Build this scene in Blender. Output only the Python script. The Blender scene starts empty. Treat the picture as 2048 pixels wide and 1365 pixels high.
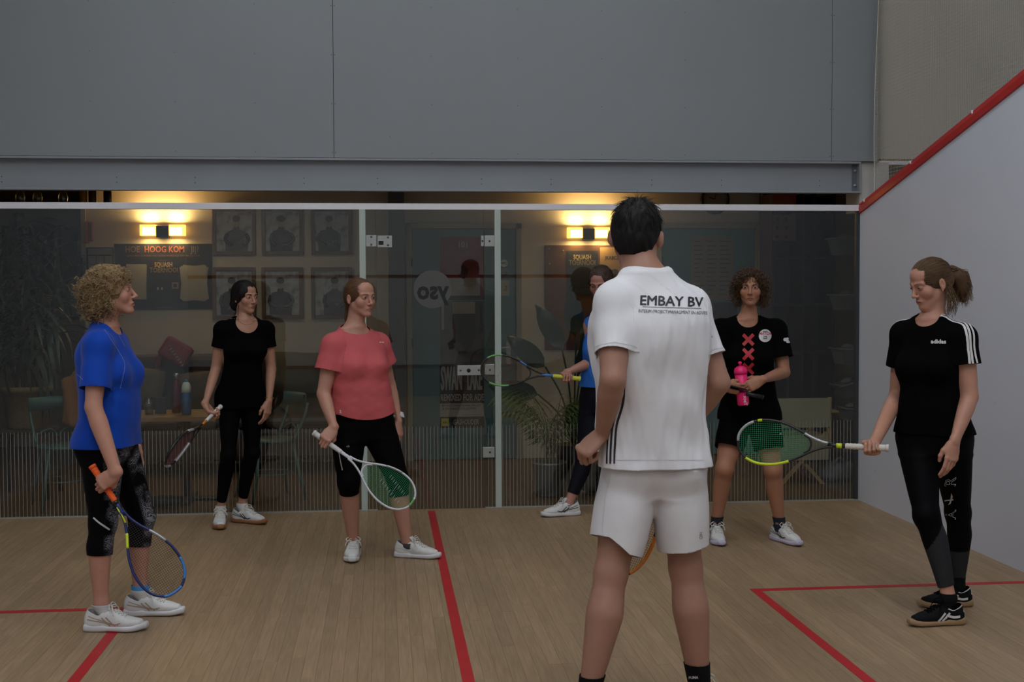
import bpy, bmesh, math, random
import numpy as np
from mathutils import Vector, Matrix
from mathutils.bvhtree import BVHTree

random.seed(7); RNG = np.random.default_rng(7)
SC = bpy.context.scene
COL = SC.collection
R_ = math.radians

# ------------------------------------------------------------------ camera
CAM_POS = np.array([-0.3360, -8.9893, 1.5788])
CAM_YAW, CAM_PITCH, CAM_ROLL, CAM_F = 0.1028, -0.0401, -0.0040, 2489.9   # F in pixels of a 2048 wide frame
def _cam_axes():
    cy, sy = math.cos(CAM_YAW), math.sin(CAM_YAW); cp, sp = math.cos(CAM_PITCH), math.sin(CAM_PITCH)
    f = np.array([sy*cp, cy*cp, sp]); r = np.array([cy, -sy, 0.]); u = np.cross(r, f)
    cr, sr = math.cos(CAM_ROLL), math.sin(CAM_ROLL)
    return r*cr+u*sr, -r*sr+u*cr, f
CAM_R, CAM_U, CAM_FW = _cam_axes()
def at(px, py, Y):
    """world point seen at pixel (px,py) at world depth y = Y"""
    d = CAM_FW + CAM_R*(px-1024.)/CAM_F - CAM_U*(py-682.5)/CAM_F
    return CAM_POS + d*((Y-CAM_POS[1])/d[1])
camd = bpy.data.cameras.new('camera'); cam = bpy.data.objects.new('camera', camd); COL.objects.link(cam)
camd.sensor_width = 36.0; camd.lens = CAM_F/2048.*36.0; camd.clip_start = .05; camd.clip_end = 100
M = Matrix.Identity(4)
for i in range(3):
    M[i][0] = CAM_R[i]; M[i][1] = CAM_U[i]; M[i][2] = -CAM_FW[i]; M[i][3] = CAM_POS[i]
cam.matrix_world = M
SC.camera = cam
SC.view_settings.view_transform = 'Standard'; SC.view_settings.look = 'None'
SC.view_settings.gamma = 1.0; SC.view_settings.use_curve_mapping = False
SC.view_settings.exposure = 0.0

# ------------------------------------------------------------------ world: a closed sports hall, only a trace of ambient light
wd = bpy.data.worlds.new('world'); SC.world = wd; wd.use_nodes = True
wd.node_tree.nodes['Background'].inputs[0].default_value = (.75, .85, 1, 1)
wd.node_tree.nodes['Background'].inputs[1].default_value = 0.02
LIGHT_POWER = 40.0      # each court luminaire, watts
SCONCE_POWER = 3.3
CLUB_FILL_POWER = 2.6

# ------------------------------------------------------------------ helpers
def lin(c):
    c = [x/255. for x in c[:3]]
    return tuple(x/12.92 if x <= .04045 else ((x+.055)/1.055)**2.4 for x in c)
MATS = {}
def mat(name, rgb, rough=.6, metal=0., var=0., vscale=8., bump=0., bscale=60., stretch=(1,1,1), emit=0., spec=.5, coat=0., attr=None, sheen=0., rgb2=None, alpha=None):
    """plain principled material; var / rgb2 mix a noise into the colour, bump adds fine relief"""
    if name in MATS: return MATS[name]
    m = bpy.data.materials.new(name); m.use_nodes = True; MATS[name] = m
    nt = m.node_tree; N = nt.nodes; L = nt.links; b = N['Principled BSDF']
    c = lin(rgb)
    b.inputs['Base Color'].default_value = (*c, 1); b.inputs['Roughness'].default_value = rough
    b.inputs['Metallic'].default_value = metal; b.inputs['Specular IOR Level'].default_value = spec
    if coat: b.inputs['Coat Weight'].default_value = coat
    if sheen: b.inputs['Sheen Weight'].default_value = sheen
    if alpha is not None: b.inputs['Alpha'].default_value = alpha
    if emit: b.inputs['Emission Color'].default_value = (*c, 1); b.inputs['Emission Strength'].default_value = emit
    tc = mp = None
    if var or bump or rgb2:
        tc = N.new('ShaderNodeTexCoord'); mp = N.new('ShaderNodeMapping'); mp.inputs['Scale'].default_value = stretch
        L.new(tc.outputs['Object'], mp.inputs['Vector'])
    colsock = None
    if attr:
        a = N.new('ShaderNodeVertexColor'); a.layer_name = attr; colsock = a.outputs['Color']
    if var or rgb2:
        n = N.new('ShaderNodeTexNoise'); n.inputs['Scale'].default_value = vscale; n.inputs['Detail'].default_value = 5
        L.new(mp.outputs[0], n.inputs['Vector'])
        if rgb2:
            mx = N.new('ShaderNodeMix'); mx.data_type = 'RGBA'
            mx.inputs[6].default_value = (*c, 1); mx.inputs[7].default_value = (*lin(rgb2), 1)
            if colsock: L.new(colsock, mx.inputs[6])
            cr = N.new('ShaderNodeValToRGB'); cr.color_ramp.elements[0].position = .35; cr.color_ramp.elements[1].position = .7
            L.new(n.outputs[0], cr.inputs[0]); L.new(cr.outputs[0], mx.inputs[0]); colsock = mx.outputs[2]
        if var:
            mr = N.new('ShaderNodeMapRange'); mr.inputs[1].default_value = .25; mr.inputs[2].default_value = .75
            mr.inputs[3].default_value = 1-var; mr.inputs[4].default_value = 1+var
            L.new(n.outputs[0], mr.inputs[0])
            hs = N.new('ShaderNodeHueSaturation'); hs.inputs['Color'].default_value = (*c, 1)
            if colsock: L.new(colsock, hs.inputs['Color'])
            L.new(mr.outputs[0], hs.inputs['Value']); colsock = hs.outputs[0]
    if colsock: L.new(colsock, b.inputs['Base Color'])
    if bump:
        n2 = N.new('ShaderNodeTexNoise'); n2.inputs['Scale'].default_value = bscale; n2.inputs['Detail'].default_value = 4
        L.new(mp.outputs[0], n2.inputs['Vector'])
        bp = N.new('ShaderNodeBump'); bp.inputs['Strength'].default_value = bump; bp.inputs['Distance'].default_value = .01
        L.new(n2.outputs[0], bp.inputs['Height']); L.new(bp.outputs[0], b.inputs['Normal'])
    return m

def mesh_np(name, V, F, smooth=True):
    """V (n,3), F: (m,3) or (m,4) int array"""
    me = bpy.data.meshes.new(name)
    V = np.asarray(V, np.float32); F = np.asarray(F, np.int32)
    if len(F) == 0: return me
    k = F.shape[1]
    me.vertices.add(len(V)); me.vertices.foreach_set('co', V.ravel())
    me.loops.add(len(F)*k); me.loops.foreach_set('vertex_index', F.ravel())
    me.polygons.add(len(F)); me.polygons.foreach_set('loop_start', np.arange(0, len(F)*k, k, dtype=np.int32))
    me.polygons.foreach_set('loop_total', np.full(len(F), k, np.int32))
    me.polygons.foreach_set('use_smooth', np.full(len(F), bool(smooth)))
    me.update(calc_edges=True)
    return me
def link(name, me, material=None, parent=None, label=None, kind=None):
    o = bpy.data.objects.new(name, me); COL.objects.link(o)
    if material is not None and me is not None:
        if len(me.materials) == 0: me.materials.append(material)
    if parent is not None: o.parent = parent
    if label: o['label'] = label
    if kind: o['kind'] = kind
    return o
def tag(o, label=None, cat=None, group=None, kind=None):
    if label: o['label'] = label
    if cat: o['category'] = cat
    if group: o['group'] = group
    if kind: o['kind'] = kind
    return o
def empty(name, loc=(0, 0, 0), rz=0.0):
    o = bpy.data.objects.new(name, None); COL.objects.link(o)
    o.empty_display_size = .1; o.location = loc; o.rotation_euler = (0, 0, rz)
    return o
def copy_tree(o, parent=None):
    c = o.copy(); COL.objects.link(c); c.parent = parent
    for ch in list(o.children): copy_tree(ch, c)
    return c

class MB:
    """collects simple shapes into one mesh"""
    def __init__(s): s.v = []; s.f = []; s.sm = []
    def add(s, V, F, smooth=False):
        n = len(s.v); s.v += [tuple(map(float, p)) for p in V]; s.f += [tuple(i+n for i in f) for f in F]; s.sm += [smooth]*len(F); return s
    def box(s, x0, x1, y0, y1, z0, z1, bev=0.):
        if bev <= 0:
            V = [(x, y, z) for z in (z0, z1) for y in (y0, y1) for x in (x0, x1)]
            return s.add(V, [(0,2,3,1),(4,5,7,6),(0,1,5,4),(2,6,7,3),(0,4,6,2),(1,3,7,5)])
        bm = bmesh.new(); bmesh.ops.create_cube(bm, size=1)
        for v in bm.verts: v.co = Vector(((x0+x1)/2+v.co.x*(x1-x0), (y0+y1)/2+v.co.y*(y1-y0), (z0+z1)/2+v.co.z*(z1-z0)))
        bmesh.ops.bevel(bm, geom=bm.edges[:], offset=min(bev, .49*min(x1-x0, y1-y0, z1-z0)), segments=2, profile=.5, affect='EDGES')
        bm.verts.index_update()
        s.add([v.co for v in bm.verts], [[v.index for v in f.verts] for f in bm.faces]); bm.free(); return s
    def obox(s, c, ax, ay, az, hx, hy, hz):
        c, ax, ay, az = [np.array(q, float) for q in (c, ax, ay, az)]
        V = [c+ax*hx*i+ay*hy*j+az*hz*k for k in (-1, 1) for j in (-1, 1) for i in (-1, 1)]
        return s.add(V, [(0,2,3,1),(4,5,7,6),(0,1,5,4),(2,6,7,3),(0,4,6,2),(1,3,7,5)])
    def tube(s, pts, r, n=8, closed=False, cap=True, up=None, flat=1.0):
        """swept tube; r scalar or list; flat: second radius factor"""
        P = np.array(pts, float); m = len(P)
        r = np.full(m, r, float) if np.isscalar(r) else np.array(r, float)
        T = np.zeros_like(P)
        if closed: T = np.roll(P, -1, 0)-np.roll(P, 1, 0)
        else: T[1:-1] = P[2:]-P[:-2]; T[0] = P[1]-P[0]; T[-1] = P[-1]-P[-2]
        T /= np.linalg.norm(T, axis=1)[:, None]+1e-12
        nrm = np.array(up, float) if up is not None else np.array([0, 0, 1.]) if abs(T[0][2]) < .9 else np.array([1., 0, 0])
        V = []; a = np.arange(n)*2*math.pi/n
        for i in range(m):
            b = np.array(up, float) if up is not None else nrm
            b = b-T[i]*(b@T[i]); b /= np.linalg.norm(b)+1e-12; nrm = b
            c = np.cross(T[i], b)
            for q in a: V.append(P[i]+r[i]*(math.cos(q)*c+flat*math.sin(q)*b))
        F = []
        for i in range(m if closed else m-1):
            j = (i+1) % m
            for q in range(n): F.append((i*n+q, i*n+(q+1) % n, j*n+(q+1) % n, j*n+q))
        if cap and not closed: F += [tuple(range(n-1, -1, -1)), tuple((m-1)*n+q for q in range(n))]
        return s.add(V, F, True)
    def lathe(s, prof, c=(0, 0, 0), n=24, ax=None):
        """prof list of (r,z)"""
        V = []; F = []; m = len(prof)
        for r, z in prof:
            for q in range(n):
                a = q*2*math.pi/n; V.append((c[0]+r*math.cos(a), c[1]+r*math.sin(a), c[2]+z))
        for i in range(m-1):
            for q in range(n): F.append((i*n+q, i*n+(q+1) % n, (i+1)*n+(q+1) % n, (i+1)*n+q))
        if prof[0][0] > 1e-4: F.append(tuple(range(n-1, -1, -1)))
        if prof[-1][0] > 1e-4: F.append(tuple((m-1)*n+q for q in range(n)))
        return s.add(V, F, True)
    def mesh(s, name='m'):
        me = bpy.data.meshes.new(name); me.from_pydata(s.v, [], s.f)
        me.polygons.foreach_set('use_smooth', s.sm); me.update(); return me
    def build(s, name, material, parent=None, label=None, kind=None, base=None):
        if base is not None:
            s.v = [(p[0]-base[0], p[1]-base[1], p[2]-base[2]) for p in s.v]
        return link(name, s.mesh(name), material, parent, label, kind)

def catmull(P, n=8, closed=False):
    P = np.array(P, float); out = []; m = len(P)
    for i in range(m if closed else m-1):
        if closed: p0, p1, p2, p3 = P[(i-1) % m], P[i], P[(i+1) % m], P[(i+2) % m]
        else: p1, p2 = P[i], P[i+1]; p0 = P[i-1] if i else 2*p1-p2; p3 = P[i+2] if i+2 < m else 2*p2-p1
        for t in np.linspace(0, 1, n, endpoint=False):
            out.append(.5*((2*p1)+(-p0+p2)*t+(2*p0-5*p1+4*p2-p3)*t*t+(-p0+3*p1-3*p2+p3)*t**3))
    if not closed: out.append(P[-1])
    return np.array(out)

def text_mesh(txt, size=1., bold=0., align='CENTER', sx=1., shear=0., cut=None):
    """flat text in the xy plane -> (V (n,2), faces)"""
    cu = bpy.data.curves.new('t', 'FONT'); cu.body = txt; cu.size = size; cu.offset = bold; cu.align_x = align; cu.align_y = 'CENTER'
    cu.resolution_u = 2; cu.shear = shear
    ob = bpy.data.objects.new('t', cu); COL.objects.link(ob)
    bpy.context.view_layer.update()
    dg = bpy.context.evaluated_depsgraph_get()
    me = bpy.data.meshes.new_from_object(ob.evaluated_get(dg))
    bpy.data.objects.remove(ob); bpy.data.curves.remove(cu)
    bm = bmesh.new(); bm.from_mesh(me); bpy.data.meshes.remove(me)
    for v in bm.verts: v.co.x *= sx; v.co.z = 0
    if cut:
        xs = [v.co.x for v in bm.verts]; ys = [v.co.y for v in bm.verts]
        for k in range(int((max(xs)-min(xs))/cut)+1):
            bmesh.ops.bisect_plane(bm, geom=bm.verts[:]+bm.edges[:]+bm.faces[:], plane_co=(min(xs)+k*cut, 0, 0), plane_no=(1, 0, 0))
        for k in range(int((max(ys)-min(ys))/cut)+1):
            bmesh.ops.bisect_plane(bm, geom=bm.verts[:]+bm.edges[:]+bm.faces[:], plane_co=(0, min(ys)+k*cut, 0), plane_no=(0, 1, 0))
    bm.verts.index_update()
    V = np.array([v.co[:2] for v in bm.verts]); F = [[v.index for v in f.verts] for f in bm.faces]; bm.free()
    return V, F
def flat_text(name, txt, c, ux, uy, size, material, parent, bold=0., sx=1., off=(0, 0, 0), base=None, align='CENTER', shear=0.):
    V, F = text_mesh(txt, size, bold, align, sx, shear)
    c = np.array(c, float)+np.array(off, float); ux = np.array(ux, float); uy = np.array(uy, float)
    W = c+V[:, :1]*ux+V[:, 1:]*uy
    if base is not None: W = W-np.array(base)
    me = bpy.data.meshes.new(name); me.from_pydata([tuple(p) for p in W], [], F); me.update()
    return link(name, me, material, parent)

# ------------------------------------------------------------------ implicit surfaces (smooth unions meshed on a grid)
def nz(v):
    v = np.asarray(v, float); return v/(np.linalg.norm(v)+1e-12)
def frame_from(w, side):
    w = nz(w); u = np.asarray(side, float); u = nz(u-w*(u@w)); return u, np.cross(w, u), w
LUT = 200
def _tab(ts, vs):
    x = np.linspace(0, 1, LUT)
    if np.isscalar(vs): return np.full(LUT, float(vs))
    y = np.interp(x, ts, vs)
    k = np.ones(17)/17.; yp = np.pad(y, 8, mode='edge')
    return np.convolve(yp, k, mode='valid')
class Prim:
    def __init__(s, lo, hi, fn, k, sub): s.lo, s.hi, s.fn, s.k, s.sub = np.array(lo), np.array(hi), fn, k, sub
def loft(p0, p1, side, ts, A, B=None, OU=0., OV=0., TW=None, k=.02, sub=False, n=2.0, cap=1.0):
    p0 = np.asarray(p0, float); p1 = np.asarray(p1, float)
    if B is None: B = A
    u, v, w = frame_from(p1-p0, side); Ln = float(np.linalg.norm(p1-p0))
    TA, TB, TU, TV = _tab(ts, A), _tab(ts, B), _tab(ts, OU), _tab(ts, OV)
    CS = SN = None
    if TW is not None: ang = _tab(ts, TW); CS, SN = np.cos(ang), np.sin(ang)
    rm = max(TA.max(), TB.max())+max(abs(TU).max(), abs(TV).max())
    lo = np.minimum(p0, p1)-rm-.01; hi = np.maximum(p0, p1)+rm+.01
    def fn(X, Y, Z):
        dx = X-p0[0]; dy = Y-p0[1]; dz = Z-p0[2]
        s_ = dx*w[0]+dy*w[1]+dz*w[2]; U = dx*u[0]+dy*u[1]+dz*u[2]; V = dx*v[0]+dy*v[1]+dz*v[2]
        sc = np.clip(s_, 0, Ln); i = (sc*((LUT-1)/max(Ln, 1e-6))).astype(np.int32)
        a = TA[i]; b = TB[i]
        if CS is not None: c_, q_ = CS[i], SN[i]; U, V = U*c_+V*q_, V*c_-U*q_
        U = (U-TU[i])/a; V = (V-TV[i])/b; cc = np.minimum(a, b)*(cap if np.isscalar(cap) else np.where(s_ < 0, cap[0], cap[1])); e = (s_-sc)/cc
        if n == 2.0: k0 = np.sqrt(U*U+V*V+e*e)
        else: k0 = (np.abs(U)**n+np.abs(V)**n+np.abs(e)**n)**(1./n)
        k1 = np.sqrt((U/a)**2+(V/b)**2+(e/cc)**2)+1e-9
        kk = np.sqrt(U*U+V*V+e*e)
        return (k0-1.)*kk/k1
    return Prim(lo, hi, fn, k, sub)
def cone(p0, r0, p1, r1, k=.015, sub=False):
    w = np.asarray(p1, float)-np.asarray(p0, float)
    side = np.array([1., 0, 0]) if abs(nz(w)[0]) < .8 else np.array([0, 1., 0])
    return loft(p0, p1, side, [0, 1], [r0, r1], k=k, sub=sub)
def ell(c, r, ax=None, k=.02, sub=False):
    c = np.asarray(c, float); r = np.full(3, r, float) if np.isscalar(r) else np.asarray(r, float)
    A = np.eye(3) if ax is None else np.asarray(ax, float)      # rows: axes
    rm = r.max()
    def fn(X, Y, Z):
        dx = X-c[0]; dy = Y-c[1]; dz = Z-c[2]
        q = [(dx*A[i, 0]+dy*A[i, 1]+dz*A[i, 2])/r[i] for i in range(3)]
        k0 = np.sqrt(q[0]**2+q[1]**2+q[2]**2); k1 = np.sqrt((q[0]/r[0])**2+(q[1]/r[1])**2+(q[2]/r[2])**2)+1e-9
        return k0*(k0-1)/k1
    return Prim(c-rm, c+rm, fn, k, sub)
def smin(a, b, k):
    h = np.clip(.5+.5*(b-a)/k, 0, 1); return b+(a-b)*h-k*h*(1-h)
def smax(a, b, k): return -smin(-a, -b, k)
def field_pts(prims, P):
    X, Y, Z = P[:, 0], P[:, 1], P[:, 2]; F = np.full(len(P), 1.0)
    for p in prims:
        d = p.fn(X, Y, Z); F = smax(F, -d, p.k) if p.sub else smin(F, d, p.k)
    return F
EDG = [((0,0,0),(1,0,0)),((0,1,0),(1,1,0)),((0,0,1),(1,0,1)),((0,1,1),(1,1,1)),((0,0,0),(0,1,0)),((1,0,0),(1,1,0)),((0,0,1),(0,1,1)),((1,0,1),(1,1,1)),((0,0,0),(0,0,1)),((1,0,0),(1,0,1)),((0,1,0),(0,1,1)),((1,1,0),(1,1,1))]
def isomesh(prims, h, lo=None, hi=None, disp=None, relax=1):
    """mesh the smooth union of prims on a grid of spacing h; disp(X,Y,Z) is added to the field. -> V, T (triangles)"""
    pos = [p for p in prims if not p.sub]
    L0 = np.min([p.lo for p in pos], 0)-3*h; H0 = np.max([p.hi for p in pos], 0)+3*h
    if lo is not None: L0 = np.maximum(L0, lo)
    if hi is not None: H0 = np.minimum(H0, hi)
    N = np.ceil((H0-L0)/h).astype(int)+1
    ax = [(L0[i]+h*np.arange(N[i])).astype(np.float32) for i in range(3)]
    F = np.full(N, .5, np.float32)
    for p in prims:
        m = p.k+4*h
        i0 = [max(0, int((p.lo[i]-m-L0[i])/h)) for i in range(3)]; i1 = [min(N[i], int((p.hi[i]+m-L0[i])/h)+2) for i in range(3)]
        if any(i1[i] <= i0[i] for i in range(3)): continue
        sl = tuple(slice(i0[i], i1[i]) for i in range(3))
        d = p.fn(ax[0][sl[0]][:, None, None], ax[1][sl[1]][None, :, None], ax[2][sl[2]][None, None, :])
        f = F[sl]; F[sl] = smax(f, -d, p.k) if p.sub else smin(f, d, p.k)
    if disp is not None:
        band = np.abs(F) < .04; I = np.nonzero(band)
        F[band] += disp(ax[0][I[0]], ax[1][I[1]], ax[2][I[2]]).astype(np.float32)
    S = F < 0
    n = N-1
    def sh(A, o): return A[o[0]:o[0]+n[0], o[1]:o[1]+n[1], o[2]:o[2]+n[2]]
    c = np.zeros(n, np.int8)
    for o in [(a, b, d) for a in (0, 1) for b in (0, 1) for d in (0, 1)]: c += sh(S, o)
    act = (c > 0) & (c < 8); I = np.nonzero(act); nv = len(I[0])
    idx = np.full(n, -1, np.int32); idx[act] = np.arange(nv)
    acc = np.zeros((nv, 3)); cnt = np.zeros(nv)
    for o1, o2 in EDG:
        f1 = F[I[0]+o1[0], I[1]+o1[1], I[2]+o1[2]].astype(float); f2 = F[I[0]+o2[0], I[1]+o2[1], I[2]+o2[2]].astype(float)
        cr = (f1 < 0) != (f2 < 0); t = np.where(cr, f1/np.where(cr, f1-f2, 1), 0)
        for a in range(3): acc[:, a] += np.where(cr, o1[a]+t*(o2[a]-o1[a]), 0)
        cnt += cr
    V = (np.stack(I, 1)+acc/cnt[:, None])*h+L0
    Q = []
    for a in range(3):
        b, d = (a+1) % 3, (a+2) % 3
        s0 = [slice(None)]*3; s1 = [slice(None)]*3; s0[a] = slice(0, N[a]-1); s1[a] = slice(1, N[a])
        e = S[tuple(s0)] != S[tuple(s1)]
        e_ = [slice(None)]*3; e_[b] = slice(1, N[b]-1); e_[d] = slice(1, N[d]-1); 
        J = np.nonzero(e[tuple(e_)]); J = list(J); J[b] = J[b]+1; J[d] = J[d]+1
        def cell(db, dd):
            K = [J[0], J[1], J[2]]; K = [k.copy() for k in K]; K[b] = K[b]-db; K[d] = K[d]-dd
            return idx[K[0], K[1], K[2]]
        q = np.stack([cell(1, 1), cell(0, 1), cell(0, 0), cell(1, 0)], 1)
        flip = ~S[J[0], J[1], J[2]]
        q[flip] = q[flip][:, ::-1]; Q.append(q)
    Q = np.concatenate(Q); Q = Q[(Q >= 0).all(1)]
    T = np.concatenate([Q[:, [0, 1, 2]], Q[:, [0, 2, 3]]])
    for _ in range(relax):
        A = np.zeros_like(V); C = np.zeros(len(V))
        for i in range(4):
            j = (i+1) % 4
            np.add.at(A, Q[:, i], V[Q[:, j]]); np.add.at(C, Q[:, i], 1); np.add.at(A, Q[:, j], V[Q[:, i]]); np.add.at(C, Q[:, j], 1)
        V = V*.5+.5*A/np.maximum(C, 1)[:, None]
    return V, T
def clip(V, T, s):
    """keep the part of the triangle mesh where s >= 0"""
    pos = s >= 0; c = pos[T].sum(1)
    keep = T[c == 3]; out = [keep]; newV = [V]; nV = len(V)
    def cut(a, b):      # edge a (inside) -> b (outside)
        nonlocal nV
        key = np.minimum(a, b).astype(np.int64)*len(V)+np.maximum(a, b)
        uq, inv = np.unique(key, return_inverse=True)
        return key, uq
    mixed = [(T[c == 1], 1), (T[c == 2], 2)]
    E = []
    rec = []
    for M_, kind in mixed:
        if len(M_) == 0: rec.append(None); continue
        p = pos[M_]; lone = np.argmax(p if kind == 1 else ~p, axis=1); r = np.arange(len(M_))
        a = M_[r, lone]; b = M_[r, (lone+1) % 3]; d = M_[r, (lone+2) % 3]
        E.append(np.stack([np.minimum(a, b), np.maximum(a, b)], 1)); E.append(np.stack([np.minimum(a, d), np.maximum(a, d)], 1))
        rec.append((a, b, d))
    if E:
        E = np.concatenate(E); key = E[:, 0].astype(np.int64)*len(V)+E[:, 1]
        uq, first, inv = np.unique(key, return_index=True, return_inverse=True)
        e = E[first]; s0, s1 = s[e[:, 0]], s[e[:, 1]]; t = (s0/(s0-s1))[:, None]
        newV.append(V[e[:, 0]]+t*(V[e[:, 1]]-V[e[:, 0]])); ids = inv+len(V); o = 0
        for q, kind in zip(rec, (1, 2)):
            if q is None: continue
            a, b, d = q; m = len(a); ab = ids[o:o+m]; ad = ids[o+m:o+2*m]; o += 2*m
            if kind == 1: out.append(np.stack([a, ab, ad], 1))
            else: out.append(np.stack([ab, b, d], 1)); out.append(np.stack([ab, d, ad], 1))
    V2 = np.concatenate(newV); T2 = np.concatenate(out)
    used = np.unique(T2); rm = np.full(len(V2), -1); rm[used] = np.arange(len(used))
    return V2[used], rm[T2]
def decal_pts(bvh, V2, c, ux, uy, direc, eps):
    """project 2-D points (c + x*ux + y*uy) along direc on to a surface, eps above it"""
    out = []; d = Vector(direc); last = None
    for x, y in V2:
        p = Vector(c)+Vector(ux)*x+Vector(uy)*y
        hit, nrm, i, dist = bvh.ray_cast(p-d*.3, d, 1.2)
        if hit is None: hit = Vector(last) if last is not None else p; nrm = -d
        else: last = hit.copy()
        if nrm.dot(d) > 0: nrm = -nrm
        out.append(hit+nrm*eps)
    return out
def decal(name, bvh, V2, F, c, ux, uy, direc, material, parent, base, eps=.0015, label=None):
    if tuple(direc) == (0, 1, 0): direc = tuple(nz(np.asarray(c, float)-CAM_POS))      # along the line of sight the point was sighted on
    P = decal_pts(bvh, V2, c, ux, uy, direc, eps)
    me = bpy.data.meshes.new(name); me.from_pydata([tuple(p-Vector(base)) for p in P], [], F)
    me.polygons.foreach_set('use_smooth', [True]*len(F)); me.update()
    return link(name, me, material, parent, label)
def grid2(w, h, nx, ny):
    V = [((i/nx-.5)*w, (j/ny-.5)*h) for j in range(ny+1) for i in range(nx+1)]
    return V, [(j*(nx+1)+i, j*(nx+1)+i+1, (j+1)*(nx+1)+i+1, (j+1)*(nx+1)+i) for j in range(ny) for i in range(nx)]
def disc2(rx, ry=None, rings=3, n=24):
    ry = ry or rx; V = [(0, 0)]; F = []
    for k in range(1, rings+1):
        for i in range(n): a = 2*math.pi*i/n; V.append((rx*k/rings*math.cos(a), ry*k/rings*math.sin(a)))
    for i in range(n): F.append((0, 1+i, 1+(i+1) % n))
    for k in range(rings-1):
        for i in range(n): F.append((1+k*n+i, 1+(k+1)*n+i, 1+(k+1)*n+(i+1) % n, 1+k*n+(i+1) % n))
    return V, F
def noise3(P, seed=0, oct=2):
    """cheap smooth pseudo noise from summed rotated sines, about -1..1"""
    r = np.random.default_rng(seed); o = 0; amp = 1; tot = 0
    for k in range(oct):
        for _ in range(4):
            d = r.normal(size=3); d /= np.linalg.norm(d); ph = r.uniform(0, 6.28); f = (1.6**k)*r.uniform(.8, 1.25)
            o = o+amp*np.sin(2*math.pi*f*(P[0]*d[0]+P[1]*d[1]+P[2]*d[2])+ph); tot += amp
        amp *= .6
    return o/tot*1.6
# ================================================================== court lights (out of frame, overhead)
def marked_mat(name, rgb, rough, marks=.5, scale=9., seed=0., tint2=None):
    """painted board with sparse dark ball marks and a faint cloudiness"""
    m = mat(name, rgb, rough, var=.035, vscale=.9, bump=.02, bscale=220.)
    nt = m.node_tree; N = nt.nodes; L = nt.links; b = N['Principled BSDF']
    src = b.inputs['Base Color'].links[0].from_socket
    tc = N.new('ShaderNodeTexCoord'); mp = N.new('ShaderNodeMapping'); mp.inputs['Location'].default_value = (seed, seed*2, seed*3)
    L.new(tc.outputs['Object'], mp.inputs['Vector'])
    vo = N.new('ShaderNodeTexVoronoi'); vo.inputs['Scale'].default_value = scale; vo.inputs['Randomness'].default_value = 1
    L.new(mp.outputs[0], vo.inputs['Vector'])
    lt = N.new('ShaderNodeMath'); lt.operation = 'LESS_THAN'; lt.inputs[1].default_value = .075
    L.new(vo.outputs['Distance'], lt.inputs[0])
    n = N.new('ShaderNodeTexNoise'); n.inputs['Scale'].default_value = 1.3; n.inputs['Detail'].default_value = 2; L.new(mp.outputs[0], n.inputs['Vector'])
    gt = N.new('ShaderNodeMapRange'); gt.inputs[1].default_value = .48; gt.inputs[2].default_value = .66; L.new(n.outputs[0], gt.inputs[0])
    mu = N.new('ShaderNodeMath'); mu.operation = 'MULTIPLY'; L.new(lt.outputs[0], mu.inputs[0]); L.new(gt.outputs[0], mu.inputs[1])
    n2 = N.new('ShaderNodeTexNoise'); n2.inputs['Scale'].default_value = 70; L.new(mp.outputs[0], n2.inputs['Vector'])
    m2 = N.new('ShaderNodeMapRange'); m2.inputs[1].default_value = .5; m2.inputs[2].default_value = .62; m2.inputs[4].default_value = marks; L.new(n2.outputs[0], m2.inputs[0])
    mu2 = N.new('ShaderNodeMath'); mu2.operation = 'MULTIPLY'; L.new(mu.outputs[0], mu2.inputs[0]); L.new(m2.outputs[0], mu2.inputs[1])
    mx = N.new('ShaderNodeMix'); mx.data_type = 'RGBA'; mx.inputs[7].default_value = (.03, .03, .03, 1)
    L.new(mu2.outputs[0], mx.inputs[0]); L.new(src, mx.inputs[6]); L.new(mx.outputs[2], b.inputs['Base Color'])
    return m
M_panel = marked_mat('grey_panel', (137, 141, 144), .55, .35, 5., 1.)
M_side = marked_mat('white_side_wall', (212, 216, 226), .5, .55, 7., 3.)
M_frontw = mat('white_front_wall', (205, 206, 208), .6, var=.03, vscale=1.)
M_beam = mat('grey_steel', (140, 145, 149), .5, var=.05, vscale=2.5, bump=.03, bscale=40)
M_red = mat('red_line_paint', (176, 30, 36), .5, var=.1, vscale=6)
M_redtrim = mat('red_moulding', (190, 36, 30), .4, var=.12, vscale=5)
M_strip = mat('white_strip', (228, 226, 230), .5, var=.03, vscale=5)
M_post = mat('pale_green_post', (176, 188, 180), .4, var=.03, vscale=4)
M_steel = mat('brushed_fitting', (168, 171, 168), .38, metal=.35, var=.06, vscale=30)
M_dark = mat('dark_hole', (22, 22, 22), .7)
M_screw = mat('screw_head', (96, 98, 100), .4, metal=.6)
M_beige = mat('beige_plaster', (194, 188, 177), .8, var=.04, vscale=2, bump=.05, bscale=90)
M_greyplaster = mat('pale_plaster', (186, 184, 178), .8, var=.06, vscale=4, bump=.05, bscale=60)
M_net = mat('net_thread', (214, 208, 194), .8)
M_black = mat('black_plastic', (24, 24, 25), .5)

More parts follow.
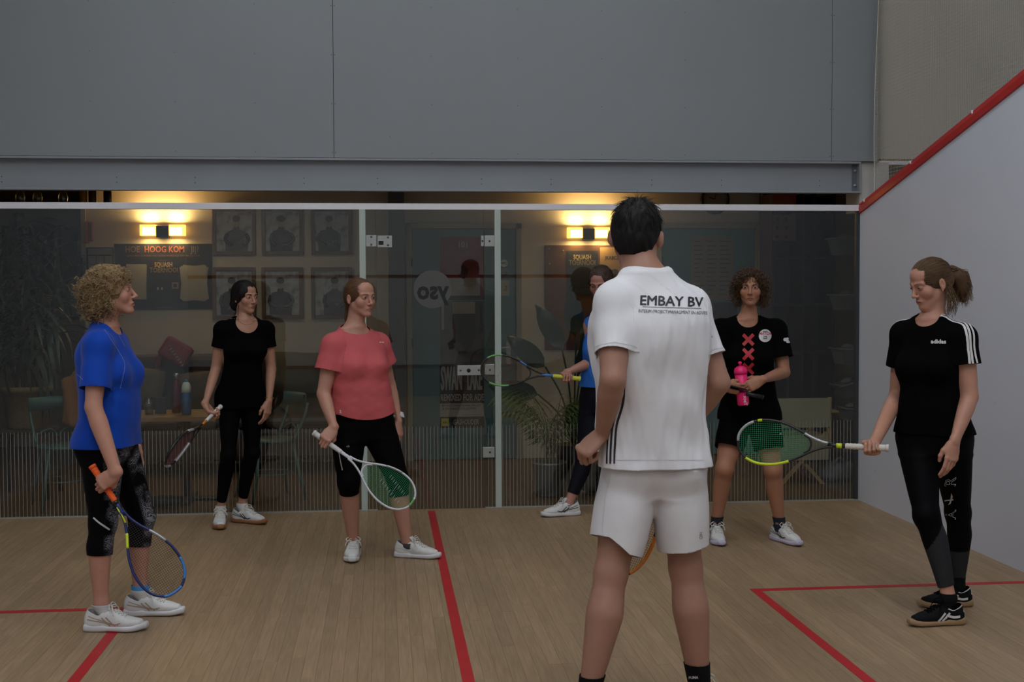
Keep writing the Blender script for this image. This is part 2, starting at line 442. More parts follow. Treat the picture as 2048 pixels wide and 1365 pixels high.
def wood_mat(name, island, tint=(160, 136, 107), tint2=(138, 113, 85), rough=.42, vr=.085):
    m = bpy.data.materials.new(name); m.use_nodes = True; nt = m.node_tree; N = nt.nodes; L = nt.links; b = N['Principled BSDF']
    b.inputs['Roughness'].default_value = rough; b.inputs['Specular IOR Level'].default_value = .35
    if island: g = N.new('ShaderNodeNewGeometry'); rnd = g.outputs['Random Per Island']
    else: g = N.new('ShaderNodeObjectInfo'); rnd = g.outputs['Random']
    tc = N.new('ShaderNodeNewGeometry'); mp = N.new('ShaderNodeMapping'); mp.inputs['Scale'].default_value = (34, 1.6, 1)
    L.new(tc.outputs['Position'], mp.inputs['Vector'])
    sh = N.new('ShaderNodeCombineXYZ'); mu = N.new('ShaderNodeMath'); mu.operation = 'MULTIPLY'; mu.inputs[1].default_value = 37.; L.new(rnd, mu.inputs[0]); L.new(mu.outputs[0], sh.inputs[1]); L.new(mu.outputs[0], sh.inputs[2]); L.new(sh.outputs[0], mp.inputs['Location'])
    n = N.new('ShaderNodeTexNoise'); n.inputs['Scale'].default_value = 3.; n.inputs['Detail'].default_value = 6; L.new(mp.outputs[0], n.inputs['Vector'])
    cr = N.new('ShaderNodeMix'); cr.data_type = 'RGBA'; cr.inputs[6].default_value = (*lin(tint), 1); cr.inputs[7].default_value = (*lin(tint2), 1)
    mr = N.new('ShaderNodeMapRange'); mr.inputs[1].default_value = .3; mr.inputs[2].default_value = .75; L.new(n.outputs[0], mr.inputs[0]); L.new(mr.outputs[0], cr.inputs[0])
    v = N.new('ShaderNodeMapRange'); v.inputs[3].default_value = 1-vr; v.inputs[4].default_value = 1+vr*.8; L.new(rnd, v.inputs[0])
    n3 = N.new('ShaderNodeTexNoise'); n3.inputs['Scale'].default_value = 1.1; n3.inputs['Detail'].default_value = 3; L.new(tc.outputs['Position'], n3.inputs['Vector'])
    v3 = N.new('ShaderNodeMapRange'); v3.inputs[1].default_value = .3; v3.inputs[2].default_value = .7; v3.inputs[3].default_value = .93; v3.inputs[4].default_value = 1.06; L.new(n3.outputs[0], v3.inputs[0])
    vm = N.new('ShaderNodeMath'); vm.operation = 'MULTIPLY'; L.new(v.outputs[0], vm.inputs[0]); L.new(v3.outputs[0], vm.inputs[1])
    hs = N.new('ShaderNodeHueSaturation'); L.new(cr.outputs[2], hs.inputs['Color']); L.new(vm.outputs[0], hs.inputs['Value']); L.new(hs.outputs[0], b.inputs['Base Color'])
    rr = N.new('ShaderNodeMapRange'); rr.inputs[3].default_value = rough-.06; rr.inputs[4].default_value = rough+.12; L.new(n3.outputs[0], rr.inputs[0]); L.new(rr.outputs[0], b.inputs['Roughness'])
    bp = N.new('ShaderNodeBump'); bp.inputs['Strength'].default_value = .05; bp.inputs['Distance'].default_value = .004; L.new(n.outputs[0], bp.inputs['Height']); L.new(bp.outputs[0], b.inputs['Normal'])
    return m
M_plank = wood_mat('maple_plank', False); M_plank2 = wood_mat('maple_plank_rest', True)
M_slab = mat('subfloor', (60, 46, 34), .8)

def glass_mat(name, tint=(.90, .925, .91), boost=1.0):
    m = bpy.data.materials.new(name); m.use_nodes = True; nt = m.node_tree; N = nt.nodes; L = nt.links
    N.remove(N['Principled BSDF']); out = N['Material Output']
    tr = N.new('ShaderNodeBsdfTransparent'); tr.inputs[0].default_value = (*tint, 1)
    gl = N.new('ShaderNodeBsdfGlossy'); gl.inputs['Roughness'].default_value = 0.0; gl.inputs[0].default_value = (.97, .99, .98, 1)
    lw = N.new('ShaderNodeLayerWeight'); lw.inputs[0].default_value = .5
    p = N.new('ShaderNodeMath'); p.operation = 'POWER'; p.inputs[1].default_value = 5; L.new(lw.outputs['Facing'], p.inputs[0])
    a = N.new('ShaderNodeMath'); a.operation = 'MULTIPLY_ADD'; a.inputs[1].default_value = .96; a.inputs[2].default_value = .042*boost; L.new(p.outputs[0], a.inputs[0])
    mx = N.new('ShaderNodeMixShader'); L.new(a.outputs[0], mx.inputs[0]); L.new(tr.outputs[0], mx.inputs[1]); L.new(gl.outputs[0], mx.inputs[2])
    L.new(mx.outputs[0], out.inputs['Surface'])
    return m
M_glass = glass_mat('court_glass')

# ---- luminaires
M_lamp = mat('lamp_diffuser', (244, 250, 255), .5, emit=6.0)
M_house = mat('lamp_housing', (210, 210, 212), .5)
def luminaire(x, y, label, dim=1.):
    t = empty('ceiling_light', (x, y, 6.3))
    tag(t, label, 'light', 'court luminaires')
    MB().box(-.22, .22, -1.3, 1.3, .02, .12, .01).build('housing', M_house, t)
    MB().box(-.2, .2, -1.28, 1.28, 0., .02).build('diffuser', M_lamp, t)
    for s in (-1, 1): MB().tube([(0, s*1.0, .12), (0, s*1.0, .7)], .006, 6).build('hanger', M_house, t)
    ld = bpy.data.lights.new('court_lamp', 'AREA'); ld.shape = 'RECTANGLE'; ld.size = .44; ld.size_y = 2.6; ld.energy = LIGHT_POWER*dim; ld.color = (.93, .97, 1.0)
    lo = bpy.data.objects.new('court_lamp', ld); COL.objects.link(lo); lo.parent = t; lo.location = (0, 0, -.02)
    return t
for y, w, dim in ((-2.6, 'near the glass wall', .4), (-6.2, 'over the middle of the court', 1.1), (-8.7, 'near the front wall', 1.15)):
    for x, w2 in ((-1.7, 'left'), (1.7, 'right')): luminaire(x, y, 'long white ceiling light above the court, %s one %s' % (w2, w), dim)

# ================================================================== floor
fl = MB().box(-3.2, 3.2, -9.75, 0., -.05, -.013).build('floor', M_slab); tag(fl, 'pale maple strip floor of the squash court', kind='structure')
PW = .0572; rows = []
rp = random.Random(11); rest = MB(); cand = []
NR = int(6.4/PW)+1
for r in range(NR):
    x0 = -3.2+r*PW; x1 = min(3.2, x0+PW)
    y = -9.75+rp.uniform(-1.3, 0)
    while y < -.075:
        Ln = rp.choice([.75, 1.0, 1.25, 1.5, 1.8, 2.1]); y0 = max(y, -9.75); y1 = min(y+Ln, -.075); y += Ln
        if y1-y0 < .02: continue
        xm, ym = (x0+x1)/2, (y0+y1)/2
        def pj(x, y):
            d = np.array([x, y, 0])-CAM_POS; w = d@CAM_FW; return 1024+CAM_F*(d@CAM_R)/max(w, .1), 682.5-CAM_F*(d@CAM_U)/max(w, .1), w
        area = 0.
        u, v, w = pj(xm, ym); ua, va, wa = pj(xm, y1)
        if wa > .5 and 0 < ua < 2048 and va < 1365:
            area = PW*(y1-max(y0, -4.7))/(wa*wa)
        cand.append((area, x0, x1, y0, y1))
cand.sort(key=lambda c: -c[0])
unit = MB().box(-.5, .5, -.5, .5, -.012, 0.).mesh('plank'); unit.materials.append(M_plank)
for i, (a, x0, x1, y0, y1) in enumerate(cand):
    g = .00035; dz = rp.uniform(-.0002, .0)
    if i < 300 and a > 0:
        o = link('plank', unit, None, fl); o.location = ((x0+x1)/2, (y0+y1)/2, dz); o.scale = (x1-x0-2*g, y1-y0-2*g, 1)
    else: rest.box(x0+g, x1-g, y0+g, y1-g, -.012, dz)
rest.build('plank_field', M_plank2, fl, kind='stuff')
for k in range(4):
    MB().box(-3.2+k*1.6+.0006, -1.6+k*1.6-.0006, -.0745, -.0, -.012, 0.).build('border_board', M_plank, fl)
def fline(x0, x1, y0, y1): MB().box(x0, x1, y0, y1, .0002, .0012).build('court_line', M_red, fl)
fline(-.03, .02, -4.26, -.076)                       # half court line
fline(-3.2, 3.2, -4.345, -4.295)                     # short line (below the frame)
for s in (1, -1):
    a, b = sorted((s*1.575, s*1.625)); fline(a, b, -4.235, -2.635)
    a, b = sorted((s*1.625, s*3.2)); fline(a, b, -2.685, -2.635)

# ================================================================== back wall: grey boards, steel beam, glass
wb = empty('wall_back', (0, 0, 0)); tag(wb, 'back wall of the court, grey boards above a glass wall', kind='structure')
xs = [-3.6, at(667, 200, 0)[0], at(1664, 200, 0)[0], at(1757, 200, 0)[0]]
for i in range(3):
    MB().box(xs[i]+.0016, xs[i+1]-.0016, 0., .05, 2.533, 7., .0015).build('wall_board', M_panel, wb)
scr = MB()
for xx, zs in ((xs[1]-.012, range(20)), (xs[1]+.012, range(20)), (xs[2]-.012, range(20)), (xs[2]+.012, range(20))):
    for z in zs: scr.lathe([(0, -.0), (.004, .0002), (.004, .001)], (0, 0, 0), 8) if False else scr.obox((xx, -.0004, 2.57+z*.345), (1, 0, 0), (0, 1, 0), (0, 0, 1), .0035, .0005, .0035)
for px_ in (863, 1035, 1203, 1370, 180, 350, 510):
    for z in range(8): scr.obox((at(px_, 200, 0)[0], -.0004, 2.57+z*.345), (1, 0, 0), (0, 1, 0), (0, 0, 1), .003, .0005, .003)
scr.build('board_screws', M_screw, wb, kind='stuff')
zb, zt = 2.297, 2.531
xe = at(1722, 360, 0)[0]
bmE = empty('trim_1', (0, 0, 0)); tag(bmE, 'grey painted steel channel beam between the boards and the glass', kind='structure')
MB().box(-3.6, xe, .055, .07, zb+.01, zt-.01).build('beam_web', M_beam, bmE)
MB().box(-3.6, xe, -.004, .07, zb, zb+.014, .003).build('beam_flange', M_beam, bmE)
MB().box(-3.6, xe, -.004, .07, zt-.016, zt, .003).build('beam_flange', M_beam, bmE)
MB().box(xe-.012, xe, .0, .07, zb+.014, zt-.016).build('end_plate', M_beam, bmE)
ang = MB().box(xe-.05, xe-.012, .047, .055, zb+.014, zt-.016).build('angle_bracket', mat('bracket_grey', (112, 116, 122), .4, metal=.4), bmE)
for z in (zb+.06, zt-.065): MB().lathe([(.011, 0), (.011, .008), (.006, .009), (.006, .016), (0, .016)], (0, 0, 0), 6).build('bolt', M_steel, bmE).matrix_world = Matrix.Translation((xe-.03, .047, z)) @ Matrix.Rotation(R_(90), 4, 'X')
hol = MB()
for px_ in (3, 233, 390, 608, 755, 963, 1102, 1304, 1443, 1640):
    for dz in (0, .036): hol.obox((at(px_, 350, .05)[0], .0545, 2.356+dz), (1, 0, 0), (0, 1, 0), (0, 0, 1), .003, .001, .003)
hol.build('drill_holes', M_dark, bmE, kind='stuff')
# column and walls right of the beam
cl = MB().box(xe+.001, at(1776, 360, .04)[0], .03, .3, 2.16, 2.531).build('column', M_greyplaster, wb)
GX0, GX1 = -3.2, 3.2
stripe_me = MB().box(-.0016, .0016, -.0022, -.0002, .004, .602).mesh('stripe'); stripe_me.materials.append(mat('stripe_print', (140, 138, 132), .6))
def glass_panel(x0, x1, parent, nm='glass_pane'):
    g = MB().box(x0, x1, 0., .012, .004, 2.168).build(nm, M_glass, parent)
    k0 = math.ceil((x0+.008+3.2)/.0262); x = -3.2+k0*.0262
    while x < x1-.006:
        o = link('stripe', stripe_me, None, g); o.location.x = x; x += .0262
    return g
P1, P2 = -.4813, .4886; PWD = .0225
D0, D1 = at(754, 700, 0)[0], at(968, 700, 0)[0]
glass_panel(GX0+.002, P1-PWD-.001, wb)
glass_panel(P2+PWD+.001, GX1-.028, wb)
glass_panel(P1+PWD+.001, D0-.003, wb); glass_panel(D1+.003, P2-PWD-.001, wb)
for x in (P1, P2): MB().box(x-PWD, x+PWD, -.016, .02, 0., 2.166, .003).build('post', M_post, wb)
MB().box(GX1-.027, GX1, -.004, .03, 0., 2.166).build('edge_channel', mat('dark_channel', (66, 70, 74), .4, metal=.5), wb)
MB().box(GX0, GX1, -.016, .024, 2.165, 2.2095, .002).build('out_line_strip', M_strip, wb)
MB().box(GX0, D0-.004, -.008, .02, .0, .006).build('floor_channel', M_steel, wb); MB().box(D1+.004, GX1, -.008, .02, .0, .006).build('floor_channel', M_steel, wb)
d1 = empty('door_1', (0, 0, 0)); tag(d1, 'frameless glass door in the back wall with metal patch fittings', kind='structure')
glass_panel(D0, D1, d1, 'glass_leaf')
def plate(px0, px1, py0, py1, parent, screws=(), nm='hinge', holes=()):
    a = at(px0, py1, -.008); b = at(px1, py0, -.008)
    o = MB().box(a[0], b[0], -.010, .022, a[2], b[2], .0022).build(nm, M_steel, parent)
    for (sx, sy) in screws:
        p = at(sx, sy, -.011); s = MB().lathe([(.0, .0018), (.006, .0018), (.0085, .0004), (.0085, 0)], (0, 0, 0), 14).build('screw', M_screw, o); s.matrix_world = Matrix.Translation((p[0], -.0102, p[2])) @ Matrix.Rotation(R_(90), 4, 'X')
        s2 = MB().lathe([(0, .0006), (.0025, .0006), (.0025, 0)], (0, 0, 0), 6).build('socket', M_dark, o); s2.matrix_world = Matrix.Translation((p[0], -.0118, p[2])) @ Matrix.Rotation(R_(90), 4, 'X')
    for (sx, sy, w, h) in holes:
        p = at(sx, sy, -.011); MB().box(p[0]-w, p[0]+w, -.0108, -.0102, p[2]-h, p[2]+h, .0).build('slot', M_dark, o)
plate(731.5, 753, 470.5, 493.5, wb, [(742.5, 474), (742.5, 489.5)])
plate(755, 784, 471.5, 495, d1, [(776, 475), (776, 490.5)], holes=[(762, 486, .018, .014)])
plate(969, 989, 471, 493.5, wb, [(979, 482.5)]); plate(962, 967.5, 471.5, 493, d1, [], holes=[(965, 482.5, .006, .006)])
plate(915, 963, 731, 751.5, d1, [(921, 741.5), (957.5, 740.5)], 'lock', holes=[])
pz = at(937.5, 741.5, -.011); q = MB().lathe([(.0, .001), (.0145, .001), (.0145, 0)], (0, 0, 0), 20).build('lock_cylinder', M_dark, d1); q.matrix_world = Matrix.Translation((pz[0], -.0105, pz[2])) @ Matrix.Rotation(R_(90), 4, 'X')
plate(970, 989, 729, 750, wb, [(980, 740)]); plate(966, 989, 895, 916, d1, [(980, 905)], 'floor_hinge')
# door sticker: round, with mirrored letters cut from it
st = empty('round_sticker', tuple(at(865, 579, -.001))); tag(st, 'round translucent grey sticker with mirrored letters on the glass door', 'sticker')
sb = np.array(st.location)
rr_ = (at(903, 579, 0)-at(865, 579, 0))[0]
V2, F2 = disc2(rr_, rr_, 1, 40)
me = bpy.data.meshes.new('disc'); me.from_pydata([(x, .0, z) for x, z in V2], [], F2); link('sticker_disc', me, mat('sticker_grey', (88, 87, 85), .7), st)
flat_text('sticker_letters', 'yso', (0, -.0008, -.012), (-1, 0, 0), (0, 0, 1), .185, mat('sticker_letter', (30, 36, 36), .7), st, bold=.006, sx=.88)

# ================================================================== side, front and hall walls
def slope_wall(name, s, label):
    x0, x1 = (3.2, 3.34) if s > 0 else (-3.34, -3.2)
    V = []
    for x in (x0, x1):
        V += [(x, 0.02, 0), (x, -9.75, 0), (x, -9.75, 4.57), (x, 0.02, 2.2045)]
    o = MB().add(V, [(0, 1, 2, 3), (7, 6, 5, 4), (0, 4, 5, 1), (1, 5, 6, 2), (2, 6, 7, 3), (3, 7, 4, 0)]).build(name, M_side); tag(o, label, kind='structure')
    # red moulding along the sloped top, two facets
    xi = 3.2 if s > 0 else -3.2
    prof = [(0, -.07), (-.012, -.066), (-.016, -.03), (-.012, .0), (.03, .006), (.03, -.0)]
    L_ = math.hypot(9.75, 2.36); sl = np.array([0, -9.75/L_, 2.36/L_]); n_ = np.array([0, 2.36/L_, 9.75/L_])
    m = MB(); V = []
    for t in (0, L_):
        for dx, dn in prof: p = np.array([xi, 0., 2.212])+sl*t+n_*dn+np.array([s*dx, 0, 0]); V.append(p)
    k = len(prof); F = [(i, (i+1) % k, k+(i+1) % k, k+i) for i in range(k)]+[tuple(range(k)), tuple(range(2*k-1, k-1, -1))]
    m.add(V, F).build('out_line_moulding', M_redtrim, o)
    clip_m = MB()
    for t in (.12, .95, 1.85, 2.8, 3.8):
        p = np.array([xi-s*.014, 0., 2.212])+sl*t-n_*.006; clip_m.obox(p, (1, 0, 0), sl, n_, .006, .004, .01)
    clip_m.build('net_clips', M_strip, o, kind='stuff')
    return o
slope_wall('wall_right', 1, 'white right side wall of the court with red sloping out line')
slope_wall('wall_left', -1, 'white left side wall of the court with red sloping out line')
wf = MB().box(-3.34, 3.34, -9.9, -9.75, 0, 7.).build('wall_front', M_frontw); tag(wf, 'white front wall of the court', kind='structure')
M_fl = mat('front_line_paint', (104, 20, 26), .6); MB().box(-3.2, 3.2, -9.752, -9.7495, 1.78, 1.83).build('service_line', M_fl, wf); MB().box(-3.2, 3.2, -9.765, -9.7495, 4.57, 4.62).build('out_line', M_red, wf)
MB().box(-3.2, 3.2, -9.77, -9.735, .43, .48).build('tin_line', M_fl, wf); MB().box(-3.2, 3.2, -9.76, -9.745, 0, .43).build('tin', mat('tin_grey', (150, 152, 156), .4, metal=.3), wf)
ce = MB().box(-8, 8, -9.9, .1, 7., 7.1).build('ceiling', mat('hall_ceiling', (150, 152, 155), .9)); tag(ce, 'grey ceiling of the hall', kind='structure')
for s, nm in ((1, 'wall_hall_right'), (-1, 'wall_hall_left')):
    o = MB().box(*sorted((s*8, s*8.1)), -9.9, .3, 0, 7.).build(nm, M_beige); tag(o, 'beige outer wall of the hall beyond the court', kind='structure')
o = MB().box(xs[3]+.002, 8, .1, .16, 2.56, 7.).build('wall_beyond', M_beige); tag(o, 'beige wall seen through the net beyond the side wall', kind='structure')
MB().box(xs[3]+.03, 8, .06, .1, 2.515, 2.545, .004).build('rail', M_strip, o)
MB().box(xs[3]+.01, xs[3]+.022, .05, .1, 2.1, 2.55, .002).build('rope_edge', mat('dark_rope', (70, 64, 54), .9), o)
o2 = MB().box(at(1776, 360, .04)[0]+.02, 8, .2, .26, 0, 2.56).build('wall_beyond_low', mat('pinkish_plaster', (170, 158, 148), .85, var=.1, vscale=12)); tag(o2, 'dull plaster wall beyond the side wall', kind='structure')
o3 = MB().box(-8, -3.36, .1, .16, 0, 7.).build('wall_beyond_left', M_beige); tag(o3, 'beige wall beyond the left side wall', kind='structure')
# net hanging above the right wall
nt_ = MB(); xN = 3.235; y0n, y1n = -.21, -4.2
def zlow(y): return 2.2+(-y)*.242+.01
def sagy(y, z):   # loose border: the free edge bellies
    e = math.exp(-(-y+y0n)*2.2); return y+e*(.03*math.sin((z-2.2)*2.4+.6)-.02)
ny = int((y0n-y1n)/.024)
for i in range(ny+1):
    y = y0n-i*.024; zl = zlow(y); P = [(xN+.012*math.sin(z*1.7+y*2), sagy(y, z), z) for z in np.linspace(zl, 4.6, 12)]
    nt_.tube(P, .0011 if i else .004, 3, cap=False)
for j in range(int((4.6-2.2)/.024)):
    z = 2.24+j*.024; yend = max(y1n, -(z-2.21)/.242) if True else y1n
    ys = np.linspace(y0n, yend, 12)
    if ys[0]-ys[-1] > .03: nt_.tube([(xN+.012*math.sin(z*1.7+y*2), sagy(y, z), z) for y in ys], .0011, 3, cap=False)
no = nt_.build('safety_net', M_net, None); tag(no, 'fine beige safety net hanging above the right side wall', 'net', kind='stuff')
no.location = (0, 0, 0)
# ================================================================== the clubroom behind the glass
YW = 2.65
M_cwall = mat('cream_wall', (196, 186, 168), .8, var=.04, vscale=2, bump=.06, bscale=70)
M_cfloor = wood_mat('clubroom_floor', False, (118, 92, 66), (92, 68, 46), .5)
o = MB().box(-6.2, 6.2, .0, 4.3, -.05, -.002).build('floor_clubroom', M_cfloor); tag(o, 'brown clubroom floor behind the glass', kind='structure')
o = MB().box(-6.2, 6.2, .075, 4.3, 2.5, 2.56).build('ceiling_clubroom', mat('clubroom_ceiling', (120, 100, 74), .6, var=.05, vscale=3)); tag(o, 'low brownish clubroom ceiling', kind='structure')
xc = at(168, 500, YW)[0]
wfar = MB().box(xc, 6.2, YW, YW+.1, 0, 2.5).build('wall_far', M_cwall); tag(wfar, 'cream wall at the far side of the clubroom', kind='structure')
o = MB().box(xc, xc+.08, YW+.1, 4.3, 0, 2.5).build('wall_return', M_cwall); tag(o, 'short return wall of the clubroom', kind='structure')
o = MB().box(-6.2, xc, 4.2, 4.3, 0, 2.5).build('wall_alcove', M_cwall); tag(o, 'dim wall at the back of the alcove', kind='structure')
o = MB().box(-6.2, -6.1, 0, 4.3, 0, 2.5).build('wall_clubroom_left', M_cwall); tag(o, 'left wall of the clubroom', kind='structure')
o = MB().box(6.1, 6.2, 0.1, 4.3, 0, 2.5).build('wall_clubroom_right', M_cwall); tag(o, 'right wall of the clubroom', kind='structure')
o = MB().box(xc-.02, xc+.02, YW-.02, YW+.02, 1.9, 2.49).build('trim_2', mat('pipe_white', (170, 165, 155), .5)); tag(o, 'pale corner pipe by the alcove', kind='structure')

def rect(px0, py0, px1, py1, Y): a = at(px0, py1, Y); b = at(px1, py0, Y); return a[0], b[0], a[2], b[2]
def board(name, r, Y, d, material, parent, bev=.0): return MB().box(r[0], r[1], Y-d, Y, r[2], r[3], bev).build(name, material, parent)

# column
r = rect(780, 400, 808, 930, 2.45)
o = MB().box(r[0], r[1], 2.40, 2.55, 0, 2.5, .004).build('trim_3', mat('column_grey', (78, 78, 82), .5)); tag(o, 'dark grey steel column in the clubroom', kind='structure')

# ---- doors
M_teal = mat('teal_door', (80, 116, 122), .5, var=.06, vscale=3); M_dframe = mat('door_frame', (150, 144, 126), .55)
def room_door(name, px0, px1, pyt, label, handle_px=None, frame=True):
    x0, x1, z0, z1 = rect(px0, pyt, px1, 918, YW); z0 = .01
    d = empty(name, (0, 0, 0)); tag(d, label, kind='structure')
    MB().box(x0, x1, YW-.035, YW-.002, z0, z1, .003).build('door_leaf', M_teal, d)
    if frame:
        w = .055
        for a, b in ((x0-w, x0-.003), (x1+.003, x1+w)): MB().box(a, b, YW-.06, YW-.002, 0, z1+w, .004).build('door_jamb', M_dframe, d)
        MB().box(x0-w, x1+w, YW-.06, YW-.002, z1+.003, z1+w, .004).build('door_head', M_dframe, d)
        for z in (.3, 1.1, 1.85): MB().tube([(x0-.004, YW-.055, z-.04), (x0-.004, YW-.055, z+.04)], .008, 8).build('door_hinge', M_screw, d)
    if handle_px:
        p = at(handle_px, 700, YW-.05)
        MB().box(p[0]-.022, p[0]+.022, YW-.043, YW-.035, p[2]-.14, p[2]+.08, .004).build('handle_plate', M_steel, d)
        MB().tube([(p[0], YW-.04, p[2]+.02), (p[0], YW-.085, p[2]+.02), (p[0]-.12, YW-.085, p[2]+.02)], .009, 8).build('door_handle', M_steel, d)
    return d
room_door('door_2', 827, 1030, 459, 'teal clubroom door with posters and a toilet sign', 1017)
room_door('door_3', 1322, 1508, 458, 'dark teal clubroom door with a paper timetable', None)
x0, x1, z0, z1 = rect(1516, 400, 1538, 930, YW)
o = MB().box(x0, x1, YW-.12, YW-.002, 0, 2.5, .004).build('trim_4', mat('post_grey', (70, 74, 76), .5)); tag(o, 'dark grey jamb post right of the timetable door', kind='structure')

# ---- wall sconces
M_opal = mat('lit_glass', (255, 206, 120), .4, emit=9.0); M_clear = mat('sconce_glass', (255, 190, 90), .25, emit=2.6)
def sconce(cx, cy, label):
    c = at(cx, cy, YW-.06); t = empty('wall_sconce', tuple(c)); tag(t, label, 'lamp', 'wall sconces')
    MB().box(-.055, .055, -.03, .055, -.06, .045, .004).build('bracket', mat('sconce_metal', (52, 50, 44), .4, metal=.5), t)
    for s in (-1, 1):
        a, b = sorted((s*.058, s*.20)); MB().box(a, b, -.025, .04, -.045, .055, .004).build('glass_block', M_clear, t)
        a, b = sorted((s*.064, s*.175)); MB().box(a, b, -.032, -.0255, -.04, .03, .004).build('lit_face', M_opal, t)
    for s in (-1, 1):
        for dz, pw, rot in ((.075, 1., 180), (-.065, .3, 0)):
            ld = bpy.data.lights.new('sconce_bulb', 'AREA'); ld.shape = 'RECTANGLE'; ld.size = .11; ld.size_y = .05; ld.energy = SCONCE_POWER*pw; ld.color = (1, .66, .26)
            lo = bpy.data.objects.new('sconce_bulb', ld); COL.objects.link(lo); lo.parent = t; lo.location = (s*.115, -.012, dz); lo.rotation_euler = (R_(rot), 0, 0)
    return t
sconce(325.5, 462, 'lit wall sconce above the dark ladder poster on the left')
sconce(1177, 467, 'lit wall sconce above the brown pin board on the right')

for x_, lb in ((-1.6, 'added flat round fill lamp on the clubroom ceiling over the sofa'), (1.9, 'added flat round fill lamp on the clubroom ceiling before the doors')):  # fill lamps added only to brighten the clubroom
    t = empty('fill_lamp', (x_, 1.5, 2.5)); tag(t, lb, 'lamp', 'added clubroom fill lamps')
    MB().lathe([(.16, 0), (.17, -.01), (.17, -.035), (0, -.035)], (0, 0, 0), 28).build('lamp_base', M_house, t); MB().lathe([(0, -.05), (.1, -.047), (.155, -.036), (0, -.036)], (0, 0, 0), 28).build('lamp_diffuser', mat('fill_diffuser', (255, 226, 180), .5, emit=2.), t)
    ld = bpy.data.lights.new('clubroom_fill', 'AREA'); ld.shape = 'DISK'; ld.size = .3; ld.energy = CLUB_FILL_POWER; ld.color = (1, .84, .62); lo = bpy.data.objects.new('clubroom_fill', ld); COL.objects.link(lo); lo.parent = t; lo.location = (0, 0, -.055)
# ---- dark poster left
M_ink = mat('poster_black', (36, 38, 44), .6); M_paper = mat('old_paper', (150, 144, 128), .8, var=.05, vscale=9); M_orange = mat('poster_orange', (158, 84, 52), .7)
M_gold = mat('poster_gold', (190, 164, 110), .7); M_pgrey = mat('poster_grey', (120, 104, 98), .7); M_pink = mat('poster_pinkgrey', (130, 92, 80), .7)
c = at(327, 554, YW-.004); ps = empty('ladder_poster', tuple(c)); tag(ps, 'dark notice board poster reading HOE HOOG KOM JIJ', 'poster')
def P_(px, py, Y=YW-.012): return at(px, py, Y)-c
def prect(px0, py0, px1, py1, d0, d1, material, nm, parent, org):
    a = at(px0, py1, YW-.01)-org; b = at(px1, py0, YW-.01)-org
    return MB().box(a[0], b[0], -d1, -d0, a[2], b[2]).build(nm, material, parent)
prect(230, 488, 424, 620, -.003, .006, M_ink, 'poster_board', ps, c)
def ptxt(txt, px, py, size, material, parent, org, bold=0., sx=1., d=.0085, nm='lettering', align='CENTER'):
    p = at(px, py, YW-.01)-org; return flat_text(nm, txt, (p[0], -d, p[2]), (1, 0, 0), (0, 0, 1), size, material, parent, bold, sx, align=align)
S = 1/214.
ptxt('HOE', 265, 499.5, 17*S, M_pink, ps, c, .0012, .80); ptxt('HOOG KOM', 329, 499.5, 17*S, M_orange, ps, c, .0014, .80); ptxt('JIJ?', 390, 499.5, 17*S, M_pgrey, ps, c, .0008, .84)
ptxt('speel elke 2 weken een ladderwedstrijd hier bij jeu club', 327, 511.5, 6.2*S, M_pink, ps, c)
ptxt('2024 EDITIE', 326, 521.5, 3.6*S, M_pgrey, ps, c)
ptxt('SQUASH', 327, 530, 12.5*S, M_gold, ps, c, .0014, .72); ptxt('TOERNOOI', 328, 541, 13.5*S, mat('poster_dull_gold', (132, 114, 82), .7), ps, c, .0014, .78)
prect(344, 565, 357, 578, .006, .0075, M_pgrey, 'picture_square', ps, c); prect(347, 568, 354, 575, .0075, .0082, M_ink, 'picture_inner', ps, c)
for px_ in (316, 324): prect(px_-1.5, 575, px_+1.5, 580, .006, .0075, M_paper, 'figure', ps, c)
ptxt('beginnersclinics', 329, 615, 5*S, M_pgrey, ps, c)
def paper_stack(x0, y0, x1, y1, org, parent, n):
    rr = random.Random(x0)
    for k in range(n):
        a = at((x0+x1)/2, (y0+y1)/2, YW-.01)-org; w = (x1-x0)*S/2; h = (y1-y0)*S/2; an = rr.uniform(-.12, .12)*(1 if k < n-1 else .1)
        MB().obox((a[0], -.0075-.0016*k, a[2]), (math.cos(an), 0, math.sin(an)), (0, 1, 0), (-math.sin(an), 0, math.cos(an)), w, .0007, h).build('paper_sheet', M_paper, parent)
paper_stack(254, 530, 292, 598, c, ps, 2); paper_stack(364, 533, 413, 600, c, ps, 4)
# wall sign box, magazine holder
p = at(177, 465, YW-.03); t = empty('wall_sign', tuple(p)); tag(t, 'salmon red projecting sign box on the corner', 'sign')
MB().box(-.03, .005, -.02, .02, -.1, .1, .004).build('sign_face', mat('sign_salmon', (190, 96, 70), .6), t); MB().box(.006, .035, -.03, .03, -.08, .09, .004).build('sign_side', mat('sign_dark_red', (112, 50, 40), .6), t)
p = at(201, 530, YW-.03); t = empty('leaflet_rack', tuple(p)); tag(t, 'dark wire leaflet rack on the wall behind the curly haired woman', 'rack')
MB().box(-.125, .125, -.01, .02, -.16, .16, .012).build('rack_frame', mat('rack_black', (40, 42, 42), .5), t)
MB().box(-.105, .105, -.016, -.0105, .09, .145, .01).build('rack_header', mat('rack_plastic', (120, 120, 112), .4), t)
for k in range(3): MB().box(-.105+k*.072, -.041+k*.072, -.016, -.0105, -.15, .08, .004).build('leaflet', mat('rack_plastic', (120, 120, 112), .4), t)

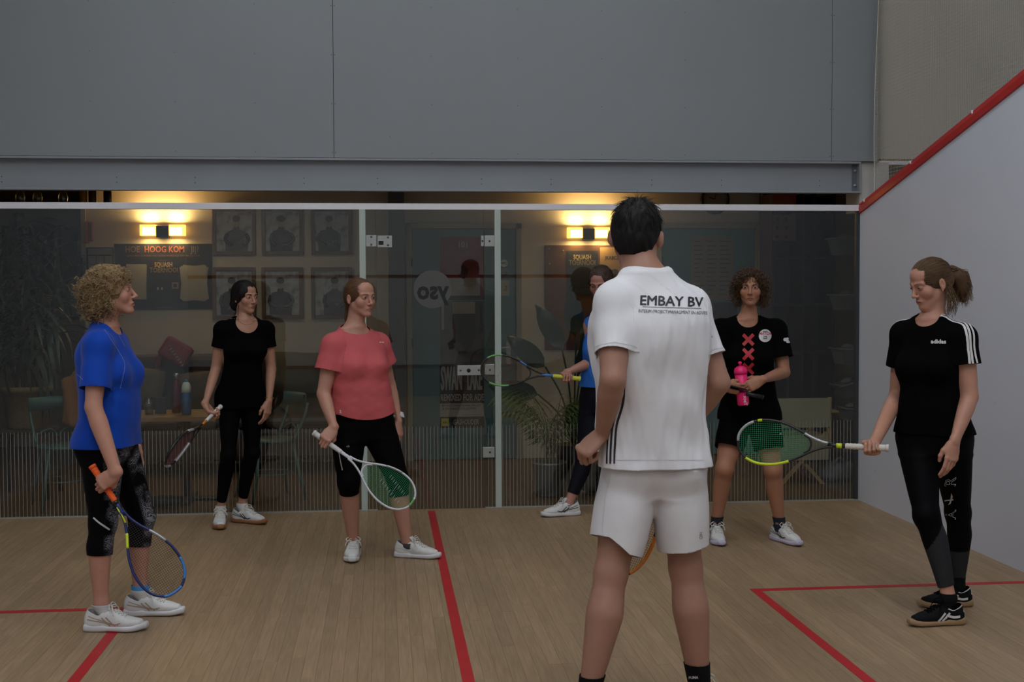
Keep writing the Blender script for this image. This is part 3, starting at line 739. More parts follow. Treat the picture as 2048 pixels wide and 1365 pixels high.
# ---- six framed black and white prints
M_frame = mat('walnut_frame', (96, 74, 58), .5, var=.1, vscale=30); M_print = mat('print_grey', (186, 188, 192), .6, var=.4, vscale=16, rgb2=(84, 86, 92)); M_sil = mat('print_dark', (44, 46, 54), .6, var=.25, vscale=10); M_sig = mat('signature_white', (170, 168, 164), .6); M_sil2 = mat('print_mid', (70, 72, 80), .6, var=.2, vscale=12)
cols = [(434, 503), (532, 597.5), (630.5, 696.5)]; rws = [(424, 502), (543, 630)]
PD = ['portrait with arms lowered, top row nearest the sconce', 'portrait with bushy hair, top row middle', 'portrait with a pale band, top row nearest the glass post', 'portrait behind the dark haired woman, bottom row', 'portrait in a dark shirt, bottom row middle', 'portrait in a plain sweater, bottom row nearest the glass post']
for j, (r0, r1) in enumerate(rws):
    for i, (c0, c1) in enumerate(cols):
        rr = random.Random(i*7+j); cc = at((c0+c1)/2, (r0+r1)/2, YW-.015); t = empty('framed_print', tuple(cc)); tag(t, 'framed black and white ' + PD[j*3+i], 'picture', 'signed prints on the clubroom wall')
        w = (c1-c0)/2*S; h = (r1-r0)/2*S; fw = .034
        for (a, b, z0, z1) in ((-w-fw, -w, -h-fw, h+fw), (w, w+fw, -h-fw, h+fw), (-w, w, h, h+fw), (-w, w, -h-fw, -h)):
            MB().box(a, b, -.02, .012, z0, z1, .003).build('frame_side', M_frame, t)
        MB().box(-w, w, -.002, .008, -h, h).build('print', M_print, t)
        # a generic head and shoulders figure printed on it
        hx = rr.uniform(-.03, .03); sh = [(-.10, -h), (-.105, -.05), (-.08, .0), (-.03, .02), (-.025, .045), (.025, .045), (.03, .02), (.08, .0), (.11, -.06), (.10, -h)]
        sh = [(min(max(x+hx, -w), w), z+rr.uniform(-.006, .006)) for x, z in sh]
        MB().add([(x, -.003, z) for x, z in sh], [tuple(range(len(sh)))]).build('figure_torso', M_sil if (i+j) % 3 else M_sil2, t)
        V2, F2 = disc2(.034, .045, 1, 18); MB().add([(x+hx, -.0032, z+.082) for x, z in V2], F2).build('figure_head', mat('print_face', (136, 133, 130), .6, var=.2, vscale=30), t)
        V2, F2 = disc2(.044 if i == 1 and j == 0 else .036, .03, 1, 18); MB().add([(x+hx, -.0034, z+.115) for x, z in V2], F2).build('figure_hair', M_sil, t)
        for sd in (-1, 1): MB().tube(catmull([(hx+sd*.085, -.0036, -.02), (hx+sd*rr.uniform(.09, .115), -.0036, -.08), (hx+sd*rr.uniform(.02, .09), -.0036, -.13)], 4), .014, 6, flat=.05, up=(0, 1, 0)).build('figure_arm', M_sil2 if (i+j) % 3 else M_sil, t)
        pts = [(rr.uniform(-.07, .07)+hx+k*.012, -.0042, -.06-h*.2+rr.uniform(-.06, .05)) for k in range(7)]
        MB().tube(catmull(pts, 4), .0014, 4).build('signature', M_sig, t)

# ---- posters on the teal door
M_wine = mat('poster_wine', (120, 40, 46), .6, var=.1, vscale=8); M_pw = mat('poster_white', (150, 146, 144), .6); M_pbw = mat('poster_grey_print', (92, 90, 92), .6, var=.45, vscale=9, rgb2=(36, 36, 40))
M_yel = mat('poster_yellow', (170, 158, 60), .6)
YD = YW-.036
def door_poster(nm, px0, py0, px1, py1, label, material):
    cc = at((px0+px1)/2, (py0+py1)/2, YD); t = empty(nm, tuple(cc)); tag(t, label, 'poster')
    a = at(px0, py1, YD)-cc; b = at(px1, py0, YD)-cc; MB().box(a[0], b[0], -.002, -.0002, a[2], b[2]).build('sheet', material, t); return t, cc
def drect(t, cc, px0, py0, px1, py1, d, material, nm):
    a = at(px0, py1, YD)-cc; b = at(px1, py0, YD)-cc; return MB().box(a[0], b[0], -d, -d+.0008, a[2], b[2]).build(nm, material, t)
def dtxt(t, cc, txt, px, py, size, material, bold=0, sx=1., uy=1., d=.0045):
    p = at(px, py, YD)-cc; return flat_text('lettering', txt, (p[0], -d, p[2]), (1, 0, 0), (0, 0, uy), size, material, t, bold, sx)
t, cc = door_poster('theatre_poster', 881, 474, 968, 601, 'dark red theatre poster with pale figures on the teal door', M_wine)
dtxt(t, cc, '101', 926, 490, 17*S, M_pw, .001, .9)
# plain generic stand-in for the pictured scene: pale block, dark band
drect(t, cc, 893, 556, 960, 592, .0035, M_pw, 'pale_block'); drect(t, cc, 884, 592, 968, 601, .0035, M_ink, 'caption_band')
V2, F2 = disc2(.045, .06, 1, 20); p = at(926, 545, YD)-cc; MB().add([(x+p[0], -.005, z+p[2]) for x, z in V2], F2).build('dark_oval', mat('poster_maroon', (60, 24, 26), .6), t)
dtxt(t, cc, 'NU TE ZIEN', 926, 510, 4.5*S, M_pgrey)
t, cc = door_poster('photo_poster', 881, 602, 968, 730, 'grey photo poster of a dancer on the teal door', M_pbw)
drect(t, cc, 905, 604, 950, 628, .003, M_paper, 'pale_patch'); sh = [(908, 628), (950, 628), (952, 670), (946, 690), (930, 705), (922, 690), (912, 672)]
MB().add([tuple(at(x, y, YD-.0035)-cc) for x, y in sh], [tuple(range(len(sh)))]).build('dark_figure', M_sil, t)
drect(t, cc, 883, 608, 888, 660, .003, M_pw, 'pale_bar'); drect(t, cc, 960, 608, 964, 650, .003, M_ink, 'dark_bar')
t, cc = door_poster('ballet_poster', 880, 731, 968, 857, 'black and white poster with tall narrow lettering low on the teal door', M_ink)
dtxt(t, cc, 'SWAN', 898.5, 759, 18*S, M_pw, .0011, .86, 3.3) if False else None
for txt, px_, sx in (('SWAN', 903, .78), ('LAKE', 949, .70)):
    for o_ in (-.7, 0, .7): dtxt(t, cc, txt, px_+o_, 759.5, 18.5*S, M_pw, .0012, sx, 3.6, d=.0045+.0002*o_)
dtxt(t, cc, 'REMIXED FOR ADE', 924.5, 796, 12*S, M_pw, .0012, .86, 1.55)
drect(t, cc, 880, 806.5, 968, 834.5, .003, M_pw, 'white_band')
dtxt(t, cc, 'BY DUTCH NATIONAL BALLET', 923, 811.5, 5.6*S, M_ink, .0004); dtxt(t, cc, '& ISH DANCE COLLECTIVE', 918.5, 818, 5.6*S, M_ink, .0004)
dtxt(t, cc, '19 OKTOBER', 893, 830, 3.2*S, M_yel); dtxt(t, cc, 'AMSTERDAM-DANCE-EVENT.NL', 942, 830, 2.6*S, M_ink)
drect(t, cc, 882.5, 837, 898, 853, .003, M_yel, 'yellow_tag'); dtxt(t, cc, 'ade', 890, 845, 6*S, M_ink, .0006)
dtxt(t, cc, 'GASHOUDER', 932, 845, 11*S, M_pw, .001, .78, 1.3)
# toilet sign and arrow stickers
p = at(1008, 527, YD); t = empty('toilet_sign', tuple(p)); tag(t, 'small round white WC sign on the teal door', 'sign')
V2, F2 = disc2(.036, .036, 1, 24); MB().add([(x, -.003, z) for x, z in V2], F2).build('sign_disc', mat('sign_white', (190, 186, 176), .5), t)
flat_text('lettering', 'WC', (0, -.004, 0), (1, 0, 0), (0, 0, 1), .034, M_ink, t, .0008)
for y0, y1, lb, col in ((537, 557, 'small grey pictogram sticker under the WC sign', (104, 108, 112)), (561, 592, 'small pale pictogram sticker with an arrow on the teal door', (166, 158, 132))):
    cc = at(1010, (y0+y1)/2, YD); t = empty('door_sticker', tuple(cc)); tag(t, lb, 'sticker'); h = (y1-y0)*S/2
    MB().box(-.04, .04, -.003, 0, -h, h, .001).build('sticker_sheet', mat('stk%d' % y0, col, .5), t)
    MB().tube([(-.015, -.0035, -h*.3), (.015, -.0035, -h*.3), (.015, -.0035, h*.3), (.004, -.0035, h*.1)], .003, 4).build('pictogram', M_ink, t)

# ---- pin board and notices right
x0, x1, z0, z1 = rect(1090, 491, 1262, 700, YW); cc = at(1176, 595, YW-.01); t = empty('pin_board', tuple(cc)); tag(t, 'brown cork pin board under the right sconce', 'board')
MB().box(x0-cc[0], x1-cc[0], -.01, .009, z0-cc[2], z1-cc[2], .002).build('cork', mat('cork_brown', (96, 66, 46), .9, var=.12, vscale=60), t)
for a, b in ((1098, 498), (1126, 502), (1099, 528)): p = at(a, b, YW-.02)-cc; MB().lathe([(.006, 0), (.004, .004), (.006, .01), (0, .011)], (0, 0, 0), 8).build('pin', M_pw, t).matrix_local = Matrix.Translation((p[0], -.01, p[2])) @ Matrix.Rotation(R_(90), 4, 'X')
def notice(nm, px0, py0, px1, py1, Y, material, label, cat='poster'):
    c_ = at((px0+px1)/2, (py0+py1)/2, Y); t_ = empty(nm, tuple(c_)); tag(t_, label, cat)
    a = at(px0, py1, Y)-c_; b = at(px1, py0, Y)-c_; MB().box(a[0], b[0], -.0018, 0, a[2], b[2]).build('sheet', material, t_); return t_, c_
t, cc = notice('tournament_poster', 1133, 502, 1196, 590, YW-.022, M_ink, 'small dark squash tournament poster pinned on the brown board')
flat_text('lettering', 'SQUASH', (0, -.003, (at(1163, 515, YW)-at(1163, 546, YW))[2]), (1, 0, 0), (0, 0, 1), .062, M_gold, t, .0012, .72)
flat_text('lettering', 'TOERNOOI', (0, -.003, (at(1163, 526, YW)-at(1163, 546, YW))[2]), (1, 0, 0), (0, 0, 1), .066, MATS['poster_dull_gold'], t, .0012, .74)
t, cc = notice('flyer', 1200, 495, 1250, 580, YW-.022, mat('flyer_tan', (170, 136, 90), .8, var=.1, vscale=10), 'tan printed flyer pinned beside the tournament poster')
flat_text('lettering', 'JKABCD', (0, -.003, .10), (1, 0, 0), (0, 0, 1), .05, M_ink, t, .0006, .8)
V2, F2 = disc2(.06, .075, 1, 20); MB().add([(x+.02, -.003, z-.08) for x, z in V2], F2).build('printed_figure', mat('flyer_dark', (84, 70, 56), .8), t)
t, cc = notice('timetable', 1382, 472, 1467, 602, YW-.036, mat('timetable_grey', (122, 116, 110), .8), 'grey paper timetable taped to the right clubroom door')
rr = random.Random(3)
for i in range(3):
    for j in range(13): MB().box(-.18+i*.125, -.18+i*.125+rr.uniform(.05, .11), -.003, -.0018, .25-j*.042, .262-j*.042).build('text_row', mat('faint_ink', (92, 88, 84), .8), t)
t, cc = notice('flyer', 1420, 605, 1475, 660, YW-.036, mat('flyer_dark_print', (58, 56, 62), .8), 'dark flyer under the timetable on the right door')
# clock
cc = at(1430, 399, YW-.03); t = empty('wall_clock', tuple(cc)); tag(t, 'round black rimmed wall clock above the timetable door', 'clock')
def ring_xz(R, r, n=32): return [(R*math.cos(2*math.pi*i/n), 0, R*math.sin(2*math.pi*i/n)) for i in range(n)]
MB().tube(ring_xz(.128, 0), .014, 8, closed=True).build('rim', M_black, t)
V2, F2 = disc2(.125, .125, 1, 32); MB().add([(x, .01, z) for x, z in V2], F2).build('dial', mat('clock_dial', (150, 134, 112), .6), t)
MB().tube([(0, -.0, 0), (-.055, 0, .018)], .004, 4).build('hour_hand', M_black, t); MB().tube([(0, -.002, 0), (.012, -.002, .09)], .003, 4).build('minute_hand', M_black, t)
for k in range(12): a = k*math.pi/6; MB().tube([(.1*math.cos(a), .006, .1*math.sin(a)), (.112*math.cos(a), .006, .112*math.sin(a))], .0025, 4).build('hour_mark', M_black, t)

# ---- shelf unit with bins, right
M_shelf = mat('dark_shelf', (54, 31, 24), .6, var=.15, vscale=12); M_bin = mat('grey_bin', (120, 124, 126), .45)
x0 = at(1546, 600, 2.0)[0]; x1 = 3.75
t = empty('shelf_unit', ((x0+x1)/2, 2.2, 0)); tag(t, 'tall dark brown shelf unit at the right of the clubroom', 'shelf'); hw = (x1-x0)/2
MB().box(-hw, hw, .17, .2, 0, 2.45).build('back_board', M_shelf, t)
for x in (-hw, -.5*hw, -.02*hw, .34*hw, hw): MB().box(x-.011, x+.011, -.2, .17, 0, 2.45).build('upright', M_shelf, t)
for z in (.08, .55, 1.0, 1.44, 1.88, 2.3): MB().box(-hw, hw, -.2, .17, z-.011, z+.011).build('shelf_board', M_shelf, t)
for (px0, px1, py0, py1, lb) in ((1664, 1706, 478, 510, 'grey plastic bin with folded cloths on the top shelf'), (1668, 1706, 590, 620, 'grey plastic bin with a pale handle on the second shelf'), (1670, 1708, 697, 728, 'grey plastic bin with small parts on the third shelf'), (1678, 1708, 762, 790, 'tilted grey plastic bin on the low shelf'), (1682, 1710, 815, 840, 'grey plastic bin at the bottom of the stack')):
    a = at(px0, py1, 1.9); b = at(px1, py0, 1.9); cx = (a[0]+b[0])/2; hz = (b[2]-a[2]); w = (b[0]-a[0])/2+.06
    q = empty('storage_bin', (cx+.06, 1.88, a[2])); tag(q, lb, 'bin', 'grey storage bins on the dark shelf')
    w0 = w*.8; V = [(-w0, -.12, 0), (w0, -.12, 0), (w0, .12, 0), (-w0, .12, 0), (-w, -.15, hz), (w, -.15, hz), (w, .15, hz), (-w, .15, hz)]
    MB().add(V, [(3, 2, 1, 0), (0, 1, 5, 4), (1, 2, 6, 5), (2, 3, 7, 6), (3, 0, 4, 7)]).build('bin_body', M_bin, q)
    MB().tube([(-w-.012, -.16, hz), (w+.012, -.16, hz), (w+.012, .16, hz), (-w-.012, .16, hz)], .009, 6, closed=True).build('bin_rim', M_bin, q)
    MB().lathe([(.0, 0), (.05, .01), (.06, .03), (.03, .05), (0, .055)], (-w*.3, -.02, hz-.01), 10).build('bin_content', mat('bin_stuff', (130, 132, 136), .8), q)
    if 'tilted' in lb: q.rotation_euler = (0, R_(-14), 0)
t, cc = notice('pin_up_sheet', 1545, 430, 1592, 482, 1.985, mat('pinkish_sheet', (112, 84, 78), .8, var=.06, vscale=8), 'pinkish sheet with dark spots on the shelf unit')
rr = random.Random(9)
for k in range(6): V2, F2 = disc2(.014, .017, 1, 10); ox, oz = -.06+(k % 2)*.075+rr.uniform(-.01, .01), .08-(k//2)*.08; MB().add([(x+ox, -.003, z+oz) for x, z in V2], F2).build('dark_spot', M_shelf, t)
t, cc = notice('pin_up_sheet', 1545, 380, 1592, 412, 1.985, mat('orange_sheet', (150, 74, 48), .8, var=.1, vscale=9), 'orange red sheet high on the shelf unit above the glass')

# ---- sofa with cushions and the red bag
M_sofa = mat('brown_leather', (58, 46, 40), .5, var=.1, vscale=6); M_cush = mat('olive_cushion', (86, 78, 60), .85, var=.1, vscale=12); M_cush2 = mat('taupe_cushion', (92, 80, 70), .85, var=.1, vscale=12)
x0 = at(205, 760, 2.3)[0]; x1 = at(700, 760, 2.3)[0]
t = empty('sofa', ((x0+x1)/2, 2.25, 0)); tag(t, 'long dark brown leather bench sofa against the cream wall', 'sofa'); hw = (x1-x0)/2
MB().box(-hw, hw, -.35, .3, .12, .40, .04).build('seat_base', M_sofa, t)
for k in range(3): MB().box(-hw+k*2*hw/3+.005, -hw+(k+1)*2*hw/3-.005, .1, .36, .38, 1.02, .05).build('back_cushion', M_sofa, t)
for k in range(3): MB().box(-hw+k*2*hw/3+.005, -hw+(k+1)*2*hw/3-.005, -.38, .12, .40, .5, .04).build('seat_cushion', M_sofa, t)
for s in (-1, 1):
    for y in (-.3, .25): MB().tube([(s*(hw-.08), y, 0), (s*(hw-.08), y, .13)], .022, 8).build('leg', M_black, t)
def cushion(px, py, w, h, ang, m_, lb):
    p = at(px, py, 2.1); V = []; F = []; n = 10
    for k, sd in ((0, -1), (1, 1)):
        for j in range(n+1):
            for i in range(n+1):
                u = i/n*2-1; v = j/n*2-1; th = .09*((1-u**4)*(1-v**4))**.6
                V.append((u*w*(1-.06*v*v), sd*th, v*h*(1-.06*u*u)))
    for k in (0, 1):
        for j in range(n):
            for i in range(n): a = k*(n+1)**2+j*(n+1)+i; f = (a, a+1, a+n+2, a+n+1); F.append(f if k == 0 else f[::-1])
    o = MB().add(V, F, True).build('cushion', m_); o.location = p; o.rotation_euler = (R_(-14), R_(ang), 0); tag(o, lb, 'cushion', 'cushions on the sofa')
cushion(290, 775, .16, .17, 8, M_cush, 'olive cushion on the sofa behind the drinking glass'); cushion(392, 780, .18, .16, -6, M_cush2, 'taupe cushion on the sofa behind the two bottles'); cushion(590, 745, .24, .18, 4, M_cush, 'wide olive cushion on the sofa right of the dark haired woman')
p = at(352, 704, 2.24); t = empty('gym_bag', tuple(p)); tag(t, 'dark red bag lying on top of the sofa back', 'bag')
bo = MB().box(-.13, .13, -.07, .07, -.10, .10, .03).build('bag_body', mat('bag_red', (128, 30, 38), .6, var=.08, vscale=10), t); bo.rotation_euler = (R_(-8), R_(32), 0)
MB().tube(catmull([(-.17, .02, -.14), (-.14, -.02, -.05), (-.05, -.05, .03)], 6), .03, 8, flat=.4).build('bag_strap', MATS['bag_red'], t)
for k in range(7): MB().obox((-.03+.016*k, -.078, .03-.024*k), (.55, 0, -.8), (0, 1, 0), (.8, 0, .55), .006, .001, .012).build('bag_print', M_pw, t)

# ---- table and things on it
M_twood = mat('oak_top', (140, 100, 62), .5, var=.12, vscale=3, stretch=(1, 9, 9), rgb2=(110, 76, 46))
zt_ = .665
xa = at(178, 820, .6)[0]; xb = at(440, 820, .6)[0]; t = empty('wooden_table', ((xa+xb)/2, .62, 0)); tag(t, 'wooden clubroom table with bottles behind the glass', 'table'); hw = (xb-xa)/2
for k in range(5): MB().box(-hw, hw, -.3+k*.12+.001, -.3+(k+1)*.12-.001, zt_-.035, zt_, .003).build('table_plank', M_twood, t)
for s in (-1, 1):
    MB().tube([(s*(hw-.25), 0, zt_-.035), (s*(hw-.25), 0, .03)], .03, 10).build('pedestal', M_black, t); MB().box(s*(hw-.25)-.25, s*(hw-.25)+.25, -.05, .05, 0, .03, .01).build('table_foot', M_black, t); MB().box(s*(hw-.25)-.05, s*(hw-.25)+.05, -.25, .25, 0, .029, .01).build('table_foot', M_black, t)
def on_table(px, Y): return (at(px, 810, Y)[0], Y, zt_)
t = empty('drinking_glass', on_table(298, .55)); tag(t, 'clear drinking glass on the wooden table', 'glass')
MB().lathe([(.0, .004), (.028, .004), (.030, .05), (.034, .13), (.036, .13), (.033, .0), (0, 0)], (0, 0, 0), 20).build('tumbler', glass_mat('tumbler_glass', (.86, .88, .86), 2.), t); MB().lathe([(0, .006), (.0275, .006), (.029, .045), (0, .045)], (0, 0, 0), 20).build('water', glass_mat('tumbler_water', (.8, .82, .8), 1.), t)
o = MB().box(-.042, .042, -.006, .006, 0, .125, .004).build('card_holder', mat('black_card', (20, 20, 22), .5)); o.location = on_table(321, .6); tag(o, 'small black table card standing between glass and bottles', 'card')
t = empty('water_bottle', on_table(353.5, .66)); tag(t, 'burgundy metal drinking bottle with a silver cap on the wooden table', 'bottle', 'bottles on the wooden table')
MB().lathe([(0, 0), (.034, 0), (.036, .01), (.036, .17), (.032, .2), (.021, .235), (.019, .26), (0, .26)], (0, 0, 0), 24).build('bottle_body', mat('burgundy_metal', (92, 30, 46), .3, metal=.4), t); MB().lathe([(.0205, .255), (.0205, .295), (.018, .3), (0, .3)], (0, 0, 0), 20).build('bottle_cap', mat('silver_cap', (180, 180, 182), .25, metal=.9), t)
t = empty('water_bottle', on_table(373, .5)); tag(t, 'blue and cream drinking bottle with a teal nozzle on the wooden table', 'bottle', 'bottles on the wooden table')
MB().lathe([(0, 0), (.033, 0), (.035, .012), (.035, .165), (0, .165)], (0, 0, 0), 24).build('bottle_body', mat('blue_bottle', (34, 72, 108), .45), t); MB().lathe([(.0352, .165), (.0352, .205), (.026, .235), (.014, .245), (0, .245)], (0, 0, 0), 24).build('bottle_shoulder', mat('cream_plastic', (196, 198, 176), .5), t); MB().lathe([(.011, .243), (.011, .262), (.006, .266), (0, .266)], (0, 0, 0), 14).build('nozzle', mat('teal_plastic', (50, 120, 140), .5), t)

# ---- green metal chairs
M_green = mat('green_metal', (72, 98, 90), .45, metal=.2, var=.08, vscale=8)
def bistro_chair(x, y, rz, label):
    t = empty('metal_chair', (x, y, 0), rz); tag(t, label, 'chair', 'green metal chairs')
    MB().lathe([(0, .44), (.19, .44), (.2, .45), (.195, .462), (0, .466)], (0, 0, 0), 24).build('seat', M_green, t)
    for sx, sy in ((-1, -1), (1, -1), (-1, 1), (1, 1)): MB().tube([(sx*.13, sy*.13, .44), (sx*.17, sy*.17, .2), (sx*.2, sy*.21, 0)], [.015, .014, .012], 8).build('leg', M_green, t)
    MB().tube([(.16*math.cos(a), .16*math.sin(a), .2) for a in np.linspace(0, 6.283, 20, endpoint=False)], .008, 6, closed=True).build('leg_ring', M_green, t)
    for s in (-1, 1): MB().tube(catmull([(s*.17, -.12, .45), (s*.19, -.2, .62), (s*.2, -.23, .74)], 4), .012, 8).build('back_post', M_green, t)
    V = []; n = 10
    for k in (0, 1):
        for j in (0, 1):
            for i in range(n+1):
                u = i/n*2-1; V.append((u*.21, -.19-.07*(1-u*u)-.012*k, .70+j*.1))
    F = []
    for i in range(n): F += [(i, i+1, n+1+i+1, n+1+i), (2*(n+1)+i+1, 2*(n+1)+i, 3*(n+1)+i, 3*(n+1)+i+1), (n+1+i, n+1+i+1, 3*(n+1)+i+1, 3*(n+1)+i), (i+1, i, 2*(n+1)+i, 2*(n+1)+i+1)]
    MB().add(V, F, True).build('backrest', M_green, t)
    for s in (-1, 1): MB().tube(catmull([(s*.18, -.16, .52), (s*.06, -.2, .56), (0, -.22, .50)], 5), .007, 6).build('back_scroll', M_green, t)
bistro_chair(at(118, 900, .42)[0]+.03, .45, R_(205), 'green metal chair at the left end of the wooden table')
bistro_chair(at(556, 900, .6)[0]-.06, .62, R_(115), 'green metal chair right of the dark haired woman')
# orange jacket on the left chair
t = empty('jacket', tuple(at(150, 840, .62))); tag(t, 'ochre jacket hung over the chair behind the plant', 'jacket')
V, T = isomesh([loft((0, 0, -.02), (.02, 0, .34), (1, 0, 0), [0, .5, .85, 1], [.10, .10, .12, .04], [.035, .04, .05, .03], k=.02)], .012, disp=lambda X, Y, Z: .008*np.sin(X*60+Z*9)+.004*noise3((X*9, Y*9, Z*9), 4)); link('jacket_body', mesh_np('jacket_body', V, T), mat('ochre_cloth', (132, 82, 34), .85), t)

# ---- plants
M_leafd = mat('dark_leaf', (50, 60, 40), .45, var=.25, vscale=4, spec=.5); M_leafp = mat('palm_leaf', (72, 92, 40), .5, var=.25, vscale=5); M_leafb = mat('broad_leaf', (44, 58, 44), .45, var=.15, vscale=4); M_trunk = mat('plant_trunk', (70, 56, 40), .9, var=.2, vscale=30)
def strap_leaf(L, w, droop, n=8):
    V = []; F = []
    for i in range(n+1):
        s = i/n; a = droop*s*s; ww = w*(math.sin(math.pi*min(1, s*.9+.1))**.6)*(1-s*.25)
        x = L*(s-.25*droop*s**3*.3); z = L*(.55*s-.45*droop*s*s)
        V += [(x, -ww, z+ww*.5), (x, 0, z), (x, ww, z+ww*.5)]
    for i in range(n): F += [(i*3, i*3+1, i*3+4, i*3+3), (i*3+1, i*3+2, i*3+5, i*3+4)]
    return MB().add(V, F, True).mesh('leaf')
lv = [strap_leaf(L, w, d) for L, w, d in ((.46, .021, 1.3), (.5, .023, 2.2), (.42, .02, .8), (.5, .025, 3.0))]
for m_ in lv: m_.materials.append(M_leafd)
p0 = at(52, 770, 1.0); t = empty('dracaena', (p0[0], 1.0, 0)); tag(t, 'tall bushy dracaena with strap leaves in a wicker planter', 'plant')
rr = random.Random(5)
zp = at(52, 772, 1.0)[2]
MB().lathe([(.14, 0), (.145, .02), (.175, .28), (.2, .285), (.2, .33), (.18, .33), (.165, .29), (0, .29)], (0, 0, zp-.33), 24).build('planter', mat('wicker', (122, 100, 66), .8, var=.2, vscale=60, bump=.4, bscale=90), t)
stz = zp-.33
MB().box(-.2, .2, -.2, .2, stz-.03, stz, .005).build('stand_top', M_trunk, t)
for sx in (-1, 1):
    for sy in (-1, 1): MB().tube([(sx*.16, sy*.16, stz-.03), (sx*.2, sy*.2, 0)], .018, 8).build('stand_leg', M_trunk, t)
for (dx, dy, top) in ((-.06, 0, 2.1), (.1, .05, 1.92), (.26, -.05, 1.65), (-.22, .06, 1.7), (.02, -.1, 1.45)):
    MB().tube(catmull([(dx*.3, dy*.3, zp-.05), (dx*.8, dy, (zp+top)/2), (dx, dy, top-.05)], 4), .016, 7).build('trunk', M_trunk, t)
    nl = 50
    for k in range(nl):
        o = link('leaf', rr.choice(lv), None, t); zz = top-.02-.75*(k/nl)*(top-zp)*.9; o.location = (dx*(.6+.4*(1-k/nl)), dy, zz)
        o.rotation_euler = (rr.uniform(-.2, .2), rr.uniform(-1.0, .35) if k < nl*.5 else rr.uniform(-.35, .8), rr.uniform(0, 6.28)); s = rr.uniform(.75, 1.1); o.scale = (s, s, s)
# palm in zinc pot
pz_ = at(1099, 1005, .5); t = empty('potted_palm', (pz_[0], .5, 0)); tag(t, 'feathery palm in a zinc pot behind the glass', 'plant')
MB().lathe([(.10, 0), (.105, .01), (.13, .24), (.137, .245), (.137, .262), (.125, .262), (.122, .22), (0, .22)], (0, 0, 0), 28).build('zinc_pot', mat('zinc', (128, 132, 134), .4, metal=.5, var=.12, vscale=9), t)
def frond(L, seed):
    m_ = MB(); r2 = random.Random(seed); n = 16
    spine = [(L*(.16*s+.36*s*s), 0, L*(1.05*s-.42*s*s*s)) for s in np.linspace(0, 1, n)]
    m_.tube(spine, np.linspace(.006, .0015, n), 4)
    for i in range(4, n):
        for sd in (-1, 1):
            b = np.array(spine[i]); d = np.array([.5, sd*.85, .12-.5*(i/n)]); d /= np.linalg.norm(d); l = .2*(1-.5*abs(i/n-.5))*L/.8
            e = b+d*l+np.array([0, 0, -.05*l/.2]); mid = (b+e)/2+np.array([0, 0, .02]); q = np.array([.012, 0, .002])
            m_.add([b, mid-q, e, mid+q], [(0, 1, 2, 3)])
    return m_.mesh('frond')
fr = [frond(.85, 1), frond(.7, 2), frond(.95, 3)]
for m_ in fr: m_.materials.append(M_leafp)
for k in range(15):
    o = link('frond', fr[k % 3], None, t); o.location = (rr.uniform(-.04, .04), rr.uniform(-.04, .04), .22); a_ = k*2.4; o.rotation_euler = (0, rr.uniform(-.25, .3), a_); q_ = 1. if math.sin(a_) > -.3 else .45; o.scale = (q_, q_, .7+.3*q_)
# broad leaf plant behind the palm
t = empty('broad_leaf_plant', (at(1150, 900, 1.2)[0], 1.25, 0)); tag(t, 'dark plant with large paddle leaves behind the palm', 'plant')
MB().lathe([(.13, 0), (.16, .3), (.15, .3), (0, .28)], (0, 0, 0), 20).build('pot', M_black, t)
def paddle(L, w):
    V = []; F = []; n = 9
    for i in range(n+1):
        s = i/n; ww = w*math.sin(math.pi*(s**.8))**.7*(1 if s < .98 else .3)
        V += [(-ww, .02*math.sin(s*7), L*s), (0, .03-.12*s*s, L*s), (ww, .02*math.cos(s*6), L*s)]
    for i in range(n): F += [(i*3, i*3+1, i*3+4, i*3+3), (i*3+1, i*3+2, i*3+5, i*3+4)]
    return MB().add(V, F, True).mesh('leaf')
pl = paddle(.42, .085); pl.materials.append(M_leafb)
for (x, z, ang, rz) in ((-.24, .95, -52, 10), (-.1, 1.1, -30, -20), (.02, 1.2, -8, 15), (.16, 1.1, 22, 0), (.25, .9, 45, -15), (-.3, .72, -80, 0), (.05, .85, 5, 60)):
    MB().tube(catmull([(0, 0, .28), (x*.4, 0, .28+(z-.28)*.6), (x, 0, z)], 5), .008, 6).build('stalk', M_leafb, t)
    o = link('leaf', pl, None, t); o.location = (x, 0, z); o.rotation_euler = (0, R_(ang), R_(rz))

# ---- canvas chair right
M_canvas = mat('canvas', (150, 140, 112), .9, var=.06, vscale=10, bump=.1, bscale=150); M_cwood = mat('pale_wood', (160, 130, 84), .6, var=.1, vscale=8)
xa = at(1552, 830, .75)[0]; xb = at(1660, 830, .75)[0]; t = empty('canvas_chair', ((xa+xb)/2, .75, 0)); tag(t, 'folding chair with beige canvas back and seat', 'chair'); hw = (xb-xa)/2
zT = at(1600, 798, .7)[2]
MB().box(-hw, hw, -.015, -.005, zT-.24, zT, .004).build('canvas_back', M_canvas, t); MB().box(-hw, hw, -.005, .42, .38, .395, .004).build('canvas_seat', M_canvas, t); MB().box(-hw+.01, hw-.01, -.013, -.005, .2, .38, .004).build('canvas_apron', M_canvas, t)
for s in (-1, 1):
    MB().box(s*hw-.014, s*hw+.014, -.004, .024, .3, zT+.005, .004).build('back_post', M_cwood, t); MB().box(s*hw+(-.0 if s > 0 else -.055), s*hw+(.055 if s > 0 else .0), -.06, .42, .585, .605, .005).build('armrest', M_cwood, t)
    MB().obox((s*.0, .01 if s > 0 else .04, .2), nz((hw*1.6*s, 0, .4)), (0, 1, 0), nz((-.4, 0, hw*1.6*s)), .3, .011, .014).build('cross_leg', M_cwood, t); MB().obox((s*.0, .36 if s > 0 else .39, .2), nz((hw*1.6*s, 0, .4)), (0, 1, 0), nz((-.4, 0, hw*1.6*s)), .3, .011, .014).build('cross_leg', M_cwood, t)
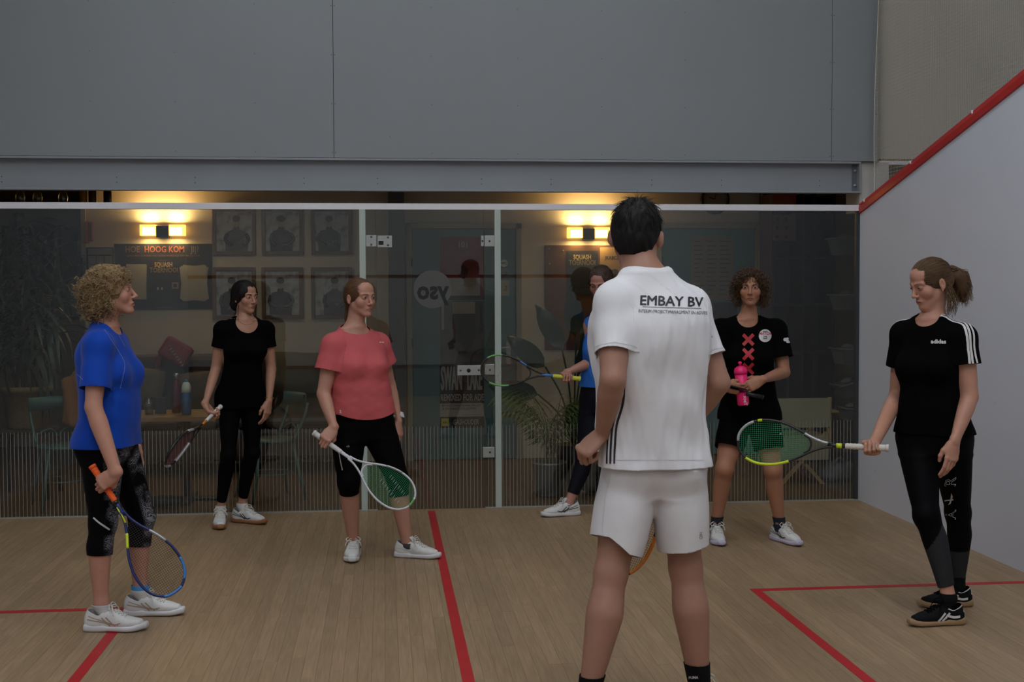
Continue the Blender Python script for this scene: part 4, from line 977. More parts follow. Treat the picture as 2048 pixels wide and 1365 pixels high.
# sports shoes and dark bags left on the clubroom floor
def floor_bag(nm, px, py, Y, w, d, h, m_, lb, cat='bag'):
    p = at(px, py, Y); t_ = empty(nm, (p[0], Y, 0)); tag(t_, lb, cat)
    V_, T_ = isomesh([loft((-w*.7, 0, h*.5), (w*.7, 0, h*.5), (0, 1, 0), [0, .5, 1], [d*.8, d, d*.8], [h*.46, h*.5, h*.44], k=.02, n=3.)], .014, disp=lambda X, Y_, Z: .01*noise3((X*7, Y_*7, Z*7), int(px))); V_[:, 2] -= V_[:, 2].min(); link('bag_body', mesh_np(nm, V_, T_), m_, t_)
    MB().tube(catmull([(-w*.5, -d*.6, h*.8), (-w*.2, -d*.8, h*1.15), (w*.2, -d*.8, h*1.15), (w*.5, -d*.6, h*.8)], 5), .01, 6).build('bag_handle', m_, t_)
floor_bag('sports_bag', 1222, 1005, .5, .2, .13, .24, mat('black_bag', (26, 27, 32), .6, var=.1, vscale=9), 'black sports bag on the floor behind the woman with glasses')
floor_bag('sports_bag', 1672, 985, .9, .1, .1, .17, mat('grey_bag', (110, 112, 116), .7, var=.25, vscale=12), 'small pale grey bag on the floor beside the canvas chair')
floor_bag('sports_bag', 330, 1008, .30, .14, .07, .08, mat('black_bag', (26, 27, 32), .6), 'low black bag on the floor under the wooden table')
# framed mirrors in the alcove
for (a, b, c_, d_, lb) in ((8, 452, 46, 560, 'black framed pane in the alcove at the far left'), (62, 455, 108, 590, 'black framed pane with a round label in the alcove'), (120, 455, 163, 640, 'tall black framed pane in the alcove next to the corner')):
    cc = at((a+c_)/2, (b+d_)/2, 4.15); t = empty('alcove_pane', tuple(cc)); tag(t, lb, 'frame', 'black framed panes in the alcove'); p = at(a, d_, 4.15)-cc; q = at(c_, b, 4.15)-cc
    for (x0, x1, z0, z1) in ((p[0], p[0]+.035, p[2], q[2]), (q[0]-.035, q[0], p[2], q[2]), (p[0], q[0], q[2]-.035, q[2]), (p[0], q[0], p[2], p[2]+.035)): MB().box(x0, x1, -.04, .0, z0, z1).build('frame_side', M_black, t)
    MB().box(p[0]+.035, q[0]-.035, -.01, 0, p[2]+.035, q[2]-.035).build('pane', mat('pane_dull', (120, 112, 88), .3) if a != 62 else mat('pane_dark', (42, 44, 42), .3), t)
    if a == 62: V2, F2 = disc2(.06, .06, 1, 20); MB().add([(x-.01, -.012, z+.2) for x, z in V2], F2).build('round_label', M_pw, t)
# glasses and bottles hanging in the gap above the glass wall, left
hz_ = 2.5
for k, (px_, nm, lb) in enumerate(((40, 'wine_glass', 'upside down wine glass hanging at the far left above the glass wall'), (75, 'wine_glass', 'upside down wine glass hanging second from the left above the glass wall'), (126, 'wine_glass', 'upside down wine glass hanging third from the left above the glass wall'))):
    p = at(px_, 385, 1.6); t = empty(nm, (p[0], 1.6, hz_)); tag(t, lb, 'glass', 'glasses hanging from the clubroom ceiling')
    MB().lathe([(.036, 0), (.036, -.004), (.005, -.008), (.004, -.08), (.03, -.1), (.04, -.14), (.032, -.19)], (0, 0, 0), 18).build('glass_body', glass_mat('wine_glass%d' % k, (.75, .75, .72), 3.), t)
for k, (px_, col, lb) in enumerate(((172, (150, 110, 50), 'thin brass bottle hanging in the gap above the glass wall'), (185, (70, 40, 26), 'brown bottle hanging in the gap above the glass wall'), (210, (30, 26, 22), 'black bottle hanging nearest the sconce above the glass wall'))):
    p = at(px_+(k-1)*5, 385, 1.6); t = empty('hanging_bottle', (p[0], 1.6, hz_)); tag(t, lb, 'bottle', 'bottles hanging from the clubroom ceiling')
    MB().lathe([(.03, -.22), (.034, -.2), (.034, -.09), (.014, -.05), (.013, -.01), (0, -.01)], (0, 0, 0), 16).build('bottle_body', mat('hb%d' % k, col, .3), t); MB().tube([(0, 0, 0), (0, 0, -.012)], .004, 6).build('hook', M_black, t)
# ================================================================== people
def A_(*v): return np.array(v, float)
def yawdir(deg): a = R_(deg); return A_(math.cos(a), math.sin(a), 0)
def rightof(deg): a = R_(deg); return A_(math.sin(a), -math.cos(a), 0)
UP = A_(0, 0, 1)

def skin_mat(name):
    m = mat(name, (200, 150, 125), .5, var=.05, vscale=30, bump=.04, bscale=260, attr='Col', spec=.35)
    b = m.node_tree.nodes['Principled BSDF']; b.inputs['Subsurface Weight'].default_value = .06; b.inputs['Subsurface Radius'].default_value = (.012, .005, .003); b.inputs['Subsurface Scale'].default_value = .5
    return m
def set_col(me, C):
    a = me.color_attributes.new('Col', 'FLOAT_COLOR', 'POINT')
    C4 = np.ones((len(C), 4), np.float32); C4[:, :3] = C; a.data.foreach_set('color', C4.ravel())
def orient(V, T):
    v = V[T]; vol = np.einsum('ij,ij->i', v[:, 0], np.cross(v[:, 1], v[:, 2])).sum()
    return T if vol > 0 else T[:, ::-1]

class Person: pass

def hand_prims(W, x, y, z, curls, thumb, s=1., spread=0.):
    """W wrist; x thumb side, y along the hand, z back of the hand"""
    def P(a, b, c): return W+(x*a+y*b+z*c)*s
    pr = [loft(P(0, -.012, 0), P(0, .085, -.002), x, [0, .25, .6, 1], [.024*s, .031*s, .038*s, .036*s], [.019*s, .018*s, .0155*s, .0125*s], k=.012),
          cone(P(.02, .02, -.008), .015*s, P(.03, .055, -.012), .012*s, k=.012)]
    base = [(.0275, .084), (.0095, .089), (-.009, .085), (-.0265, .076)]
    lens = [(.043, .026, .021), (.047, .030, .022), (.043, .028, .021), (.034, .021, .019)]
    rad = [.0092, .0095, .009, .0078]
    for i in range(4):
        p = P(base[i][0], base[i][1], -.001); a = 0.; rr = rad[i]*s
        dx = spread*(1.5-i)*.06
        c3 = curls[i] if isinstance(curls[0], (tuple, list)) else curls
        pr.append(ell(p, rr*1.12, k=.008))
        for j in range(3):
            a += R_(c3[j]); d = nz(y*math.cos(a)-z*math.sin(a)+x*dx); q = p+d*lens[i][j]*s
            pr.append(cone(p, rr*(1-.08*j), q, rr*(.93-.09*j), k=.0025)); p = q
    tp = [P(*t) for t in thumb]; tr = [.0135, .012, .0105, .0085]
    for j in range(3): pr.append(cone(tp[j], tr[j]*s, tp[j+1], tr[j+1]*s, k=.005 if j else .01))
    return pr
TH_REL = [(.02, .018, -.008), (.038, .05, -.02), (.042, .078, -.03), (.036, .100, -.038)]
TH_GRIP = [(.02, .018, -.01), (.042, .05, -.026), (.036, .078, -.050), (.012, .088, -.062)]
TH_FIST = [(.02, .018, -.01), (.036, .055, -.026), (.024, .078, -.045), (.0, .080, -.052)]

def make_person(sp):
    """sp: dict of joints (world), yaws and sizes -> Person with the fields the clothes re-use"""
    p = Person(); p.sp = sp; s = sp.get('s', 1.); p.s = s; man = sp.get('man', False); bd = sp.get('bulk', 1.)
    rP, rC = rightof(sp['yawP']), rightof(sp['yawC']); fP, fC = yawdir(sp['yawP']), yawdir(sp['yawC']); p.rP, p.rC, p.fP, p.fC = rP, rC, fP, fC
    cr, nk = sp['crotch'], sp['neck']; p.cr, p.nk = cr, nk
    tw = R_(sp['yawC']-sp['yawP'])
    ts = [0, .12, .3, .45, .66, .80, .90, 1.]
    if man: a = [.145, .165, .152, .150, .172, .182, .15, .06]; b = [.10, .115, .108, .105, .118, .115, .085, .06]
    else: a = [.15, .172, .152, .134, .144, .150, .122, .056]; b = [.105, .118, .108, .098, .108, .102, .078, .052]
    hw, ww, cw = sp.get('hip', 1.), sp.get('waist', 1.), sp.get('chest', 1.)
    f = np.array([hw, hw, (hw+ww)/2, ww, cw, cw, cw, 1.])*s*bd
    a = np.array(a)*f; b = np.array(b)*f
    ov = np.array(sp.get('spine', [0, -.0, .004, .006, 0, -.008, -.012, 0]))*s
    p.ts, p.ta, p.tb, p.tov, p.tw = ts, a, b, ov, tw
    def torso(da=0., db=0., k=.03, n=2.3, fa=1., fb=1.):
        A2 = a*fa+da; B2 = b*fb+db
        return loft(cr, nk, rP, ts, A2, B2, OV=ov, TW=[0, tw*.1, tw*.35, tw*.65, tw, tw, tw, tw], k=k, n=n, cap=.1)
    p.torso = torso
    ax = nk-cr
    def tpt(t, r, fw): return cr+ax*t+rC*r*s+fC*fw*s
    def ppt(t, r, fw): return cr+ax*t+rP*r*s+fP*fw*s
    p.tpt, p.ppt = tpt, ppt
    shR, shL, elR, elL = sp['shR'], sp['shL'], sp['elR'], sp['elL']
    T = [torso()]
    bu = sp.get('bust', 0 if man else 1.)
    p.bust = []
    if bu:
        for sd in (-1, 1): p.bust.append((tpt(.645, sd*.072, .062+.018*bu), A_(.062, .05+.012*bu, .056)*s))
        for c, r in p.bust: T.append(ell(c, r, np.stack([rC, fC, UP]), k=.04))
    p.glut = [(ppt(.10, sd*.075, -.058), A_(.085, .07, .085)*s*hw) for sd in (-1, 1)]
    for c, r in p.glut: T.append(ell(c, r, np.stack([rP, fP, UP]), k=.04))
    am = (1.16 if man else 1.)*sp.get('arm', 1.); lm = (1.06 if man else 1.)*sp.get('leg', 1.)
    p.trap = []
    for sh in (shR, shL): p.trap.append((nk+ax*(.012 if man else -.005), .040*s, sh+(nk-sh)*.12+UP*.004, .044*s*am)); p.trap.append((cr+ax*.86, .07*s, sh, .050*s*am))
    for q in p.trap: T.append(cone(*q, k=.035))
    p.delt = [(sh, .051*s*am) for sh in (shR, shL)]
    for c, r in p.delt: T.append(ell(c, r, k=.03))
    # arms
    p.arm = {}
    L = []
    for sd, sh, el in (('R', shR, elR), ('L', shL, elL)):
        wr = sp['wr'+sd]; L.append(loft(sh, el, UP*.2+fC, [0, .3, .65, 1], np.array([.049, .046, .041, .036])*s*am, np.array([.05, .05, .045, .037])*s*am, k=.03))
        fo = loft(el, wr, sp.get('fax'+sd, fC), [0, .22, .6, 1], np.array([.036, .041, .034, .026])*s*am, np.array([.036, .039, .031, .020])*s*am, k=.015)
        L.append(fo); p.arm[sd] = (sh, el, wr, fo, am)
    # legs
    p.leg = {}
    for sd, sg in (('R', 1), ('L', -1)):
        hp = sp.get('hip'+sd, cr+ax*.09+rP*sg*.082*s*hw); kn, an = sp['kn'+sd], sp['an'+sd]; fy = yawdir(sp['foot'+sd]); fk = nz(fP+fy*.8)
        sk = np.cross(fk, UP)
        th = loft(hp, kn, sk, [0, .3, .7, .9, 1], np.array([.088, .083, .066, .056, .053])*s*lm*hw, np.array([.092, .086, .068, .058, .054])*s*lm, k=.03)
        # v axis of the calf loft: cross(w,u); the belly of the calf lies behind
        w = nz(an-kn); u = nz(sk-w*(sk@w)); v = np.cross(w, u); back = -1. if v@fk > 0 else 1.
        cb = np.array([1, 1, 1.13, 1.08, 1., .97]) if man else 1.
        ca = loft(kn, an, sk, [0, .08, .3, .62, .88, 1], np.array([.050, .050, .053, .041, .031, .031])*s*lm*cb, np.array([.054, .052, .056, .044, .035, .038])*s*lm*cb, OV=np.array([0, .004, .014, .010, .004, .0])*back*s, k=.03)
        kc = ell(kn+fk*.018*s, A_(.034, .034, .040)*s*lm, k=.025)
        L += [th, ca, kc, cone(an-UP*.01, .03*s, an-UP*(an[2]-.04)+fy*.03, .03*s, k=.02), cone(an-UP*(an[2]-.04)+fy*.02, .028*s, an-UP*(an[2]-.03)+fy*.12*s, .022*s, k=.02)]
        p.leg[sd] = (hp, kn, an, fy, fk, sk, lm, back)
    # head
    hy, hpch, hr = sp['head_yaw'], sp.get('head_pitch', 0), sp.get('head_roll', 0)
    f0 = yawdir(hy); r0 = rightof(hy); u0 = UP
    f1 = f0*math.cos(R_(hpch))+u0*math.sin(R_(hpch)); u1 = u0*math.cos(R_(hpch))-f0*math.sin(R_(hpch))
    r2 = r0*math.cos(R_(hr))+u1*math.sin(R_(hr)); u2 = u1*math.cos(R_(hr))-r0*math.sin(R_(hr))
    H = sp['head']; hs = sp.get('hs', 1.); p.hs = hs; p.H, p.hr, p.hf, p.hu = H, r2, f1, u2
    HX = np.stack([r2, f1, u2]); p.HX = HX
    def h(x, y, z): return H+(r2*x+f1*y+u2*z)*hs
    p.h = h
    def E_(c, r, k=.015, sub=False, tilt=None): return ell(h(*c), A_(*r)*hs if not np.isscalar(r) else r*hs, HX, k=k*hs, sub=sub)
    def C_(c0, q0, c1, q1, k=.012, sub=False): return cone(h(*c0), q0*hs, h(*c1), q1*hs, k=k*hs, sub=sub)
    eo = sp.get('ear', 0.); jw = sp.get('jaw', 1.)*(1. if man else .88); cz = 0. if man else .005; ns = sp.get('nose', 1.); fw_ = sp.get('facew', 1.)
    hd = [E_((0, -.018, .03), (.073*fw_, .091, .077)), E_((0, .030, .042), (.060*fw_, .050, .050), .02), E_((0, .034, -.03), (.056*fw_, .050, .060), .02),
          loft(h(0, .02, -.06), h(0, .060, -.098+cz), r2, [0, 1], [.048*hs*jw, .022*hs*jw], [.03*hs, .018*hs], k=.02)]
    for q in (-1, 1):
        hd += [C_((q*.050*jw*fw_, -.004, -.045), .018, (q*.018*jw, .058, -.099+cz), .015*jw, .02), E_((q*.038*fw_, .050, -.028), (.022, .022, .022), .022), C_((q*.012, .081, .0175), .0085, (q*.043*fw_, .066, .0165), .008, .014),
               E_((q*.031, .096, .0), (.0165, .016, .0115), .010, True), E_((q*.031, .0695, .0), (.0145, .0142, .0122), .004)]
    hd += [C_((0, .081, .010), .0072, (0, .080+.021*ns, -.030), .0080, .012), E_((0, .0805+.0215*ns, -.0345), (.0102, .0105, .0092), .007)]
    for q in (-1, 1): hd += [E_((q*.0115, .079+.012*ns, -.0385), (.0070, .0085, .0068), .006), E_((q*.006, .0815+.014*ns, -.0455), (.0034, .0045, .0030), .002, True)]
    hd += [E_((0, .070, -.066), (.025, .018, .022), .015), E_((0, .073, -.103+cz), (.016*jw, .013, .012), .015)]
    for q in (-1, 1): hd += [C_((q*.0205, .0815, -.0665), .0024, (q*.004, .0896, -.0625), .0048, .003), C_((q*.0195, .0810, -.0685), .0026, (q*.0, .0880, -.0725), .0060, .003)]
    for q in (-1, 1): hd += [E_((q*(.0765*fw_+eo), -.014, -.010), (.0085+eo*.6, .0165, .028), .005), E_((q*(.0855*fw_+eo*1.5), -.008, -.008), (.006, .009, .015), .003, True), E_((q*(.078*fw_+eo*.6), -.008, -.032), (.006, .008, .009), .004)]
    nkr = (.062 if man else .050)*sp.get('neckw', 1.)*s
    neckp = loft(nk-ax*.06, h(0, -.022, -.045), r2, [0, .35, .7, 1], [nkr*1.25, nkr*1.02, nkr*.98, nkr], [nkr*1.15, nkr*1.04, nkr*1.05, nkr*1.1], k=.03)
    p.headp, p.neckp = hd, neckp
    p.bodyp = T+L+[neckp]
    p.base = A_((sp['anR'][0]+sp['anL'][0])/2, (sp['anR'][1]+sp['anL'][1])/2, 0.)
    return p

def head_mask(p, V):
    q = (V-p.H)/p.hs; return q@p.hr, q@p.hf, q@p.hu

def build_body(p, root, skin, lip, matname, hB=.0082, hH=.0026, hH2=.0027):
    """one continuous skin: trunk and limbs, head, hands; colour attribute holds skin and lip colour and the shade of the mouth line"""
    sp = p.sp; VV, TT = [], []; n = 0
    V, T = isomesh(p.bodyp, hB); VV.append(V); TT.append(T); n += len(V)
    lo = p.H-.18; hi = p.H+.18
    V, T = isomesh(p.headp+[p.neckp], hH, lo, hi)
    w = nz(p.h(0, -.022, -.045)-(p.nk-(p.nk-p.cr)*.06)); s_ = (V-p.H)@p.hu/p.hs+.135+.25*np.maximum(0, -((V-p.H)@p.hf)/p.hs)
    V, T = clip(V, T, s_)
    p.headV, p.headT = V, orient(V, T); p.head_bvh = BVHTree.FromPolygons([tuple(v) for v in V], [tuple(t) for t in T])
    h0 = n; VV.append(V); TT.append(T+n); n += len(V); h1 = n
    for sd in 'RL':
        hp = sp.get('hand'+sd)
        if hp is None: continue
        sh, el, wr, fo, am = p.arm[sd]
        pr = hand_prims(wr, *hp['ax'], hp['curls'], hp['thumb'], hp.get('s', p.s*(1.08 if sp.get('man') else .98)), hp.get('spread', 0))
        c = np.mean([q.lo for q in pr], 0); V, T = isomesh([fo]+pr, hH2, np.min([q.lo for q in pr], 0)-.03, np.max([q.hi for q in pr], 0)+.03)
        w = nz(wr-el); V, T = clip(V, T, (V-wr)@w+.035); VV.append(V); TT.append(T+n); n += len(V)
    V = np.concatenate(VV); T = np.concatenate(TT)
    C = np.tile(np.array(lin(skin)), (len(V), 1))
    hv = V[h0:h1]; x, y, z = head_mask(p, hv)
    # lips and a touch of natural redness on nose, cheeks and ears
    zc = -.0670+.0015*np.cos(x/.012)
    up = np.clip((.0062*np.clip(1-(np.abs(x)/.0225)**2.2, 0, 1)-(z-zc))/.0014, 0, 1)*np.clip((z-zc+.0012)/.0012, 0, 1)
    dn = np.clip((.0080*np.clip(1-(np.abs(x)/.0215)**2.2, 0, 1)-(zc-z))/.0014, 0, 1)*np.clip((zc-z+.0012)/.0012, 0, 1)
    lipm = np.clip(up+dn, 0, 1)*(y > .072)*(np.abs(x) < .0235)
    lc = np.array(lin(lip)); C[h0:h1] = C[h0:h1]*(1-lipm[:, None])+lc*lipm[:, None]
    mouth_shade = np.exp(-((z-zc)/.0010)**2)*(np.abs(x) < .0225)*(y > .076); C[h0:h1] *= (1-.55*mouth_shade)[:, None]  # shade between the lips put into the colour as a dark line
    red = .35*np.exp(-(((np.abs(x)-.036)/.02)**2+((z+.032)/.02)**2))*(y > .03)+.3*np.exp(-((x/.012)**2+((z+.036)/.01)**2))*(y > .085)
    C[h0:h1] *= (1-red[:, None]*np.array([.02, .22, .2]))
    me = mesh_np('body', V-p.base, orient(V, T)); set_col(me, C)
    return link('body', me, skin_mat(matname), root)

def face_details(p, body, brow, iris, lids=1.0, gaze=(0, 0), brow_w=1., brow_z=.0, lash=(40, 28, 24)):
    bv = p.head_bvh; base = p.base; hs = p.hs
    M_w = mat('eye_white', (196, 186, 180), .25, spec=.6); M_p = mat('eye_black', (12, 10, 10), .15); M_i = mat('iris_%d_%d_%d' % iris, iris, .2); M_l = mat('lash_%d' % lash[0], lash, .8); M_b = mat('brow_%d_%d_%d' % brow, brow, .9, var=.2, vscale=200)
    M_cr = mat('lid_fold', (96, 62, 52), .8)
    for q in (-1, 1):
        c = p.h(q*.031, .10, .0); ux, uy, d = p.hr*q, p.hu, -p.hf
        n = 14; up = [(-.0125+.025*i/n, lids*.0052*math.sin(math.pi*(i/n)**.9)**.8+.0006*(i/n)) for i in range(n+1)]; dn = [(-.0125+.025*i/n, -(.0036*lids**.5)*math.sin(math.pi*i/n)+.0006*(i/n)) for i in range(n+1)]
        V2 = [(a*hs, b*hs) for a, b in up]+[(a*hs, b*hs) for a, b in dn]; F = [(i, i+1, n+1+i+1, n+1+i) for i in range(n)]
        ey = decal('eye', bv, V2, F, c, ux, uy, d, M_w, body, base, .0005*hs)
        def clipdisc(r, gx, gz, nn=20):
            V = [(gx, gz)]
            for i in range(nn):
                a = 2*math.pi*i/nn; x = gx+r*math.cos(a); z = gz+r*math.sin(a); f = (x+.0125)/.025
                if 0 < f < 1: z = min(z, lids*.0050*math.sin(math.pi*f**.9)**.8+.0003); z = max(z, -(.0034*lids**.5)*math.sin(math.pi*f))
                V.append((x, z))
            return [(a*hs, b*hs) for a, b in V], [(0, 1+i, 1+(i+1) % nn) for i in range(nn)]
        gx, gz = gaze[0]*q, gaze[1]
        V2, F = clipdisc(.0056, gx, gz); decal('iris', bv, V2, F, c, ux, uy, d, M_i, ey, base, .0009*hs)
        V2, F = clipdisc(.0027, gx, gz); decal('pupil', bv, V2, F, c, ux, uy, d, M_p, ey, base, .0012*hs)
        lt = [(a, b+(.0016+.0008*(i/n))*(.35+.65*math.sin(math.pi*min(1, i/n*.9+.1)))) for i, (a, b) in enumerate(up)]
        V2 = [(a*hs, b*hs) for a, b in up]+[(a*hs, b*hs) for a, b in lt]; F = [(n+1+i, n+1+i+1, i+1, i) for i in range(n)]
        decal('upper_lashes', bv, V2, F, c, ux, uy, d, M_l, ey, base, .0011*hs)
        lt = [(a, b-.0008*math.sin(math.pi*i/n)) for i, (a, b) in enumerate(dn)]
        V2 = [(a*hs, b*hs) for a, b in dn]+[(a*hs, b*hs) for a, b in lt]; F = [(i, i+1, n+1+i+1, n+1+i) for i in range(n)]
        decal('lower_lid', bv, V2, F, c, ux, uy, d, M_cr, ey, base, .0007*hs)
        cr = [(a*1.05, .0085+.0022*math.sin(math.pi*i/n)) for i, (a, b) in enumerate(up)]
        V2 = [(a*hs, b*hs) for a, b in cr]+[(a*hs, (b+.0007)*hs) for a, b in cr]; F = [(i, i+1, n+1+i+1, n+1+i) for i in range(n)]
        decal('lid_fold', bv, V2, F, c, ux, uy, d, M_cr, ey, base, .0004*hs)
        n = 10; bl = []; bh = []
        for i in range(n+1):
            t = i/n; x = -.017+.036*t; z = .0165+brow_z+.0045*math.sin(math.pi*min(1, t*.8+.05))-.002*t; w = (.0032-.0022*t)*brow_w*(.5 if i == 0 else 1)
            bl.append((x*hs, (z-w)*hs)); bh.append((x*hs, (z+w)*hs))
        decal('eyebrow', bv, bl+bh, [(i, i+1, n+1+i+1, n+1+i) for i in range(n)], c, ux, uy, d, M_b, body, base, .0010*hs)

# ------------------------------------------------------------------ hair
def hair_mat(name, rgb, rgb2, rough=.45):
    return mat(name, rgb, rough+.15, var=.2, vscale=90, rgb2=rgb2, spec=.2)
def hair_cap(p, root, material, thick=.012, face=(.0, .118, -.03, .070, .066, .092), extra=(), cut=None, h=.004, amp=.003, seed=1, low=-.055, side=1., name='hair'):
    """scalp volume minus the face; face = exclusion ellipsoid (x,y,z,rx,ry,rz) in head units"""
    hs = p.hs; t = thick
    pr = [ell(p.h(0, -.018, .031), A_(.073*side+t, .091+t, .077+t)*hs, p.HX, k=.015), ell(p.h(0, -.050, -.015), A_(.062*side+t*.8, .055+t*.8, .055)*hs, p.HX, k=.03)]+[e(p) if callable(e) else e for e in extra]
    fx, fy, fz, rx, ry, rz = face
    pr.append(ell(p.h(fx, fy, fz), A_(rx, ry, rz)*hs, p.HX, k=.012, sub=True))
    def dsp(X, Y, Z):
        q = np.stack([X, Y, Z], -1)-p.H; x, y, z = q@p.hr, q@p.hf, q@p.hu
        return amp*noise3((x*38, y*14+z*10, z*12), seed, 2)
    V, T = isomesh(pr, h, disp=dsp)
    x, y, z = head_mask(p, V)
    if cut is not None: V, T = clip(V, T, cut(x, y, z))
    return link(name, mesh_np(name, V-p.base, orient(V, T)), material, root), V, orient(V, T)
def combed(p, V, T, target, n, seed, Ln=(.05, .09), keep=None, lift=.0012):
    """hair paths lying on the cap, running toward a gathering point"""
    bv = BVHTree.FromPolygons([tuple(v) for v in V], [tuple(t) for t in T]); rr = np.random.default_rng(seed); out = []
    x, y, z = head_mask(p, V); ok = np.nonzero(keep(x, y, z))[0] if keep else np.arange(len(V))
    for i in rr.choice(ok, n):
        q = V[i].copy(); L_ = rr.uniform(*Ln); P = []; wob = rr.normal(size=3)*.06
        for k in range(9):
            loc, nr, _, _ = bv.find_nearest(Vector(q)); loc = A_(*loc); nr = A_(*nr)
            if nr@(loc-p.H) < 0: nr = -nr
            P.append(loc+nr*(lift*math.sin(math.pi*(k+.5)/9)*1.4-.0002)); d = target-loc
            if np.linalg.norm(d) < .02: break
            d = nz(d)+wob; d = nz(d-nr*(d@nr)); q = loc+d*L_/8
        if len(P) > 3: out.append(P)
    return out
def strands(p, parent, material, paths, r=.0007, sides=3, name='strands'):
    m = MB()
    for P in paths:
        n = len(P); m.tube(P, np.linspace(r, r*.35, n) if np.isscalar(r) else r, sides, cap=False)
    m.v = [(a[0]-p.base[0], a[1]-p.base[1], a[2]-p.base[2]) for a in m.v]
    return link(name, m.mesh(name), material, parent, kind='stuff')

# ------------------------------------------------------------------ clothes
def cloth_mat(name, rgb, rough=.85, var=.04, bump=.15, bscale=420., attr=None, sheen=.0, spec=.18):
    return mat(name, rgb, rough, var=var, vscale=9, bump=bump, bscale=bscale, attr=attr, sheen=sheen, spec=spec)
def solid(o, th=.0022):
    m = o.modifiers.new('thickness', 'SOLIDIFY'); m.thickness = th; m.offset = -1; return o
def top_garment(p, root, material, name, hem, ease=.012, sleeve=(.62, .62), sl_r=.012, sl_flare=.012, neck=(.0, .03, .02, .075, .085, .06), wr=.004, h=.0055, drape=None, seed=1, flare=0., col=None, hem_fn=None, n=2.4, fold=(5, 5, 2.2), sleeveless=False, bust=1., fa=1.0, fb=1.0, thighs=True):
    """T-shirt from inflated trunk and sleeves; cut open at hem, cuffs and neckline"""
    s = p.s; ts = np.array(p.ts); e = np.interp(ts, [0, .12, .3, .45, .66, .8, .9, 1], drape) if drape is not None else np.full(len(ts), ease)
    e[-1] = min(e[-1], .012); e[-2] = min(e[-2], .014)
    ext = .28; ax = p.nk-p.cr; c0 = p.cr-ax*ext      # run past the crotch so the hem can hang free
    tt = np.concatenate([[0], (ts+ext)/(1+ext)]); a = np.concatenate([[p.ta[1]*1.0+flare], np.maximum(p.ta, [p.ta[1]]+[0]*7)])*fa+np.concatenate([[e[0]], e]); b = np.concatenate([[p.tb[1]+flare], np.maximum(p.tb, [p.tb[1]]+[0]*7)])*fb+np.concatenate([[e[0]], e])
    tw = p.tw; TW = [0, 0, tw*.1, tw*.35, tw*.65, tw, tw, tw, tw]
    tor = [loft(c0, p.nk, p.rP, tt, a, b, OV=np.concatenate([[p.tov[0]], p.tov]), TW=TW, k=.03, n=n, cap=.3)]
    for c, r in p.bust: tor.append(ell(c, r*bust+ease*.9, np.stack([p.rC, p.fC, UP]), k=.05))
    for c, r in p.glut: tor.append(ell(c, r+ease*.7, np.stack([p.rP, p.fP, UP]), k=.05))
    for sd in ('RL' if thighs else ''):
        hp, kn = p.leg[sd][:2]; tor.append(cone(hp, .088*s*p.leg[sd][6]*p.sp.get('hip', 1.)+max(e[0], .01), hp+(kn-hp)*.4, .082*s*p.leg[sd][6]+max(e[0], .01), k=.06))
    for q in p.trap: tor.append(cone(q[0], q[1]+ease*.55, q[2], q[3]+ease*.55, k=.035))
    for c, r in p.delt: tor.append(ell(c, r+ease*.7, k=.03))
    slv = {}
    if not sleeveless:
        for sd, fr in zip('RL', sleeve):
            sh, el, wr_, fo, am = p.arm[sd]; r0 = .05*s*am
            q = min(fr+.045, .999)
            slv[sd] = loft(sh, sh+(el-sh)*q, UP*.2+p.fC, [0, .5, 1], [r0+sl_r, r0+sl_r+sl_flare*.6, r0+sl_r*.9+sl_flare], [r0+sl_r, r0+sl_r+sl_flare*.6, r0+sl_r*.9+sl_flare], k=.03, cap=(.9, .12))
    fx, fy, fz = fold
    def dsp(X, Y, Z):
        q = (X*fx*2, Y*fy*2, Z*fz*2); m = 1.
        for c, r in p.delt: m = m*np.clip((np.sqrt((X-c[0])**2+(Y-c[1])**2+(Z-c[2])**2)-.10*s)/(.10*s), 0, 1)
        return m*(wr*noise3(q, seed, 3)+wr*.45*noise3((X*fx*5, Y*fy*5, Z*fz*4), seed+5, 2))
    V, T = isomesh(tor, h, disp=dsp); T = orient(V, T)
    V, T = clip(V, T, V[:, 2]-(hem if hem_fn is None else hem_fn(V)))
    for sd, pr in slv.items():      # each sleeve blends into the trunk and is cut square at the cuff
        V2, T2 = isomesh(tor+[pr], h, pr.lo-.02, pr.hi+.02, disp=dsp); T2 = orient(V2, T2) if False else T2
        sh, el, _, _, _ = p.arm[sd]; w = el-sh; L_ = np.linalg.norm(w); fr = sleeve[0] if sd == 'R' else sleeve[1]
        dT = field_pts(tor, V2); dS = pr.fn(V2[:, 0], V2[:, 1], V2[:, 2]); al = (V2-sh)@(w/L_)
        V2, T2 = clip(V2, T2, np.minimum(.022-dS, fr*L_-al))
        nrm = np.cross(V2[T2[:, 1]]-V2[T2[:, 0]], V2[T2[:, 2]]-V2[T2[:, 0]]); cen = V2[T2].mean(1); q = cen-sh; rad = q-np.outer(q@(w/L_), w/L_)
        if (nrm*rad).sum() < 0: T2 = T2[:, ::-1]; nrm = -nrm
        vn = np.zeros_like(V2)
        for k_ in range(3): np.add.at(vn, T2[:, k_], nrm)
        V2 = V2+vn/(np.linalg.norm(vn, axis=1)[:, None]+1e-12)*.0008      # the sleeve lies a seam's thickness above the trunk piece
        T = np.concatenate([T, T2+len(V)]); V = np.concatenate([V, V2])
    if sleeveless:
        for sd in 'RL':
            sh = p.arm[sd][0]; c = sh+(p.nk-sh)*-.28-UP*.035
            q = (V-c); d = np.sqrt((q@p.rC/.062)**2+(q@p.fC/.085)**2+(q@UP/.10)**2)-1
            V, T = clip(V, T, d*.06)
    nx, nf, nu, rx, rf, ru = neck
    c = p.nk+(p.rC*nx+p.fC*nf+UP*nu)*s; q = V-c
